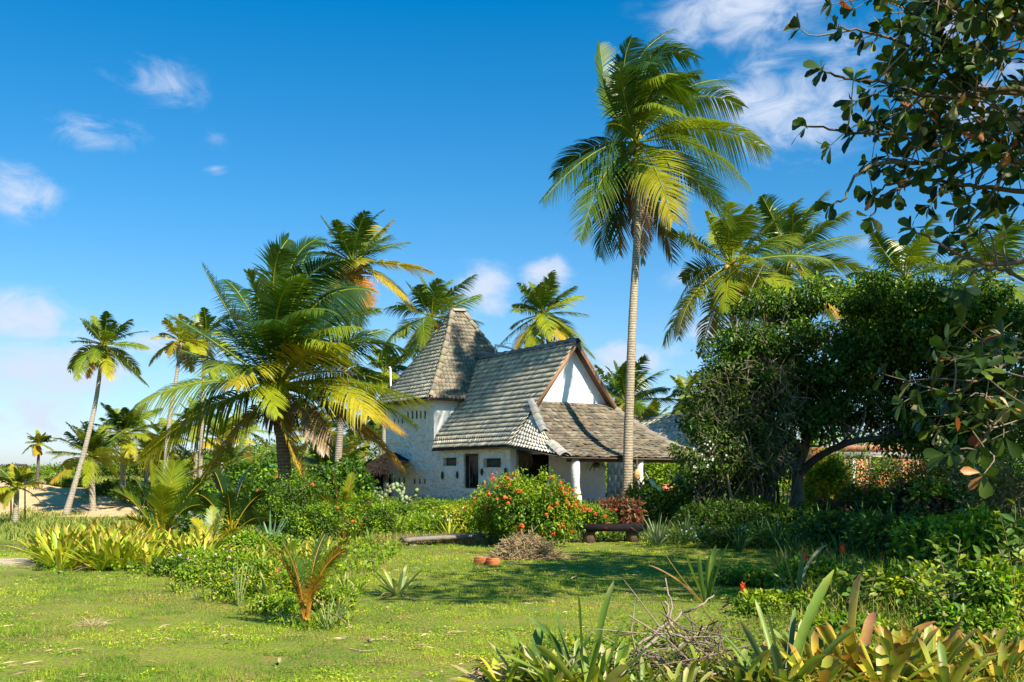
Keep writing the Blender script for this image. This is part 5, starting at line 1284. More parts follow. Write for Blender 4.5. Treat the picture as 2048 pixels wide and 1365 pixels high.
# right side, between tree and lawn
rd_ = [('sunlit bush with red bracts in front of the brick house', 1790, 27, 2.0, 1.25, 7000, .09, BR, MD, (12, .08, RD)),
       ('orange-tinged croton beside the brick wall window', 1715, 27.5, 1.0, 1.35, 3000, .12, [(.4, .2, .05), (.3, .3, .04), (.2, .2, .03)], BR, None),
       ('bright feathery bush behind the big trunk', 1655, 34, 1.3, 2.0, 5500, .12, BR, YL, None),
       ('sunlit hedge seen under the thicket', 1480, 38, 3.2, 1.9, 5200, .12, BR, YL, None),
       ('sunlit green bush beyond the verandah posts', 1325, 46, 3.0, 2.4, 6000, .14, BR, MD, None),
       ('dark red croton below the brick house', 1690, 27, 1.2, .9, 2400, .12, [(.22, .06, .04), (.14, .04, .035), (.35, .12, .06)], MD, None),
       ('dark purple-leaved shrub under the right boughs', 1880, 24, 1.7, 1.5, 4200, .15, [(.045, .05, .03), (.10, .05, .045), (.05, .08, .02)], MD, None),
       ('dry bronze-leaved shrub in front of the brick wall', 1960, 25, 2.6, 2.3, 9000, .085, [(.25, .22, .10), (.16, .17, .05), (.34, .28, .14)], MD + BR[:1], None),
       ('airy grey-brown shrub at the right edge', 2040, 20, 1.8, 2.2, 6500, .07, [(.28, .24, .13), (.14, .18, .05), (.2, .18, .1)], MD, None),
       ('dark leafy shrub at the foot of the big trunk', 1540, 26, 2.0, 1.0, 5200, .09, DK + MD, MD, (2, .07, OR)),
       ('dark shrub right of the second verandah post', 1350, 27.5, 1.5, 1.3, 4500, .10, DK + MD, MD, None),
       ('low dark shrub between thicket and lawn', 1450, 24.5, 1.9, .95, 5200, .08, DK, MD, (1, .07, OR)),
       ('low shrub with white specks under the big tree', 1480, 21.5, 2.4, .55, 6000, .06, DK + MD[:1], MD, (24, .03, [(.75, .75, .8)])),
       ('leafy shrub under the low almond bough', 1700, 20, 2.0, .9, 5200, .09, DK + MD, MD, None),
       ('pale green shrub under the almond boughs at the right edge', 1960, 15.5, 1.9, 1.05, 4600, .12, MD + BR, BR, None),
       ('dark shrub behind the broad-leaved plant', 1850, 17.5, 1.8, 1.0, 4600, .10, DK + MD, MD, None)]
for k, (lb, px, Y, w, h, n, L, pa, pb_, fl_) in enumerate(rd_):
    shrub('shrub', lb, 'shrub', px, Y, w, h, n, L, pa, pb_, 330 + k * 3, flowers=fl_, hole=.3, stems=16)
# ------------------------------------------------------------------ strap-leaved plants
def blade(mb, P0, P1, P2, W, col, ctip=None, cbase=None, k=10, chan=.35, roll=0., blunt=.8, wav=0.):
    P0, P1, P2 = [np.asarray(x, float) for x in (P0, P1, P2)]
    t = np.linspace(0, 1, k); B = bez(P0, P1, P2, t); T = nrm(np.gradient(B, axis=0))
    h = (P2 - P0) * A3(1, 1, 0)
    if np.linalg.norm(h) < .03: h = A3(.5, -1, 0)
    S0 = nrm(np.cross(h, UP)); S0 = nrm(S0[None] - (T @ S0)[:, None] * T); Nn = np.cross(S0, T)
    S = math.cos(roll) * S0 + math.sin(roll) * Nn; U2 = np.cross(S, T)
    w = (W * .43 * np.minimum(1, .6 + 1.4 * t) * np.clip((1.0 - t) / (1 - blunt), 0.02, 1) ** .55)[:, None]
    if wav: B = B + U2 * (np.sin(t * 14 + W * 900)[:, None] * wav * w)
    V = np.stack([B + S * w + U2 * w * chan, B, B - S * w + U2 * w * chan], 1).reshape(-1, 3)
    i = np.arange(k - 1)[:, None] * 3
    c = np.repeat(np.asarray(col, float)[None], k, 0)
    if ctip is not None: m = ss(.80, .98, t)[:, None]; c = c * (1 - m) + np.asarray(ctip, float) * m
    if cbase is not None: m = 1 - ss(0, .45, t)[:, None]; c = c * (1 - m) + np.asarray(cbase, float) * m
    mb.add(V, [np.concatenate([i + [0, 1, 4, 3], i + [1, 2, 5, 4]])], np.repeat(c, 3, 0))

def rosette_mb(g0, n, L, W, pal, tips, seed, el=(.5, 1.35), bend=(.3, .9), blunt=.85, cbase=None, chan=.4, dead=0, jit=.15):
    rs = np.random.default_rng(seed); mb = MB()
    for k in range(n):
        f = k / n; a = k * 2.4 + rs.random() * .5; e = el[1] + (el[0] - el[1]) * f + (rs.random() - .5) * .2
        l = L * (.7 + .45 * rs.random()); c = pick(pal, 1, jit, rs)[0]
        tip = tips[rs.integers(0, len(tips))] if tips and rs.random() < .75 else None
        p = g0 + A3(math.cos(a), math.sin(a), 0) * W * .5
        strap(mb, p - UP * .02, a, e, l, W * (.8 + .4 * rs.random()), bend[0] + (bend[1] - bend[0]) * rs.random(), c, tip, 8, chan, (rs.random() - .5) * .7, tipfrac=blunt, cbase=cbase)
    for k in range(dead):
        a = rs.random() * 6.28; strap(mb, g0, a, .5 * rs.random(), L * .7, W * .5, 1.4, pick([(.40, .28, .16), (.3, .2, .12)], 1, .2, rs)[0], None, 6, .2, rs.random(), tipfrac=.5)
    return mb
YB = [(0.449, 0.466, 0.027), (0.354, 0.435, 0.027), (0.504, 0.482, 0.04), (0.259, 0.373, 0.023), (0.395, 0.42, 0.04)]
YT = [(0.333, 0.142, 0.035), (0.253, 0.094, 0.035), (0.4, 0.237, 0.062), (0.28, 0.237, 0.026)]
GB = [(0.192, 0.281, 0.044), (0.148, 0.237, 0.037), (0.252, 0.311, 0.059)]
def bed(name, label, cat, group, spots, protos, mat='strap'):
    """protos: list of builders(g0)->MB built once; then copied"""
    made = []
    for i, (px, Y, s) in enumerate(spots):
        g0 = ground(px, Y)
        j = i % len(protos)
        if len(made) <= j:
            mb = protos[j](A3(0, 0, 0)); o = mb.build(name, M[mat]); o.location = g0; o.scale = (s, s, s); tag(o, label, cat, group); made.append(o)
        else:
            c = dup(made[j], tuple(g0), (i * 1.9) % 6.28, s)
            c['label'] = label
rs = np.random.default_rng(55)
def sp_in(x0, x1, Y0, Y1, n, s0=.8, s1=1.2, fn=None):
    out = []
    while len(out) < n:
        px = x0 + (x1 - x0) * rs.random(); Y = Y0 + (Y1 - Y0) * rs.random()
        if fn and not fn(px, Y): continue
        out.append((px, Y, s0 + (s1 - s0) * rs.random()))
    return out
bed('bromeliad', 'yellow-green vase bromeliad crowded in the long bed at far left', 'bromeliad', 'bromeliads of the long left bed',
    sp_in(75, 300, 16.6, 20.5, 58, .95, 1.3, lambda px, Y: px > 70 + abs(Y - 18.2) * 26) + sp_in(250, 420, 16.8, 21, 26, .8, 1.1),
    [lambda g, q=q: rosette_mb(g, 20, .60, .060, YB, YT, 500 + q, (.45, 1.4), (.1, .7), dead=2) for q in range(6)])
bed('bromeliad', 'pale bromeliad with brown-tipped leaves in the middle of the garden border', 'bromeliad', 'bromeliads of the middle border',
    [(590, 18.6, .9), (470, 18.2, .75), (455, 19.5, .8), (560, 20.5, .8), (420, 20.5, .8), (500, 21.5, .8), (640, 21, .7), (450, 17, .6), (385, 17.3, .9), (410, 18, .8)],
    [lambda g, q=q: rosette_mb(g, 18, .55, .055, YB + GB, YT, 520 + q, (.4, 1.35), (.2, .9), dead=2) for q in range(3)])
# singles
def single(name, label, cat, px, Y, mbf, mat='strap', child=None):
    g0 = ground(px, Y); mb = mbf(g0); mb.org = g0; o = mb.build(name, M[mat]); tag(o, label, cat); return o
single('bromeliad', 'bleached toppled bromeliad lying alone on the open lawn', 'bromeliad', 795, 13.4, lambda g: rosette_mb(g, 24, .50, .055, [(.36, .44, .14), (.44, .50, .18), (.26, .34, .10)], YT[:1], 540, (.1, 1.2), (0, .5), .7, (.5, .5, .3), dead=5))
single('bromeliad', 'small yellow wilting bromeliad left of the toppled one', 'bromeliad', 718, 14.0, lambda g: rosette_mb(g, 8, .30, .035, [(.6, .55, .08), (.5, .5, .1)], None, 541, (.1, .9), (.6, 1.4), .8, dead=4))
AG = [(0.118, 0.192, 0.089), (0.163, 0.237, 0.118), (0.207, 0.266, 0.133)]
single('aloe', 'spiky grey-green aloe right of the orange seedling', 'succulent', 678, 10.9, lambda g: rosette_mb(g, 14, .30, .022, AG, None, 542, (.5, 1.45), (-.1, .4), .2, dead=3))
single('aloe', 'low silvery aloe tuft left of the orange seedling foot', 'succulent', 575, 10.9, lambda g: rosette_mb(g, 22, .20, .016, [(.30, .38, .24), (.22, .3, .2)], None, 543, (.3, 1.3), (0, .5), .2, dead=3))
single('aloe', 'pale aloe behind the silvery tuft', 'succulent', 550, 12.0, lambda g: rosette_mb(g, 16, .24, .018, AG, None, 544, (.4, 1.4), (0, .4), .2))
single('strap_plant', 'glossy stiff strap-leaved plant left of the orange seedling', 'plant', 540, 12.2, lambda g: rosette_mb(g, 9, .48, .065, [(.22, .34, .05), (.12, .26, .05), (.36, .38, .05)], YT[:1], 545, (.8, 1.45), (0, .3), .5, (.5, .25, .05)), 'waxy')
single('strap_plant', 'tall thin pale stalks at the lawn corner left of the orange seedling', 'plant', 478, 12.3, lambda g: rosette_mb(g, 9, .62, .018, [(.36, .44, .16), (.44, .48, .2)], None, 546, (1.1, 1.55), (0, .2), .6))
single('strap_plant', 'long thin arching stalks around the orange seedling', 'plant', 655, 10.4, lambda g: rosette_mb(g, 12, .42, .014, [(.32, .40, .12), (.2, .3, .1)], None, 547, (.7, 1.5), (0, .8), .4, dead=8))
single('agave', 'bluish agave in the border left of the shrub with orange flowers', 'succulent', 540, 22, lambda g: rosette_mb(g, 22, .80, .075, [(.13, .24, .15), (.18, .30, .18)], None, 548, (.3, 1.45), (0, .4), .3))
single('agave', 'small agave at the lawn edge below the young palm with orange frond', 'succulent', 740, 22.5, lambda g: rosette_mb(g, 14, .50, .05, GB, None, 549, (.4, 1.4), (.1, .6), .3))
single('agave', 'clump of slender grey-green agave right of the dark bench', 'succulent', 1315, 22.3, lambda g: rosette_mb(g, 34, .72, .045, [(.20, .28, .13), (.28, .34, .18)], None, 550, (.6, 1.5), (0, .5), .3, dead=3))
single('agave', 'second slender agave clump beside the dark shrubs', 'succulent', 1370, 22.6, lambda g: rosette_mb(g, 30, .66, .045, [(.20, .28, .10), (.26, .34, .14)], None, 551, (.5, 1.5), (0, .5), .3, dead=3))
single('agave', 'bright wide-leaved agave on the border before the cottage window', 'succulent', 905, 30, lambda g: rosette_mb(g, 18, .95, .075, YL + BR, None, 552, (.3, 1.4), (0, .5), .3))
single('agave', 'thin striped spider-like plant behind the small ixora', 'plant', 1212, 26.4, lambda g: rosette_mb(g, 26, .85, .035, [(.35, .42, .25), (.2, .3, .12)], None, 553, (.2, 1.4), (.2, .9), .3))
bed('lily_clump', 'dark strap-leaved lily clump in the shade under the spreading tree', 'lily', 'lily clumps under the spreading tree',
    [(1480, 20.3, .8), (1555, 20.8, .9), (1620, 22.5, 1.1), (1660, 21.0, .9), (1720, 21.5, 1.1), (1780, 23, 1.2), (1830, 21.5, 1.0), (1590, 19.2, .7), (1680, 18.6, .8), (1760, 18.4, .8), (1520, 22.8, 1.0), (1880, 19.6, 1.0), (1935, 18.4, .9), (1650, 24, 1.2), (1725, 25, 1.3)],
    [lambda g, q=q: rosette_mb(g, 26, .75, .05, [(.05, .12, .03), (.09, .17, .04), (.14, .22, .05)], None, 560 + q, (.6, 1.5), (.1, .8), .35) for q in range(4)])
# near right plants
def px_blades(name, label, cat, base_px, Y, items, mat='strap', extra=None):
    g0 = ground(base_px, Y); mb = MB(); r_ = np.random.default_rng(int(base_px))
    for (bx, cx, cy, dc, tx, ty, dt, W, col, tip) in items:
        b0 = ground(base_px + bx, Y + r_.random() * .05)
        blade(mb, b0 - UP * .03, P(cx, cy, Y + dc), P(tx, ty, Y + dt), W, col, tip, None, 12, .3 + .3 * r_.random(), (r_.random() - .5) * 1.2, .86)
    if extra: extra(mb, g0)
    mb.org = g0; o = mb.build(name, M[mat]); tag(o, label, cat); return o
gG = (0.173, 0.274, 0.036); gL = (0.302, 0.346, 0.050); gP = (0.360, 0.374, 0.130); gD = (0.079, 0.158, 0.029); gB = (0.101, 0.173, 0.094); oO = (0.403, 0.230, 0.050); oY = (0.418, 0.346, 0.043); oB = (0.245, 0.094, 0.050)
Yf = 7.35
px_blades('bromeliad', 'tall green strap-leaved bromeliad at the bottom edge left of the twig tangle', 'bromeliad', 1165, Yf, [
    (0, 1160, 1270, 0, 1155, 1185, 0, .062, gG, gL), (10, 1195, 1260, .1, 1228, 1162, .15, .07, gG, gP), (-10, 1110, 1290, 0, 1085, 1245, .05, .06, gG, gP), (-20, 1080, 1330, -.1, 985, 1275, -.15, .075, gL, gP),
    (-20, 1090, 1340, -.2, 1000, 1310, -.35, .07, gG, gL), (20, 1230, 1300, 0, 1250, 1245, .05, .05, gD, gG), (-5, 1120, 1270, .15, 1110, 1215, .3, .055, gD, gG), (25, 1260, 1330, -.1, 1300, 1295, -.2, .05, gG, gL),
    (0, 1130, 1330, -.2, 1070, 1290, -.45, .07, gL, gL), (5, 1190, 1320, -.25, 1205, 1270, -.5, .06, gG, gP), (-30, 1090, 1350, 0, 1020, 1335, 0, .06, gP, (.5, .38, .2)), (-10, 1140, 1290, .2, 1050, 1230, .4, .05, gD, gG), (30, 1220, 1350, -.2, 1255, 1330, -.4, .07, gP, gP)])
px_blades('strap_plant', 'low broad-leaved plant with dry pale base at the bottom edge, left end', 'plant', 1060, 7.6, [
    (0, 1040, 1300, 0, 1015, 1262, 0, .10, gG, gG), (5, 1070, 1290, .1, 1080, 1255, .15, .09, gD, gG), (10, 1110, 1320, 0, 1130, 1280, .05, .09, gL, gP), (-20, 1010, 1350, 0, 985, 1330, 0, .07, (.5, .36, .24), (.5, .4, .3)), (-30, 1010, 1340, -.1, 965, 1345, -.1, .05, (.55, .42, .3), (.5, .38, .28)), (0, 1040, 1330, -.1, 1000, 1300, -.2, .07, gD, gD)], 'waxy')
px_blades('bromeliad', 'blue-green upright bromeliad with one long leaf right of the twig tangle', 'bromeliad', 1570, Yf, [
    (0, 1550, 1290, 0, 1530, 1215, 0, .055, gB, gG), (5, 1590, 1270, .1, 1668, 1140, .2, .085, gG, gL), (-15, 1520, 1310, -.1, 1480, 1240, -.2, .05, gB, gP), (-25, 1500, 1330, -.1, 1440, 1265, -.2, .05, (.2, .3, .12), gG), (10, 1600, 1290, .2, 1625, 1200, .4, .06, gG, gG),
    (20, 1640, 1310, -.1, 1720, 1255, -.25, .11, gG, gL), (-5, 1560, 1330, -.3, 1545, 1290, -.5, .07, gB, gB), (-10, 1540, 1280, .2, 1510, 1200, .4, .045, gG, gP), (-30, 1510, 1350, -.1, 1455, 1320, -.2, .05, gB, gP), (15, 1610, 1330, -.3, 1650, 1310, -.5, .09, gG, gL), (0, 1580, 1300, .3, 1590, 1215, .6, .05, gB, gG)])
def fan(seed, n, L, W, pal, tips):
    def f(mb, g0):
        r_ = np.random.default_rng(seed)
        for k in range(n):
            a = k * 2.4; strap(mb, g0 + A3(math.cos(a), math.sin(a), 0) * .06 - UP * .02, a, 1.25 - 1.0 * k / n, L * (.7 + .4 * r_.random()), W * (.8 + .4 * r_.random()), .2 + .5 * r_.random(), pick(pal, 1, .15, r_)[0], tips[r_.integers(0, len(tips))], 9, .45, (r_.random() - .5) * .6, tipfrac=.9)
    return f
OP = [(.50, .36, .035), (.40, .38, .04), (.50, .27, .05), (.30, .34, .035), (.52, .46, .07)]
OT = [(.14, .05, .03), (.26, .10, .04), (.45, .18, .06), (.2, .09, .05)]
px_blades('bromeliad', 'big orange-yellow bromeliad with one tall upright orange leaf in the right foreground', 'bromeliad', 1710, 7.7, [
    (0, 1700, 1240, 0, 1722, 1148, .05, .13, (.66, .46, .10), (.62, .25, .12)), (5, 1730, 1270, .1, 1748, 1225, .2, .10, (.56, .30, .14), (.40, .12, .10)), (-10, 1670, 1290, -.1, 1640, 1250, -.2, .09, oY, oB), (15, 1790, 1280, 0, 1870, 1245, 0, .085, oO, oB), (15, 1770, 1300, -.1, 1850, 1290, -.2, .09, oY, oO), (0, 1700, 1300, -.3, 1690, 1250, -.5, .11, oY, oB)],
    extra=fan(61, 18, .52, .085, OP, OT))
for k, (lb, px, Y, s) in enumerate([('yellow bromeliad with red-edged leaves near the bottom right corner', 1860, 7.75, 1.0), ('orange-tinged bromeliad at the bottom right corner', 1965, 8.0, .8), ('low yellowing bromeliad in front of the tall orange leaf', 1770, 7.25, .95),
                                ('small mottled bromeliad between blue-green and orange bromeliads', 1640, 7.9, .9), ('yellow bromeliad behind the corner ones', 1880, 8.7, .8), ('broad greenish bromeliad at the bottom edge under the long green leaf', 1640, 7.2, .9), ('yellow bromeliad low at the bottom edge near the corner', 1890, 7.15, .9),
                                ('small yellow-orange bromeliad left of the corner one', 1800, 8.3, .8), ('far right bromeliad cut by the picture edge', 2040, 7.9, .8)]):
    single('bromeliad', lb, 'bromeliad', px, Y, lambda g, k=k, s=s: rosette_mb(g, 20, .50 * s, .080 * s, OP + GB[:1], OT, 620 + k, (.15, 1.25), (.1, .7), .9, dead=2))
single('agave', 'pale faded agave lying within the twig tangle', 'succulent', 1420, 7.9, lambda g: rosette_mb(g, 16, .42, .06, [(.52, .50, .26), (.46, .46, .2), (.58, .50, .34)], None, 630, (0, .7), (.1, .5), .6, dead=6))
single('agave', 'withered cream-coloured agave left of the twig tangle', 'succulent', 1290, 7.6, lambda g: rosette_mb(g, 12, .36, .06, [(.60, .50, .34), (.52, .42, .28), (.46, .46, .2)], None, 631, (0, .9), (.1, .5), .6, dead=5))
# coconut seedling with upright pleated leaves
px_blades('young_palm', 'coconut seedling with upright pleated green leaves behind the twig tangle', 'palm', 1415, 12.4, [
    (0, 1385, 1160, 0, 1368, 1098, 0, .075, gG, gG), (0, 1420, 1150, .1, 1432, 1090, .15, .085, gG, gL), (3, 1430, 1150, 0, 1458, 1085, 0, .075, gG, gL), (-3, 1400, 1160, -.1, 1398, 1110, -.15, .06, gD, gG), (1, 1412, 1150, .1, 1420, 1110, .1, .07, gL, gG), (-6, 1375, 1180, -.1, 1345, 1150, -.2, .04, (.42, .26, .12), (.3, .18, .1)), (-4, 1360, 1160, 0, 1325, 1100, 0, .03, (.5, .32, .14), (.4, .25, .12)), (0, 1350, 1150, 0, 1295, 1130, 0, .05, (.36, .2, .1), (.3, .16, .09))], 'leaf')
# grey long-leaved plant
px_blades('strap_plant', 'pale grey-green lily with long pointed leaves at the lawn edge right', 'plant', 1590, 12.5, [
    (0, 1580, 1130, 0, 1548, 1075, 0, .09, (.26, .31, .17), None), (0, 1610, 1110, .1, 1655, 1090, .2, .05, (.30, .35, .19), None), (0, 1570, 1150, -.1, 1540, 1150, -.2, .07, (.30, .34, .15), None), (5, 1600, 1130, -.1, 1610, 1105, -.2, .07, (.18, .26, .12), None),
    (8, 1640, 1150, -.1, 1680, 1170, -.3, .07, gD, None), (-8, 1560, 1130, .2, 1535, 1110, .3, .08, gD, None), (0, 1585, 1160, -.2, 1560, 1190, -.5, .09, gB, None), (4, 1620, 1160, -.2, 1640, 1200, -.4, .06, gD, None)])
# broad-leaved foreground shrub
def broad(label, px, Y, items, seed, L=.16):
    r_ = np.random.default_rng(seed); g0 = ground(px, Y); root = thing('broadleaf_shrub', label, 'shrub', tuple(g0)); st = MB(); lf = MB()
    for (tx, ty, dt) in items:
        e = P(tx, ty, Y + dt); m = g0 * .5 + e * .5 + A3(0, 0, .08 + .1 * r_.random()); sp = spline([g0, m, e], 10); tube(st, sp, np.linspace(.009, .004, 10), (.16, .13, .08), 5, False)
        n = 13; t = np.linspace(.25, 1, n); p = np.array([sp[int(x * 9)] for x in t]); a = np.arange(n) * 2.4
        d = nrm(np.stack([np.cos(a), np.sin(a) * .8, .25 * np.ones(n)], 1) + nrm(e - m)[None] * .6)
        c = pick([(.09, .17, .025), (.16, .24, .03), (.06, .12, .02), (.22, .27, .035)], n, .15, r_)
        leaves(lf, p, d, nrm(r_.normal(size=(n, 3)) * .3 + A3(0, -.25, 1)), L * .8 * (.5 + .7 * r_.random(n)), L * .38, c, .12, .25)
    st.build('stem', M['bark'], root); lf.build('foliage', M['waxy'], root); return root
broad('leafy shrub with broad veined leaves on arching stems at lower right', 1905, 10.2, [(1830, 1120, 0), (1870, 1090, .2), (1920, 1080, .3), (1960, 1110, 0), (2000, 1140, -.2), (2040, 1170, -.3), (1850, 1170, -.4), (1910, 1150, -.5), (1980, 1190, -.5), (1890, 1130, .4), (2010, 1100, .3), (1940, 1140, .1)], 71)
broad('leafy shrub at the right edge above the broad veined one', 2035, 11.5, [(2000, 1030, 0), (2030, 1010, .2), (2060, 1040, 0), (1990, 1070, -.3), (2040, 1080, -.3), (2080, 1020, .2), (2020, 1050, .2)], 72, .2)
broad('dark-leaved low shrub between grey lily and veined shrub', 1730, 11.2, [(1690, 1150, 0), (1720, 1120, .3), (1760, 1130, 0), (1700, 1190, -.4), (1750, 1180, -.3), (1790, 1170, .1), (1730, 1150, -.2)], 73)
# scarlet flower spikes
for k, (lb, px, py, Y) in enumerate([('scarlet torch flower on a short stalk right of the coconut seedling', 1486, 1180, 11.5), ('scarlet flower beside the grey lily', 1612, 1120, 12.2), ('small red bloom behind the grey lily', 1685, 1102, 13)]):
    g0 = ground(px, Y); root = thing('torch_flower', lb, 'flower', tuple(g0)); b = MB(); tube(b, [g0, P(px, py + 6, Y)], .006, (.2, .3, .06), 5); b.build('stem', M['leaf'], root)
    b = MB(); r_ = np.random.default_rng(k); n = 22; a = np.arange(n) * 2.4; h_ = np.linspace(0, .09, n); c0 = P(px, py, Y)
    leaves4(b, c0 + A3(0, 0, 1) * h_[:, None] - UP * .03, np.stack([np.cos(a), np.sin(a), .9 + 0 * a], 1), np.tile(A3(0, 0, 1), (n, 1)) + .01, .055, .02, pick([(.75, .06, .03), (.8, .16, .05)], n, .1, r_)); b.build('petals', M['petal'], root)

# twig tangle
g0 = ground(1350, 7.9); tt = MB(); tt.org = g0; r_ = np.random.default_rng(88)
for (a, b_, c_, w) in [((1235, 1362, 7.5), (1300, 1290, 7.8), (1365, 1228, 8.2), .016), ((1250, 1365, 7.6), (1330, 1310, 7.9), (1420, 1250, 8.2), .013), ((1275, 1290, 7.8), (1340, 1235, 8), (1330, 1160, 8.2), .011), ((1365, 1225, 8.2), (1400, 1215, 8.1), (1425, 1190, 8.3), .011),
                       ((1330, 1200, 8), (1350, 1260, 7.9), (1440, 1330, 7.6), .011), ((1300, 1350, 7.5), (1380, 1350, 7.5), (1500, 1345, 7.6), .012)]:
    tube(tt, spline([P(*a), P(*b_), P(*c_)], 12) + r_.normal(size=(12, 3)) * .008, np.linspace(w, w * .5, 12), (.30, .24, .19), 6, False)
for k in range(70):
    c0 = P(1265 + r_.random() * 190, 1250 + r_.random() * 105, 7.5 + r_.random() * .7); d = nrm(r_.normal(size=3) * A3(1, .8, .55)) * (.10 + .26 * r_.random())
    tube(tt, [c0 - d, c0 + r_.normal(size=3) * .03, c0 + d + r_.normal(size=3) * .02, c0 + d * 1.5], [.0065, .006, .004, .0015], pick([(.20, .155, .12), (.15, .11, .08), (.26, .21, .16), (.13, .08, .05)], 1, .15, r_)[0], 4, False)
tag(tt.build('twig_tangle', M['bark']), 'tangle of bare grey twigs in the foreground between the strap plants', 'dead branches')
# long arching bare twig lying right
def bare_twig(label, pts, r0, col=(.34, .25, .18)):
    mb = MB(); mb.org = P(*pts[0]); sp = spline([P(*p) for p in pts], 20); tube(mb, sp, np.linspace(r0, r0 * .3, 20), col, 5, False); tag(mb.build('fallen_twig', M['bark']), label, 'twig')
bare_twig('long bare twig arching under the broad veined shrub', [(1810, 1155, 10.5), (1850, 1175, 10.3), (1890, 1190, 10.1), (1930, 1185, 10), (1980, 1160, 10)], .008)
bare_twig('dark curved dry leaf stalk on the lawn right of the coconut seedling', [(1445, 1215, 11.6), (1470, 1200, 11.5), (1490, 1198, 11.5), (1507, 1207, 11.5)], .012, (.1, .07, .05))
bare_twig('dark withered frond stalk at the foot of the orange seedling', [(640, 1228, 10.6), (665, 1228, 10.4), (690, 1245, 10.3), (712, 1275, 10.2)], .010, (.2, .14, .1))

# dry heap in front of the ixora
g0 = ground(1052, 18.9); hp = MB(); hp.org = g0; r_ = np.random.default_rng(90)
for k in range(1500):
    a = r_.random() * 6.28; q = r_.random() ** .6; c0 = g0 + A3(math.cos(a) * q * .62, math.sin(a) * q * .45, 0); top = (1 - q * q) * .38 * (.3 + .8 * r_.random())
    d = nrm(r_.normal(size=3) * A3(1, 1, .5)) * (.10 + .16 * r_.random()); m = c0 + UP * (top + .03)
    tube(hp, [m - d, m, m + d + UP * (-.10 + .05 * r_.random())], [.006, .005, .002], pick([(.24, .17, .10), (.34, .25, .14), (.15, .11, .07), (.44, .34, .18), (.2, .2, .08)], 1, .2, r_)[0], 3, False)
for k in range(260):
    a = r_.random() * 6.28; q = .6 + .75 * r_.random(); c0 = g0 + A3(math.cos(a) * q * .75, math.sin(a) * q * .4, .02); c0[2] = zg(c0[0], c0[1]) + .02; d = nrm(r_.normal(size=3) * A3(1, 1, .15)) * .12
    tube(hp, [c0 - d, c0 + UP * .015, c0 + d], [.005, .004, .002], pick([(.44, .32, .17), (.34, .22, .12)], 1, .2, r_)[0], 3, False)
tag(hp.build('garden_waste_heap', M['dry']), 'heap of dry brown garden cuttings in front of the ixora bush', 'heap')
# terracotta blocks
for k, (px, Y, rz, lb) in enumerate([(962, 17.75, .35, 'left one of two hollow terracotta bricks lying by the dry heap'), (986, 17.5, .28, 'right one of two hollow terracotta bricks, nearer the dry heap')]):
    g0 = ground(px, Y); h = A3(math.cos(rz), -math.sin(rz) * .6, 0); h = nrm(h); w_ = A3(-h[1], h[0], 0); b = MB(); b.org = g0
    L, Wd, Hh = .215, .17, .115; o0 = g0 - h * L / 2 - w_ * Wd / 2 + UP * .0
    tk = .014; col = (.62, .20, .07) if k else (.55, .17, .065)
    box(b, o0, h * L, w_ * Wd, UP * tk, col); box(b, o0 + UP * (Hh - tk), h * L, w_ * Wd, UP * tk, col)
    for f in (0, (Wd - tk) / 2, Wd - tk): box(b, o0 + w_ * f + UP * tk, h * L, w_ * tk, UP * (Hh - 2 * tk), col)
    for f in (.33, .66): box(b, o0 + w_ * tk + UP * (Hh * f), h * L, w_ * (Wd / 2 - tk * 1.5), UP * tk * .7, col)
    for q in range(4): box(b, o0 + w_ * (-.003) + UP * (tk + .006 + q * .024), h * L, w_ * .003, UP * .012, col)
    tag(b.build('hollow_brick', M['clay']), lb, 'brick')

# plank bench
g0 = ground(884, 22.6); pb_ = thing('plank_bench', 'rough weathered grey plank bench on two short stone stubs', 'bench', tuple(g0)); r_ = np.random.default_rng(92)
a = P(806, 1077, 22.2); e = P(962, 1067, 23.2); d = e - a; s = nrm(np.cross(d, UP)); b = MB(); n = 26
V = []; 
for i in range(n):
    t = i / (n - 1); c0 = a + d * t; w1, w2 = .19 + .02 * r_.random(), .19 + .02 * r_.random(); h = .075 + .012 * r_.random(); z1 = (vnoise(t * 9, 3, 1) - .5) * .02
    V += [c0 + s * w1 + UP * z1, c0 + s * w1 * .3 + UP * (z1 + .012), c0 - s * w2 + UP * (z1 + .004), c0 - s * (w2 - .02) + UP * (z1 - h), c0 + s * (w1 - .03) + UP * (z1 - h * 1.05)]
V = np.array(V); i = np.arange(n - 1)[:, None] * 5
b.add(V, [np.concatenate([i + [j, (j + 1) % 5, 5 + (j + 1) % 5, 5 + j] for j in range(5)]), [4, 3, 2, 1, 0], [n * 5 - 5, n * 5 - 4, n * 5 - 3, n * 5 - 2, n * 5 - 1]], (.21, .185, .16)); b.build('seat', M['wood'], pb_)
for f in (.12, .86):
    c0 = a + d * f; c0[2] = zg(c0[0], c0[1]) - .02; top = (a + d * f)[2] - .08; b = MB(); dd = nrm(d)
    tube(b, [c0, c0 + UP * (top - c0[2])], [.11, .085], (.42, .38, .30), 7, rough=.25); b.build('leg', M['concrete'], pb_)
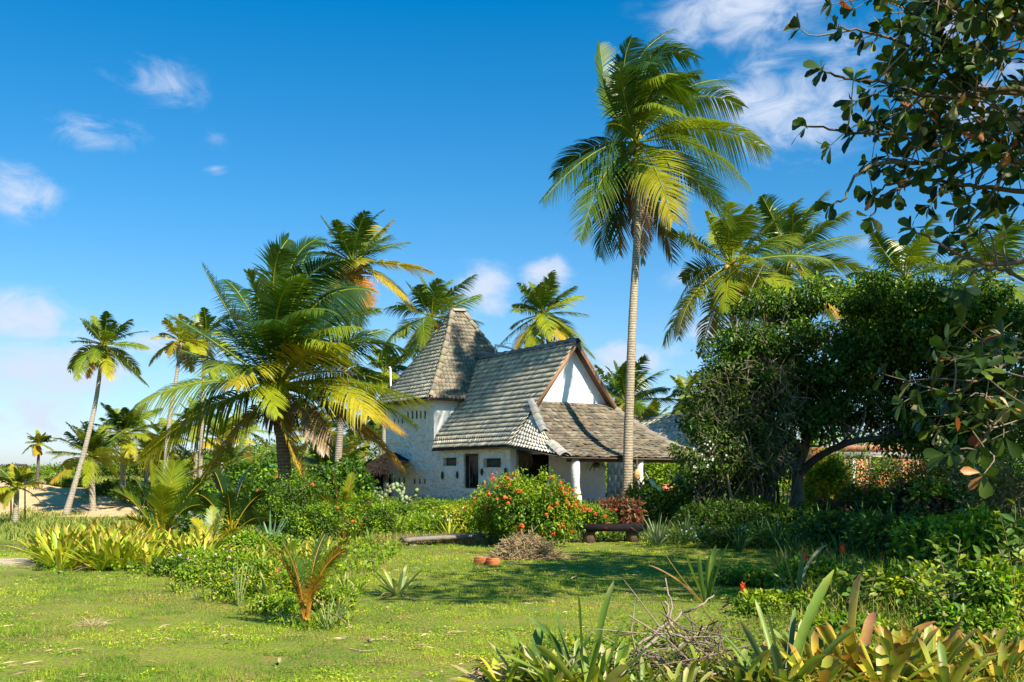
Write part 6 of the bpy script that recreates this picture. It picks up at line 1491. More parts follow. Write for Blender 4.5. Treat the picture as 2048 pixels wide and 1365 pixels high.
# dark bench
g0 = ground(1222, 23.4); db = thing('dark_bench', 'low dark painted bench slab on two mottled blocks beside the ixora', 'bench', tuple(g0))
a = P(1156, 1048, 23.3); e = P(1288, 1049, 23.6); d = e - a; s = nrm(np.cross(d, UP)); b = MB()
box(b, a - s * .22 - UP * .16, d, s * .44, UP * .16, (.009, .007, .008)); b.build('seat', M['wood'], db)
for q, f in enumerate((.34, .74)):
    b = MB(); c0 = a + d * f + s * (.222 if s[1] < 0 else -.222) - UP * .12; box(b, c0, nrm(d) * .10, (s if s[1] < 0 else -s) * .004, UP * .06, (.06, .010, .010)); o_ = b.build('painted_patch', M['cloth'], db)
for f in (.16, .82):
    c0 = a + d * f; c0[2] = zg(c0[0], c0[1]) - .03; b = MB(); tube(b, [c0, c0 + UP * .2, c0 + UP * (a[2] - .16 - c0[2])], [.15, .14, .15], (.13, .085, .065), 8, rough=.12); b.build('leg', M['concrete'], db)

# prickly pear
def pad(mb, c0, d, n_, L, W, col):
    d = nrm(d); s = nrm(np.cross(d, n_)); u = np.cross(s, d); a = np.linspace(0, 2 * np.pi, 12, endpoint=False)
    ring = [c0 + d * (L * .5 - L * .5 * math.cos(x)) + s * W * .5 * math.sin(x) * (.75 + .25 * math.sin(x / 2)) for x in a]
    mid = c0 + d * L * .55; V = ring + [mid + u * .035, mid - u * .035]
    fc = [[i, (i + 1) % 12, 12] for i in range(12)] + [[(i + 1) % 12, i, 13] for i in range(12)]; mb.add(np.array(V), [np.array(fc)], col)
for k, (lb, px, Y, n) in enumerate([('prickly pear cactus with pale pads, left clump below the tower', 762, 33, 13), ('prickly pear cactus with pale pads, right clump below the tower', 812, 33.5, 16)]):
    r_ = np.random.default_rng(300 + k); g0 = ground(px, Y); root = thing('prickly_pear', lb, 'cactus', tuple(g0)); nodes = [(g0, A3(0, 0, 1), 0)]
    tr_ = MB(); tube(tr_, [g0 - UP * .05, g0 + UP * .3], [.09, .07], (.25, .24, .16), 7); tr_.build('stem', M['bark'], root); nodes = [(g0 + UP * .25, A3(0, 0, 1), 0)]
    for q in range(n + 26):
        i = r_.integers(max(0, len(nodes) - 9), len(nodes)); p0, d0, lv = nodes[i]
        if lv > 4: continue
        d = nrm(d0 * .7 + A3(r_.normal() * .9, r_.normal() * .5, .45)); L = .15 + .09 * r_.random(); b = MB()
        pad(b, p0, d, nrm(A3(r_.normal() * .6, -1, r_.normal() * .3)), L, L * .72, pick([(.36, .46, .24), (.44, .52, .30), (.28, .38, .18)], 1, .1, r_)[0]); b.build('pad', M['leaf'], root, smooth=True)
        nodes.append((p0 + d * L * .95, d, lv + 1))

# ------------------------------------------------------------------ buildings behind the trees
bh = thing('brick_house', 'unfinished terracotta block house with grey concrete frame behind the trees at right', 'house', tuple(P(1770, 1000, 42)))
def brickmat():
    m, nt, ns, lk = newmat('terracotta_blockwork'); tc = N(nt, 'ShaderNodeTexCoord'); mp = N(nt, 'ShaderNodeMapping'); mp.inputs['Rotation'].default_value = (math.radians(90), 0, 0); lk.new(tc.outputs['Object'], mp.inputs['Vector'])
    br = N(nt, 'ShaderNodeTexBrick'); br.inputs['Scale'].default_value = 1.0; br.inputs['Brick Width'].default_value = .30; br.inputs['Row Height'].default_value = .2; br.inputs['Mortar Size'].default_value = .014
    br.inputs['Color1'].default_value = (.62, .22, .10, 1); br.inputs['Color2'].default_value = (.48, .16, .07, 1); br.inputs['Mortar'].default_value = (.42, .34, .28, 1); lk.new(mp.outputs[0], br.inputs['Vector'])
    no = N(nt, 'ShaderNodeTexNoise', i_Scale=3., i_Detail=6.); lk.new(tc.outputs['Object'], no.inputs['Vector']); mr = N(nt, 'ShaderNodeMapRange', i_To_Min=.6, i_To_Max=1.35); lk.new(no.outputs['Fac'], mr.inputs['Value'])
    mu = N(nt, 'ShaderNodeVectorMath', operation='SCALE'); lk.new(br.outputs['Color'], mu.inputs[0]); lk.new(mr.outputs[0], mu.inputs['Scale'])
    b = N(nt, 'ShaderNodeBsdfPrincipled'); b.inputs['Roughness'].default_value = .9; lk.new(mu.outputs[0], b.inputs['Base Color'])
    bp = N(nt, 'ShaderNodeBump'); bp.inputs['Strength'].default_value = .6; bp.inputs['Distance'].default_value = .02; lk.new(br.outputs['Fac'], bp.inputs['Height']); bp.invert = True; lk.new(bp.outputs[0], b.inputs['Normal'])
    o = N(nt, 'ShaderNodeOutputMaterial'); lk.new(b.outputs[0], o.inputs[0]); return m
M['block'] = brickmat()
x0, x1 = P(1655, 0, 42)[0], P(1905, 0, 42)[0]; zt = P(0, 890, 42)[2]; zb = .1
wx0, wx1 = P(1738, 0, 42)[0], P(1778, 0, 42)[0]; wz0, wz1 = P(0, 940, 42)[2], P(0, 912, 42)[2]
b = MB()
for (a, c_, e, f) in ((x0 + .25, wx0, zb, zt - .55), (wx1, x1 - .2, zb, zt - .55), (wx0, wx1, zb, wz0), (wx0, wx1, wz1, zt - .55)):
    box(b, A3(a, 42, e), A3(c_ - a, 0, 0), A3(0, .2, 0), A3(0, 0, f - e), (.5, .2, .1))
b.build('wall', M['block'], bh)
b = MB(); box(b, A3(x0 + .25, 42, zt - .30), A3(x1 - x0 - .4, 0, 0), A3(0, .2, 0), A3(0, 0, .30), (.5, .2, .1)); b.build('upper_course', M['block'], bh)
b = MB(); box(b, A3(x0 + .02, 42.3, zb), A3(.2, 0, 0), A3(0, 5, 0), A3(0, 0, zt - zb), (.5, .2, .1)); b.build('side_wall', M['block'], bh)
b = MB(); box(b, A3(x0 + .25, 41.97, zt - .55), A3(x1 - x0 - .45, 0, 0), A3(0, .25, 0), A3(0, 0, .25), (.26, .24, .22)); b.build('tie_beam', M['concrete'], bh)
for xx in (x0, P(1700, 0, 42)[0], x1 - .2):
    b = MB(); box(b, A3(xx, 41.94, zb), A3(.25 if xx == x0 else .2, 0, 0), A3(0, .3, 0), A3(0, 0, zt - zb - (.0 if xx == x0 else .57)), (.44, .42, .40)); b.build('column', M['concrete'], bh)
b = MB(); t_ = .07
for (a, c_, e, f) in ((wx0, wx1, wz0, wz0 + t_), (wx0, wx1, wz1 - t_, wz1), (wx0, wx0 + t_, wz0 + t_, wz1 - t_), (wx1 - t_, wx1, wz0 + t_, wz1 - t_)): box(b, A3(a, 41.95, e), A3(c_ - a, 0, 0), A3(0, .12, 0), A3(0, 0, f - e), (.45, .42, .36))
w_ = b.build('window', M['smooth_plaster'], bh); b = MB(); box(b, A3(wx0 + t_, 42.1, wz0 + t_), A3(wx1 - wx0 - 2 * t_, 0, 0), A3(0, .03, 0), A3(0, 0, wz1 - wz0 - 2 * t_), (.05, .06, .06)); b.build('pane', M['metal'], w_)
b = MB(); box(b, A3(x0 + .05, 42.25, zt - .06), A3(x1 - x0 - .1, 0, 0), A3(0, 5, 0), A3(0, 0, .05), (.16, .13, .11)); b.build('roof_slab', M['concrete'], bh)
# second hut with pale tiled roof coming down low
h2 = thing('tiled_hut', 'second hut with pale tiled roof behind the right end of the verandah', 'hut', tuple(P(1330, 1000, 55)))
Lr = lambda v: P(1214, 905, 54) * v + P(1290, 838, 57) * (1 - v) + UP * 0; Rr_ = lambda v: P(1395, 905, 52.5) * v + P(1420, 828, 54) * (1 - v)
b = MB(); under(b, Lr, Rr_, (.2, .16, .12), 6, .02, .06); b.build('roof_deck', M['wood'], h2)
b = MB(); patch(b, Lr, Rr_, 9, .3, [(.62, .60, .50), (.56, .54, .46), (.50, .48, .42)], 'flat', .05, seed=21); b.build('roof', M['tile'], h2)
b = MB(); caps(b, [P(1288, 836, 57), P(1350, 833, 55.5), P(1422, 826, 54)], .16, .12, .6, [(.24, .24, .22), (.3, .3, .27)]); b.build('ridge_cap', M['tile'], h2)
b = MB(); La = lambda v: P(1216, 912, 53.8) * (1 - v) + P(1214, 1000, 53.8) * v; Ra = lambda v: P(1392, 912, 52.6) * (1 - v) + P(1392, 1000, 52.6) * v
under(b, lambda v: La(v) + A3(0, .1, 0), lambda v: Ra(v) + A3(0, .1, 0), (.3, .28, .24), 4, 0, .05)
patch(b, La, Ra, 7, .32, [(.66, .63, .55), (.60, .57, .50), (.72, .69, .60)], 'flat', .03, seed=31)
b.build('wall', M['tile'], h2)

# ------------------------------------------------------------------ verandah things
hm = thing('hammock', 'teal cloth hammock slung from the second verandah post', 'hammock', tuple(P(1325, 1000, 37.6)))
a, m_, e = P(1298, 958, 38), P(1326, 984, 37.4), P(1362, 945, 37)
sp = spline([a, a * .45 + m_ * .55 - UP * .05, m_, m_ * .4 + e * .6 - UP * .05, e], 24); t = np.linspace(0, 1, 24); w = .03 + .11 * np.sin(np.pi * np.clip((t - .12) / .76, 0, 1)) ** .7
b = MB(); V = []
for i in range(24):
    for j in range(7):
        x = (j / 6 - .5) * 2; V.append(sp[i] + A3(.1 * x, w[i] * x, -.16 * (1 - x * x) * w[i] / .33 + .03 * math.sin(x * 6 + i)))
i = np.arange(23)[:, None] * 7 + np.arange(6)[None]; q = np.stack([i, i + 1, i + 8, i + 7], -1).reshape(-1, 4); cc = np.repeat(np.where((np.arange(24) % 4 < 2)[:, None], (.010, .035, .04), (.015, .05, .055)), 7, 0); b.add(np.array(V), [q], cc); b.build('cloth', M['cloth'], hm, smooth=True)
b = MB(); tube(b, [P(1290, 945, 38.2), a], .012, (.5, .48, .4), 4); tube(b, [e, P(1376, 905, 37)], .012, (.5, .48, .4), 4); b.build('rope', M['dry'], hm)
hb = thing('hanging_basket', 'round straw-coloured gourd hanging left of the second verandah post', 'ornament', tuple(P(1274, 930, 38)))
b = MB(); th_ = np.linspace(0, np.pi, 9); V = np.array([P(1274, 950, 38) + A3(math.sin(x) * math.cos(y) * .14, math.sin(x) * math.sin(y) * .14, math.cos(x) * .22 - .03 * math.sin(x)) for x in th_ for y in np.linspace(0, 2 * np.pi, 12, endpoint=False)])
b.add(V, [np.array([[i * 12 + j, i * 12 + 12 + j, i * 12 + 12 + (j + 1) % 12, i * 12 + (j + 1) % 12] for i in range(8) for j in range(12)])], (.55, .33, .14)); b.build('gourd', M['clay'], hb, smooth=True)
b = MB(); tube(b, [P(1274, 916, 38), P(1274, 940, 38)], .008, (.3, .25, .2), 4); b.build('cord', M['dry'], hb)
for k, (lb, px, py, Y, r, c_) in enumerate([('round orange clay pot on the verandah floor beside the hammock', 1331, 975, 37, .17, (.62, .26, .12)), ('small orange pot leaning next to the round one', 1340, 968, 37.3, .11, (.66, .30, .16)), ('reddish pot at the verandah edge under the hammock', 1345, 990, 36.6, .12, (.45, .12, .07)), ('ochre jar between the tall trunk and the second post', 1262, 985, 39.5, .2, (.55, .38, .06))]):
    g0 = P(px, py + 10, Y); pt = thing('clay_pot', lb, 'pot', tuple(g0)); b = MB(); pr = [(0, 0), (.55, 0), (.95, .35), (1, .7), (.75, 1.2), (.55, 1.45), (.7, 1.6), (.6, 1.6), (.45, 1.4)]; aa = np.linspace(0, 2 * np.pi, 14, endpoint=False)
    V = np.array([g0 + A3(q * r * math.cos(x), q * r * math.sin(x), h * r) for q, h in pr for x in aa]); b.add(V, [np.array([[i * 14 + j, i * 14 + (j + 1) % 14, i * 14 + 14 + (j + 1) % 14, i * 14 + 14 + j] for i in range(len(pr) - 1) for j in range(14)])], c_); b.build('body', M['clay'], pt, smooth=True)
    b = MB(); tube(b, [g0 + A3(.66 * r * math.cos(x), .66 * r * math.sin(x), 1.6 * r) for x in np.linspace(0, 6.28, 15)], .015, c_, 5, False); b.build('rim', M['clay'], pt)
hp_ = thing('hanging_plant', 'dark fern hanging from the verandah eave left of centre', 'hanging plant', tuple(P(1192, 915, 39.5))); c0 = P(1192, 930, 39.5)
b = MB(); r_ = np.random.default_rng(5)
for k in range(70): a = r_.random() * 6.28; strap(b, c0 + A3(0, 0, -.02), a, .9 * r_.random(), .5 + .35 * r_.random(), .035, 1.6 + r_.random(), pick(DK, 1, .2, r_)[0], None, 7, .1, 0, tipfrac=.3)
b.build('foliage', M['leaf'], hp_); b = MB(); tube(b, [c0 - UP * .12, c0 - UP * .05, c0 + UP * .02], [.08, .13, .15], (.10, .07, .05), 10); tube(b, [c0, c0 + UP * .35], .006, (.1, .1, .1), 4); b.build('pot', M['clay'], hp_)

# distant frame of poles at the far left shore
fr = thing('pole_frame', 'dark wooden frame of poles at the far left by the dune palms', 'frame', tuple(ground(36, 58)))
for px in (22, 50):
    b = MB(); tube(b, [ground(px, 58), P(px, 931, 58)], .05, (.08, .07, .06), 6); b.build('post', M['bark'], fr)
b = MB(); tube(b, [P(16, 930, 58), P(54, 930, 58)], .05, (.08, .07, .06), 6); tube(b, [P(28, 936, 58.3), P(46, 936, 58.3)], .03, (.08, .07, .06), 5); b.build('crossbar', M['bark'], fr)

# ------------------------------------------------------------------ ground growth (nobody could count it)
def scatter(n, x0, x1, Y0, Y1, keepf, seed):
    r_ = np.random.default_rng(seed); Y = Y0 * (Y1 / Y0) ** r_.random(n); x = ((x0 + (x1 - x0) * r_.random(n)) - CX) / F * Y
    k = keepf(x, Y, r_); return x[k], Y[k], r_
mb = MB()
def kf(x, Y, r_):
    edge = 23.6 + 1.4 * (vnoise(x, Y, 1.2) - .5) - np.where(x > 3.0, (x - 3.0) * 1.3, 0)
    px = x / Y * F + CX
    ey = np.interp(px, [60, 150, 300, 360, 450, 520, 600, 690, 720, 760, 800], [1140, 1155, 1160, 1195, 1210, 1238, 1266, 1262, 1200, 1130, 1105]) + 22 * (vnoise(x, Y, .4) - .5)
    left = (px < 800) & (Y > EYE * F / (ey - HY)) & (Y < 30) & (px > 70)
    return (((px > 690) & (Y > edge)) | left) & (r_.random(len(x)) < np.where(px < 780, .8 * ss(.4, .75, vnoise(x, Y, .45)), .35 + vnoise(x, Y, .7)))
x, Y, r_ = scatter(230000, -60, 2150, 9.5, 48, kf, 700)
n = len(x); h = (.05 + .22 * vnoise(x, Y, 1.1)) * r_.random(n) * np.where(Y < 16, .6, 1); p = np.stack([x, Y, zg(x, Y) + h], 1)
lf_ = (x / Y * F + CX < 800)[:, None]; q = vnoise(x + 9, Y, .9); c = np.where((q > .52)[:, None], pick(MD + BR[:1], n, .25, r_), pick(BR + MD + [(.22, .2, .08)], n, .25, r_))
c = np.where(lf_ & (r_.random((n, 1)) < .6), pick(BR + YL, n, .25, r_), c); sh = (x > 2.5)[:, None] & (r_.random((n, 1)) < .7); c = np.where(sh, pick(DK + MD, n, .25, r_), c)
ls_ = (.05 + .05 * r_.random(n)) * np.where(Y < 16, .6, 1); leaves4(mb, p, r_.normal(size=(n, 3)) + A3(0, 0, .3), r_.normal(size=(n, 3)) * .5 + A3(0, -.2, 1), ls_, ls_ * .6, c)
x, Y, r_ = scatter(80000, -60, 2150, 9.5, 40, kf, 701); n = len(x)
p = np.stack([x, Y, zg(x, Y) - .01], 1); L = (.12 + .3 * r_.random(n)) * np.where(Y < 16, .5, 1); az = r_.random(n) * 6.28; le = .2 + .5 * r_.random(n); s_ = np.stack([np.cos(az + 1.5), np.sin(az + 1.5), 0 * az], 1) * .006
d = nrm(np.stack([np.cos(az) * le, np.sin(az) * le, np.ones(n)], 1)); V = np.stack([p - s_, p + s_, p + d * L[:, None]], 1); c = pick(MD + BR + [(.38, .30, .12)], n, .25, r_)
mb.add(V.reshape(-1, 3), [np.arange(n * 3).reshape(-1, 3)], np.repeat(c, 3, 0))
tag(mb.build('ground_cover', M['leaf']), 'low leafy weeds filling the ground between the shrubs', 'ground cover', kind='stuff')
# taller weeds and grass in the right foreground
mb = MB()
def kr(x, Y, r_):
    px = x / Y * F + CX; py = HY + EYE / Y * F
    lim = 1080 + 470 * ss(9.3, 11.5, Y)
    return (px > lim + 60 * (vnoise(x, Y, .5) - .5)) & (r_.random(len(x)) < .4 + vnoise(x + 3, Y, .4) * .9)
x, Y, r_ = scatter(30000, 1000, 2250, 6.6, 19, kr, 710); n = len(x)
p = np.stack([x, Y, zg(x, Y) - .01], 1); L = (.05 + .20 * r_.random(n)) * (.5 + .5 * ss(1.5, 3.5, x) + .9 * ss(8.6, 10.5, Y) * ss(2.5, 4, x)); az = r_.random(n) * 6.28; le = .15 + .6 * r_.random(n)
s_ = np.stack([np.cos(az + 1.5), np.sin(az + 1.5), 0 * az], 1) * .0042; h_ = np.stack([np.cos(az), np.sin(az), 0 * az], 1)
m1 = p + (h_ * le[:, None] * .35 + UP) * (L * .6)[:, None]; m2 = p + (h_ * le[:, None] * 1.1 + UP * .92) * L[:, None]
V = np.stack([p - s_, p + s_, m1 + s_ * .8, m1 - s_ * .8, m2], 1).reshape(-1, 3); b_ = np.arange(n)[:, None] * 5; c = pick([(.22, .30, .03), (.16, .24, .03), (.30, .33, .05), (.10, .17, .025), (.38, .29, .11)], n, .2, r_)
mb.add(V, [b_ + [0, 1, 2, 3], b_ + [3, 2, 4]], np.repeat(c, 5, 0))
tag(mb.build('tall_grass', M['grass']), 'long loose grass blades in the lower right foreground', 'grass', kind='stuff')
mb = MB(); x, Y, r_ = scatter(34000, 1000, 2250, 6.6, 15, kr, 712); n = len(x); p = np.stack([x, Y, zg(x, Y) + (.02 + .14 * r_.random(n)) * (.4 + vnoise(x, Y, .5))], 1); a = r_.random(n) * 6.28
leaves4(mb, p, np.stack([np.cos(a), np.sin(a), .1 + .3 * r_.random(n)], 1), r_.normal(size=(n, 3)) * .4 + A3(0, 0, 1), .028 + .02 * r_.random(n), .026, pick([(.19, .28, .03), (.13, .21, .025), (.26, .32, .04), (.08, .15, .02)], n, .2, r_))
tag(mb.build('clover_weeds', M['leaf']), 'round-leaved weeds among the foreground grass', 'weeds', kind='stuff')
# dry grass fringe along bench and sand
mb = MB(); r_ = np.random.default_rng(720); n = 2600; px = 740 + 230 * r_.random(n); Y = 22.7 + .8 * r_.random(n); x = (px - CX) / F * Y; p = np.stack([x, Y, zg(x, Y)], 1); az = r_.random(n) * 6.28; L = .08 + .2 * r_.random(n)
s_ = np.stack([np.cos(az + 1.5), np.sin(az + 1.5), 0 * az], 1) * .006; V = np.stack([p - s_, p + s_, p + np.stack([np.cos(az) * .6, np.sin(az) * .6, np.ones(n)], 1) * L[:, None]], 1)
mb.add(V.reshape(-1, 3), [np.arange(n * 3).reshape(-1, 3)], np.repeat(pick([(.46, .32, .18), (.38, .24, .13), (.5, .4, .2)], n, .2, r_), 3, 0)); tag(mb.build('dry_grass', M['grass']), 'dry reddish grass fringe under the plank bench', 'grass', kind='stuff')
# sand tufts
mb = MB(); r_ = np.random.default_rng(730); n = 26000; Y = 34 + 46 * r_.random(n) ** .8; x = (-40 + 500 * r_.random(n) - CX) / F * Y; k = (r_.random(n) < np.where((Y > 57) & (Y < 72), .9 * ss(.52, .7, vnoise(x, Y, 2.2)), .8)) & (((x + 24) / 8.6) ** 2 + ((Y - 36) / 3.1) ** 2 > 1); x = x[k]; Y = Y[k]; n = len(x)
p = np.stack([x, Y, zg(x, Y)], 1); az = r_.random(n) * 6.28; L = .08 + .22 * r_.random(n); s_ = np.stack([np.cos(az + 1.5), np.sin(az + 1.5), 0 * az], 1) * .03
V = np.stack([p - s_, p + s_, p + np.stack([np.cos(az) * .8, np.sin(az) * .8, np.ones(n)], 1) * L[:, None]], 1); mb.add(V.reshape(-1, 3), [np.arange(n * 3).reshape(-1, 3)], np.repeat(pick([(.24, .30, .06), (.34, .36, .08), (.18, .24, .05)], n, .2, r_), 3, 0))
tag(mb.build('dune_grass', M['grass']), 'sparse creeping grass on sand and far meadow', 'grass', kind='stuff')
# distant woodland mass
mb = MB(); r_ = np.random.default_rng(740)
bl = []
for k in range(60):
    px = 1130 + 1150 * k / 60 + r_.random() * 14; Y = 64 + 14 * r_.random(); h = 2.2 + 2.0 * r_.random(); g0 = ground(px, Y); bl.append((g0 + UP * h * .45, (2.0 + r_.random(), 1.6, h * .62)))
for k in range(26):
    px = 430 + 340 * k / 26 + r_.random() * 14; Y = 84 + 10 * r_.random(); h = 2.0 + 1.6 * r_.random(); g0 = ground(px, Y); bl.append((g0 + UP * h * .45, (2.0 + r_.random(), 1.6, h * .62)))
blob_leaves(mb, bl, 46000, .30, MD + DK[:1] + BR[:1], 741, .6, .5, pal2=BR, hole=.3, big=False, cl_s=1.6)
tag(mb.build('distant_woodland', M['leaf']), 'far bushy woodland closing the horizon behind the garden', 'woodland', kind='stuff')
# fallen dry leaves on the lawn
r_ = np.random.default_rng(750); proto = None
LT = [(1045, 1152), (1060, 1148), (1010, 1165), (950, 1225), (880, 1180), (700, 1262), (735, 1285), (455, 1290), (180, 1250), (150, 1310), (330, 1262), (1150, 1160), (1105, 1150), (560, 1330), (840, 1300), (905, 1270), (960, 1330), (300, 1335), (80, 1200), (1200, 1190), (780, 1245)]
for k, (px, py) in enumerate(LT):
    Y = EYE * F / (py - HY); g0 = ground(px, Y) + UP * .035
    if proto is None:
        mb = MB(); blade(mb, A3(-.045, 0, 0), A3(0, .01, .012), A3(.05, 0, .005), .032, (.42, .29, .17), (.3, .2, .12), None, 7, .3, 0, .6); proto = mb.build('fallen_leaf', M['dry']); tag(proto, 'curled dry brown leaf lying on the open lawn', 'leaf', 'dry leaves scattered on the lawn'); o = proto
    else: o = dup(proto, (0, 0, 0))
    o.location = g0; o.rotation_euler = (.1, -.1, r_.random() * 6.28); s = .8 + r_.random() * .9; o.scale = (s, s * .8, s)
# more of the foreground tangle of strap leaves
for k, (lb, px, Y, s, pa) in enumerate([('green bromeliad low at the bottom edge beside the tall green one', 1110, 7.2, .85, [gG, gL, gD]), ('pale green bromeliad right of the tall green one', 1225, 7.5, .8, [gL, gP, gG]), ('faded yellow-green bromeliad right below the twig tangle', 1370, 7.1, .8, [gP, gL]),
                                        ('narrow-leaved green bromeliad between twig tangle and blue-green one', 1480, 7.3, .9, [gG, gB, gL]), ('green bromeliad behind the tall green one', 1150, 8.0, .8, [gG, gD]), ('blue-green bromeliad behind the long green leaf', 1600, 8.1, .9, [gB, gG])]):
    single('bromeliad', lb, 'bromeliad', px, Y, lambda g, k=k, s=s, pa=pa: rosette_mb(g, 20, .48 * s, .052 * s, pa, [gP, (.5, .36, .16)], 800 + k, (.15, 1.4), (.1, .8), .85, dead=3))

# low spiky plants spreading into the lawn round the left bed
rs = np.random.default_rng(66)
SP = []
for (px, py, s_) in [(350, 1185, .7), (395, 1200, .6), (430, 1178, .8), (470, 1205, .7), (505, 1225, .7), (540, 1238, .6), (570, 1215, .8), (640, 1240, .7), (675, 1225, .8), (655, 1200, .8), (600, 1190, .9), (520, 1190, .9), (560, 1165, .9), (640, 1160, .9), (690, 1180, .7), (450, 1150, .8), (380, 1160, .8), (585, 1250, .5), (660, 1258, .5), (700, 1240, .5), (620, 1140, .9), (690, 1130, .8), (500, 1160, .8)]:
    SP.append((px, EYE * F / (py - HY), s_))
bed('spiky_plant', 'low spiky yellow-green plant among the weeds around the orange seedling', 'plant', 'spiky plants spreading into the lawn', SP,
    [lambda g, q=q: rosette_mb(g, (16, 22, 14, 18)[q], (.34, .26, .40, .30)[q], (.030, .016, .036, .022)[q], (YB + GB, AG, GB + YB[:1], YB)[q], YT, 900 + q, (.25, 1.4), (.1, .9), (.8, .2, .7, .4)[q], dead=5) for q in range(4)])
for k, (lb, px, Y, w, h, n) in enumerate([('knee-high leafy weed left of the orange seedling', 470, 13.0, .7, .34, 1500), ('small leafy weed patch right behind the orange seedling', 650, 12.0, .6, .3, 1300), ('flowering weed patch at the near tip of the left bed', 560, 11.6, .6, .26, 1200), ('bright leafy weed patch beyond the orange seedling', 620, 14.5, .9, .42, 2200), ('leafy weed patch between left bed and orange seedling', 400, 14.4, .8, .36, 1700)]):
    shrub('weed_patch', lb, 'weeds', px, Y, w, h, n, .045, BR, YL + MD, 930 + k * 2, flowers=(5, .02, [(.8, .7, .75), (.7, .3, .1)]), hole=.3, stems=6)
# airy dry sprays of the spreading tree in front of the brick house
for k, (lb, px, Y, w, h, n) in enumerate([('airy bronze shrub covering the right part of the brick wall', 1900, 33, 3.0, 3.0, 9000), ('thin leafy shrub before the brick wall window', 1770, 34, 2.6, 2.25, 5200), ('leafy shrub at the left corner of the brick house', 1660, 37, 1.6, 2.4, 4200)]):
    shrub('shrub', lb, 'shrub', px, Y, w, h, n, .10, MD + [(.18, .16, .06)], BR + [(.26, .2, .09)], 950 + k * 2, flowers=(8, .07, RD), hole=.5, stems=26)
# dry straw bits on the lawn and litter under the foreground plants
mb = MB(); r_ = np.random.default_rng(960); n = 2600; Y = 6.8 * (24 / 6.8) ** r_.random(n); x = (r_.random(n) - .5) * 1.05 * Y; k = vnoise(x, Y, 1.1) > .42; x = x[k]; Y = Y[k]; n = len(x)
p = np.stack([x, Y, zg(x, Y) + .022 + .01 * r_.random(n)], 1); az = r_.random(n) * 6.28; d = np.stack([np.cos(az), np.sin(az), (r_.random(n) - .5) * .25], 1) * (.02 + .07 * r_.random((n, 1)) ** 2.)
s_ = np.stack([-np.sin(az), np.cos(az), np.full(n, .5)], 1) * (.002 + .003 * r_.random((n, 1))); V = np.stack([p - d, p - d * .2 + s_ + UP * .004, p + d, p + d * .1 - s_], 1)
mb.add(V.reshape(-1, 3), [np.arange(n * 4).reshape(-1, 4)], np.repeat(pick([(.50, .38, .22), (.40, .28, .15), (.30, .2, .12), (.5, .44, .26)], n, .2, r_), 4, 0))
tag(mb.build('straw_litter', M['dry']), 'scattered dry straw bits and blades on the lawn', 'litter', kind='stuff')
mb = MB(); n = 4200; px = 950 + 1000 * r_.random(n); Y = 6.7 + 1.7 * r_.random(n) ** 1.3; x = (px - CX) / F * Y; p = np.stack([x, Y, zg(x, Y) + .015 + .05 * r_.random(n)], 1); az = r_.random(n) * 6.28
leaves(mb, p, np.stack([np.cos(az), np.sin(az), (r_.random(n) - .4) * .6], 1), r_.normal(size=(n, 3)) * .5 + UP, .05 + .09 * r_.random(n), .022, pick([(.42, .30, .18), (.30, .2, .12), (.50, .40, .26), (.2, .14, .09)], n, .2, r_), .2, .3)
tag(mb.build('leaf_litter', M['dry']), 'brown leaf litter under the foreground strap plants', 'litter', kind='stuff')

rs = np.random.default_rng(77)
bed('bromeliad', 'yellow-green bromeliad with rusty leaf tips among the weeds between young palm and seedling', 'bromeliad', 'bromeliads between the young palms',
    [(430 + 260 * a_, (14.5 if a_ < .4 else 17.5) + 5 * rs.random(), .6 + .4 * rs.random()) for a_ in rs.random(26)], [lambda g, q=q: rosette_mb(g, 16, .46, .050, YB + GB, YT, 980 + q, (.25, 1.35), (.1, .9), .8, dead=5) for q in range(4)])
bed('bromeliad', 'pale yellow strap plant in the sunny border behind the plank bench', 'bromeliad', 'strap plants of the sunny border',
    [(700 + 250 * rs.random(), 24 + 5 * rs.random(), 1.0 + .5 * rs.random()) for _ in range(14)], [lambda g, q=q: rosette_mb(g, 18, .55, .045, YB + GB, YT, 990 + q, (.5, 1.45), (.1, .6), .5, dead=3) for q in range(3)])

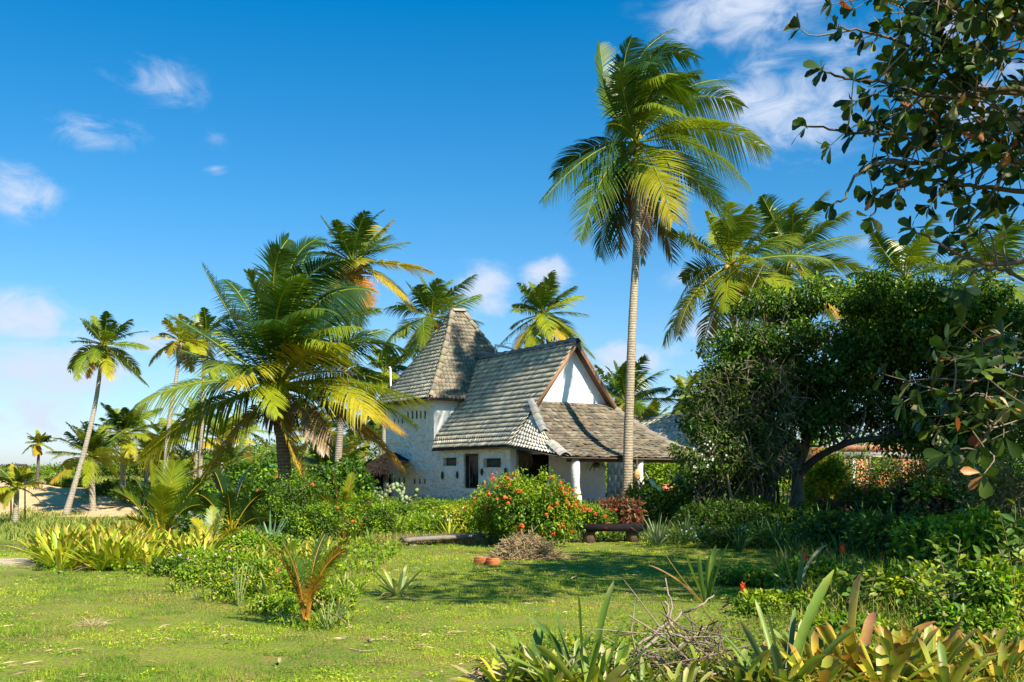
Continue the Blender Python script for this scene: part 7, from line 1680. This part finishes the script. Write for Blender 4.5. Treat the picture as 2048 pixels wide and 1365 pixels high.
rs = np.random.default_rng(99)
bed('bromeliad', 'mottled yellow bromeliad filling the right foreground', 'bromeliad', 'bromeliads of the right foreground',
    [(1460 + 560 * rs.random(), 7.15 + 1.3 * rs.random(), .75 + .4 * rs.random()) for _ in range(16)], [lambda g, q=q: rosette_mb(g, 18, .46, .062, OP + GB, OT, 1010 + q, (.15, 1.3), (.1, .8), .9, dead=3) for q in range(4)])
bed('bromeliad', 'yellow-green strap plant crowded along the bottom edge left of the twigs', 'bromeliad', 'strap plants along the bottom edge',
    [(990 + 420 * rs.random(), 7.1 + .7 * rs.random(), .7 + .4 * rs.random()) for _ in range(12)], [lambda g, q=q: rosette_mb(g, 18, .42, .048, GB + YB[:2] + [(.42, .38, .2)], [(.4, .3, .16)], 1020 + q, (.1, 1.3), (.1, .8), .8, dead=6) for q in range(3)])
for k, (lb, px, Y, w, h, n, L, pa) in enumerate([('bright leafy weeds right of the tall green foreground bromeliad', 1250, 8.7, .55, .16, 1100, .04, BR), ('leafy weeds behind the twig tangle', 1350, 9.3, .6, .16, 1200, .04, BR), ('leafy weeds left of the coconut seedling', 1180, 9.2, .6, .12, 1000, .04, BR),
        ('dark leafy undergrowth left of the veined shrub', 1800, 11.6, 1.3, .6, 3000, .08, MD), ('green undergrowth below the veined shrub', 1930, 9.2, .9, .4, 2200, .07, MD + BR), ('low leafy undergrowth behind the grey lily', 1640, 13.5, 1.2, .5, 3000, .08, MD),
        ('leafy undergrowth at the right edge below the boughs', 2030, 10.2, 1.0, .7, 2600, .09, MD + BR), ('dark weeds between grey lily and coconut seedling', 1500, 14.5, 1.0, .28, 2000, .06, MD), ('weedy growth right of the grey lily', 1700, 9.6, .9, .3, 2000, .06, MD + BR), ('leafy undergrowth beneath the scarlet flowers', 1560, 11.3, .8, .3, 1700, .06, MD + BR)]):
    shrub('weed_patch', lb, 'weeds', px, Y, w, h, n, L, pa, BR + YL, 1040 + k * 2, flowers=(3, .02, [(.8, .5, .3)]), hole=.3, stems=7)

# bleached tuft of dry grass on the near lawn, and a few fallen sticks
g0 = ground(185, EYE * F / (1252 - HY)); mb = MB(); mb.org = g0; r_ = np.random.default_rng(1100)
for k in range(90):
    a = r_.random() * 6.28; c0 = g0 + A3(math.cos(a), math.sin(a), 0) * .12 * r_.random(); d = nrm(A3(math.cos(a + r_.normal()), math.sin(a + r_.normal()), .3 + .7 * r_.random())) * (.06 + .14 * r_.random())
    tube(mb, [c0, c0 + d * .6, c0 + d + A3(0, 0, -.03)], [.003, .0025, .001], pick([(.48, .38, .22), (.40, .30, .17)], 1, .2, r_)[0], 3, False)
tag(mb.build('dry_tuft', M['dry']), 'bleached dry grass tuft on the near lawn at left', 'dry grass')
for k, (lb, pts) in enumerate([('thin pale stick lying on the lawn in front of the dry heap', [(1085, 1152), (1110, 1149), (1135, 1150)]), ('thin stick lying on the lawn right of the orange seedling', [(735, 1282), (760, 1279), (790, 1281)]), ('pale twig lying near the bottom of the lawn', [(700, 1298), (725, 1302), (752, 1300)])]):
    bare_twig(lb, [(px, py, EYE * F / (py - HY) * .992) for px, py in pts], .008, (.38, .28, .19))
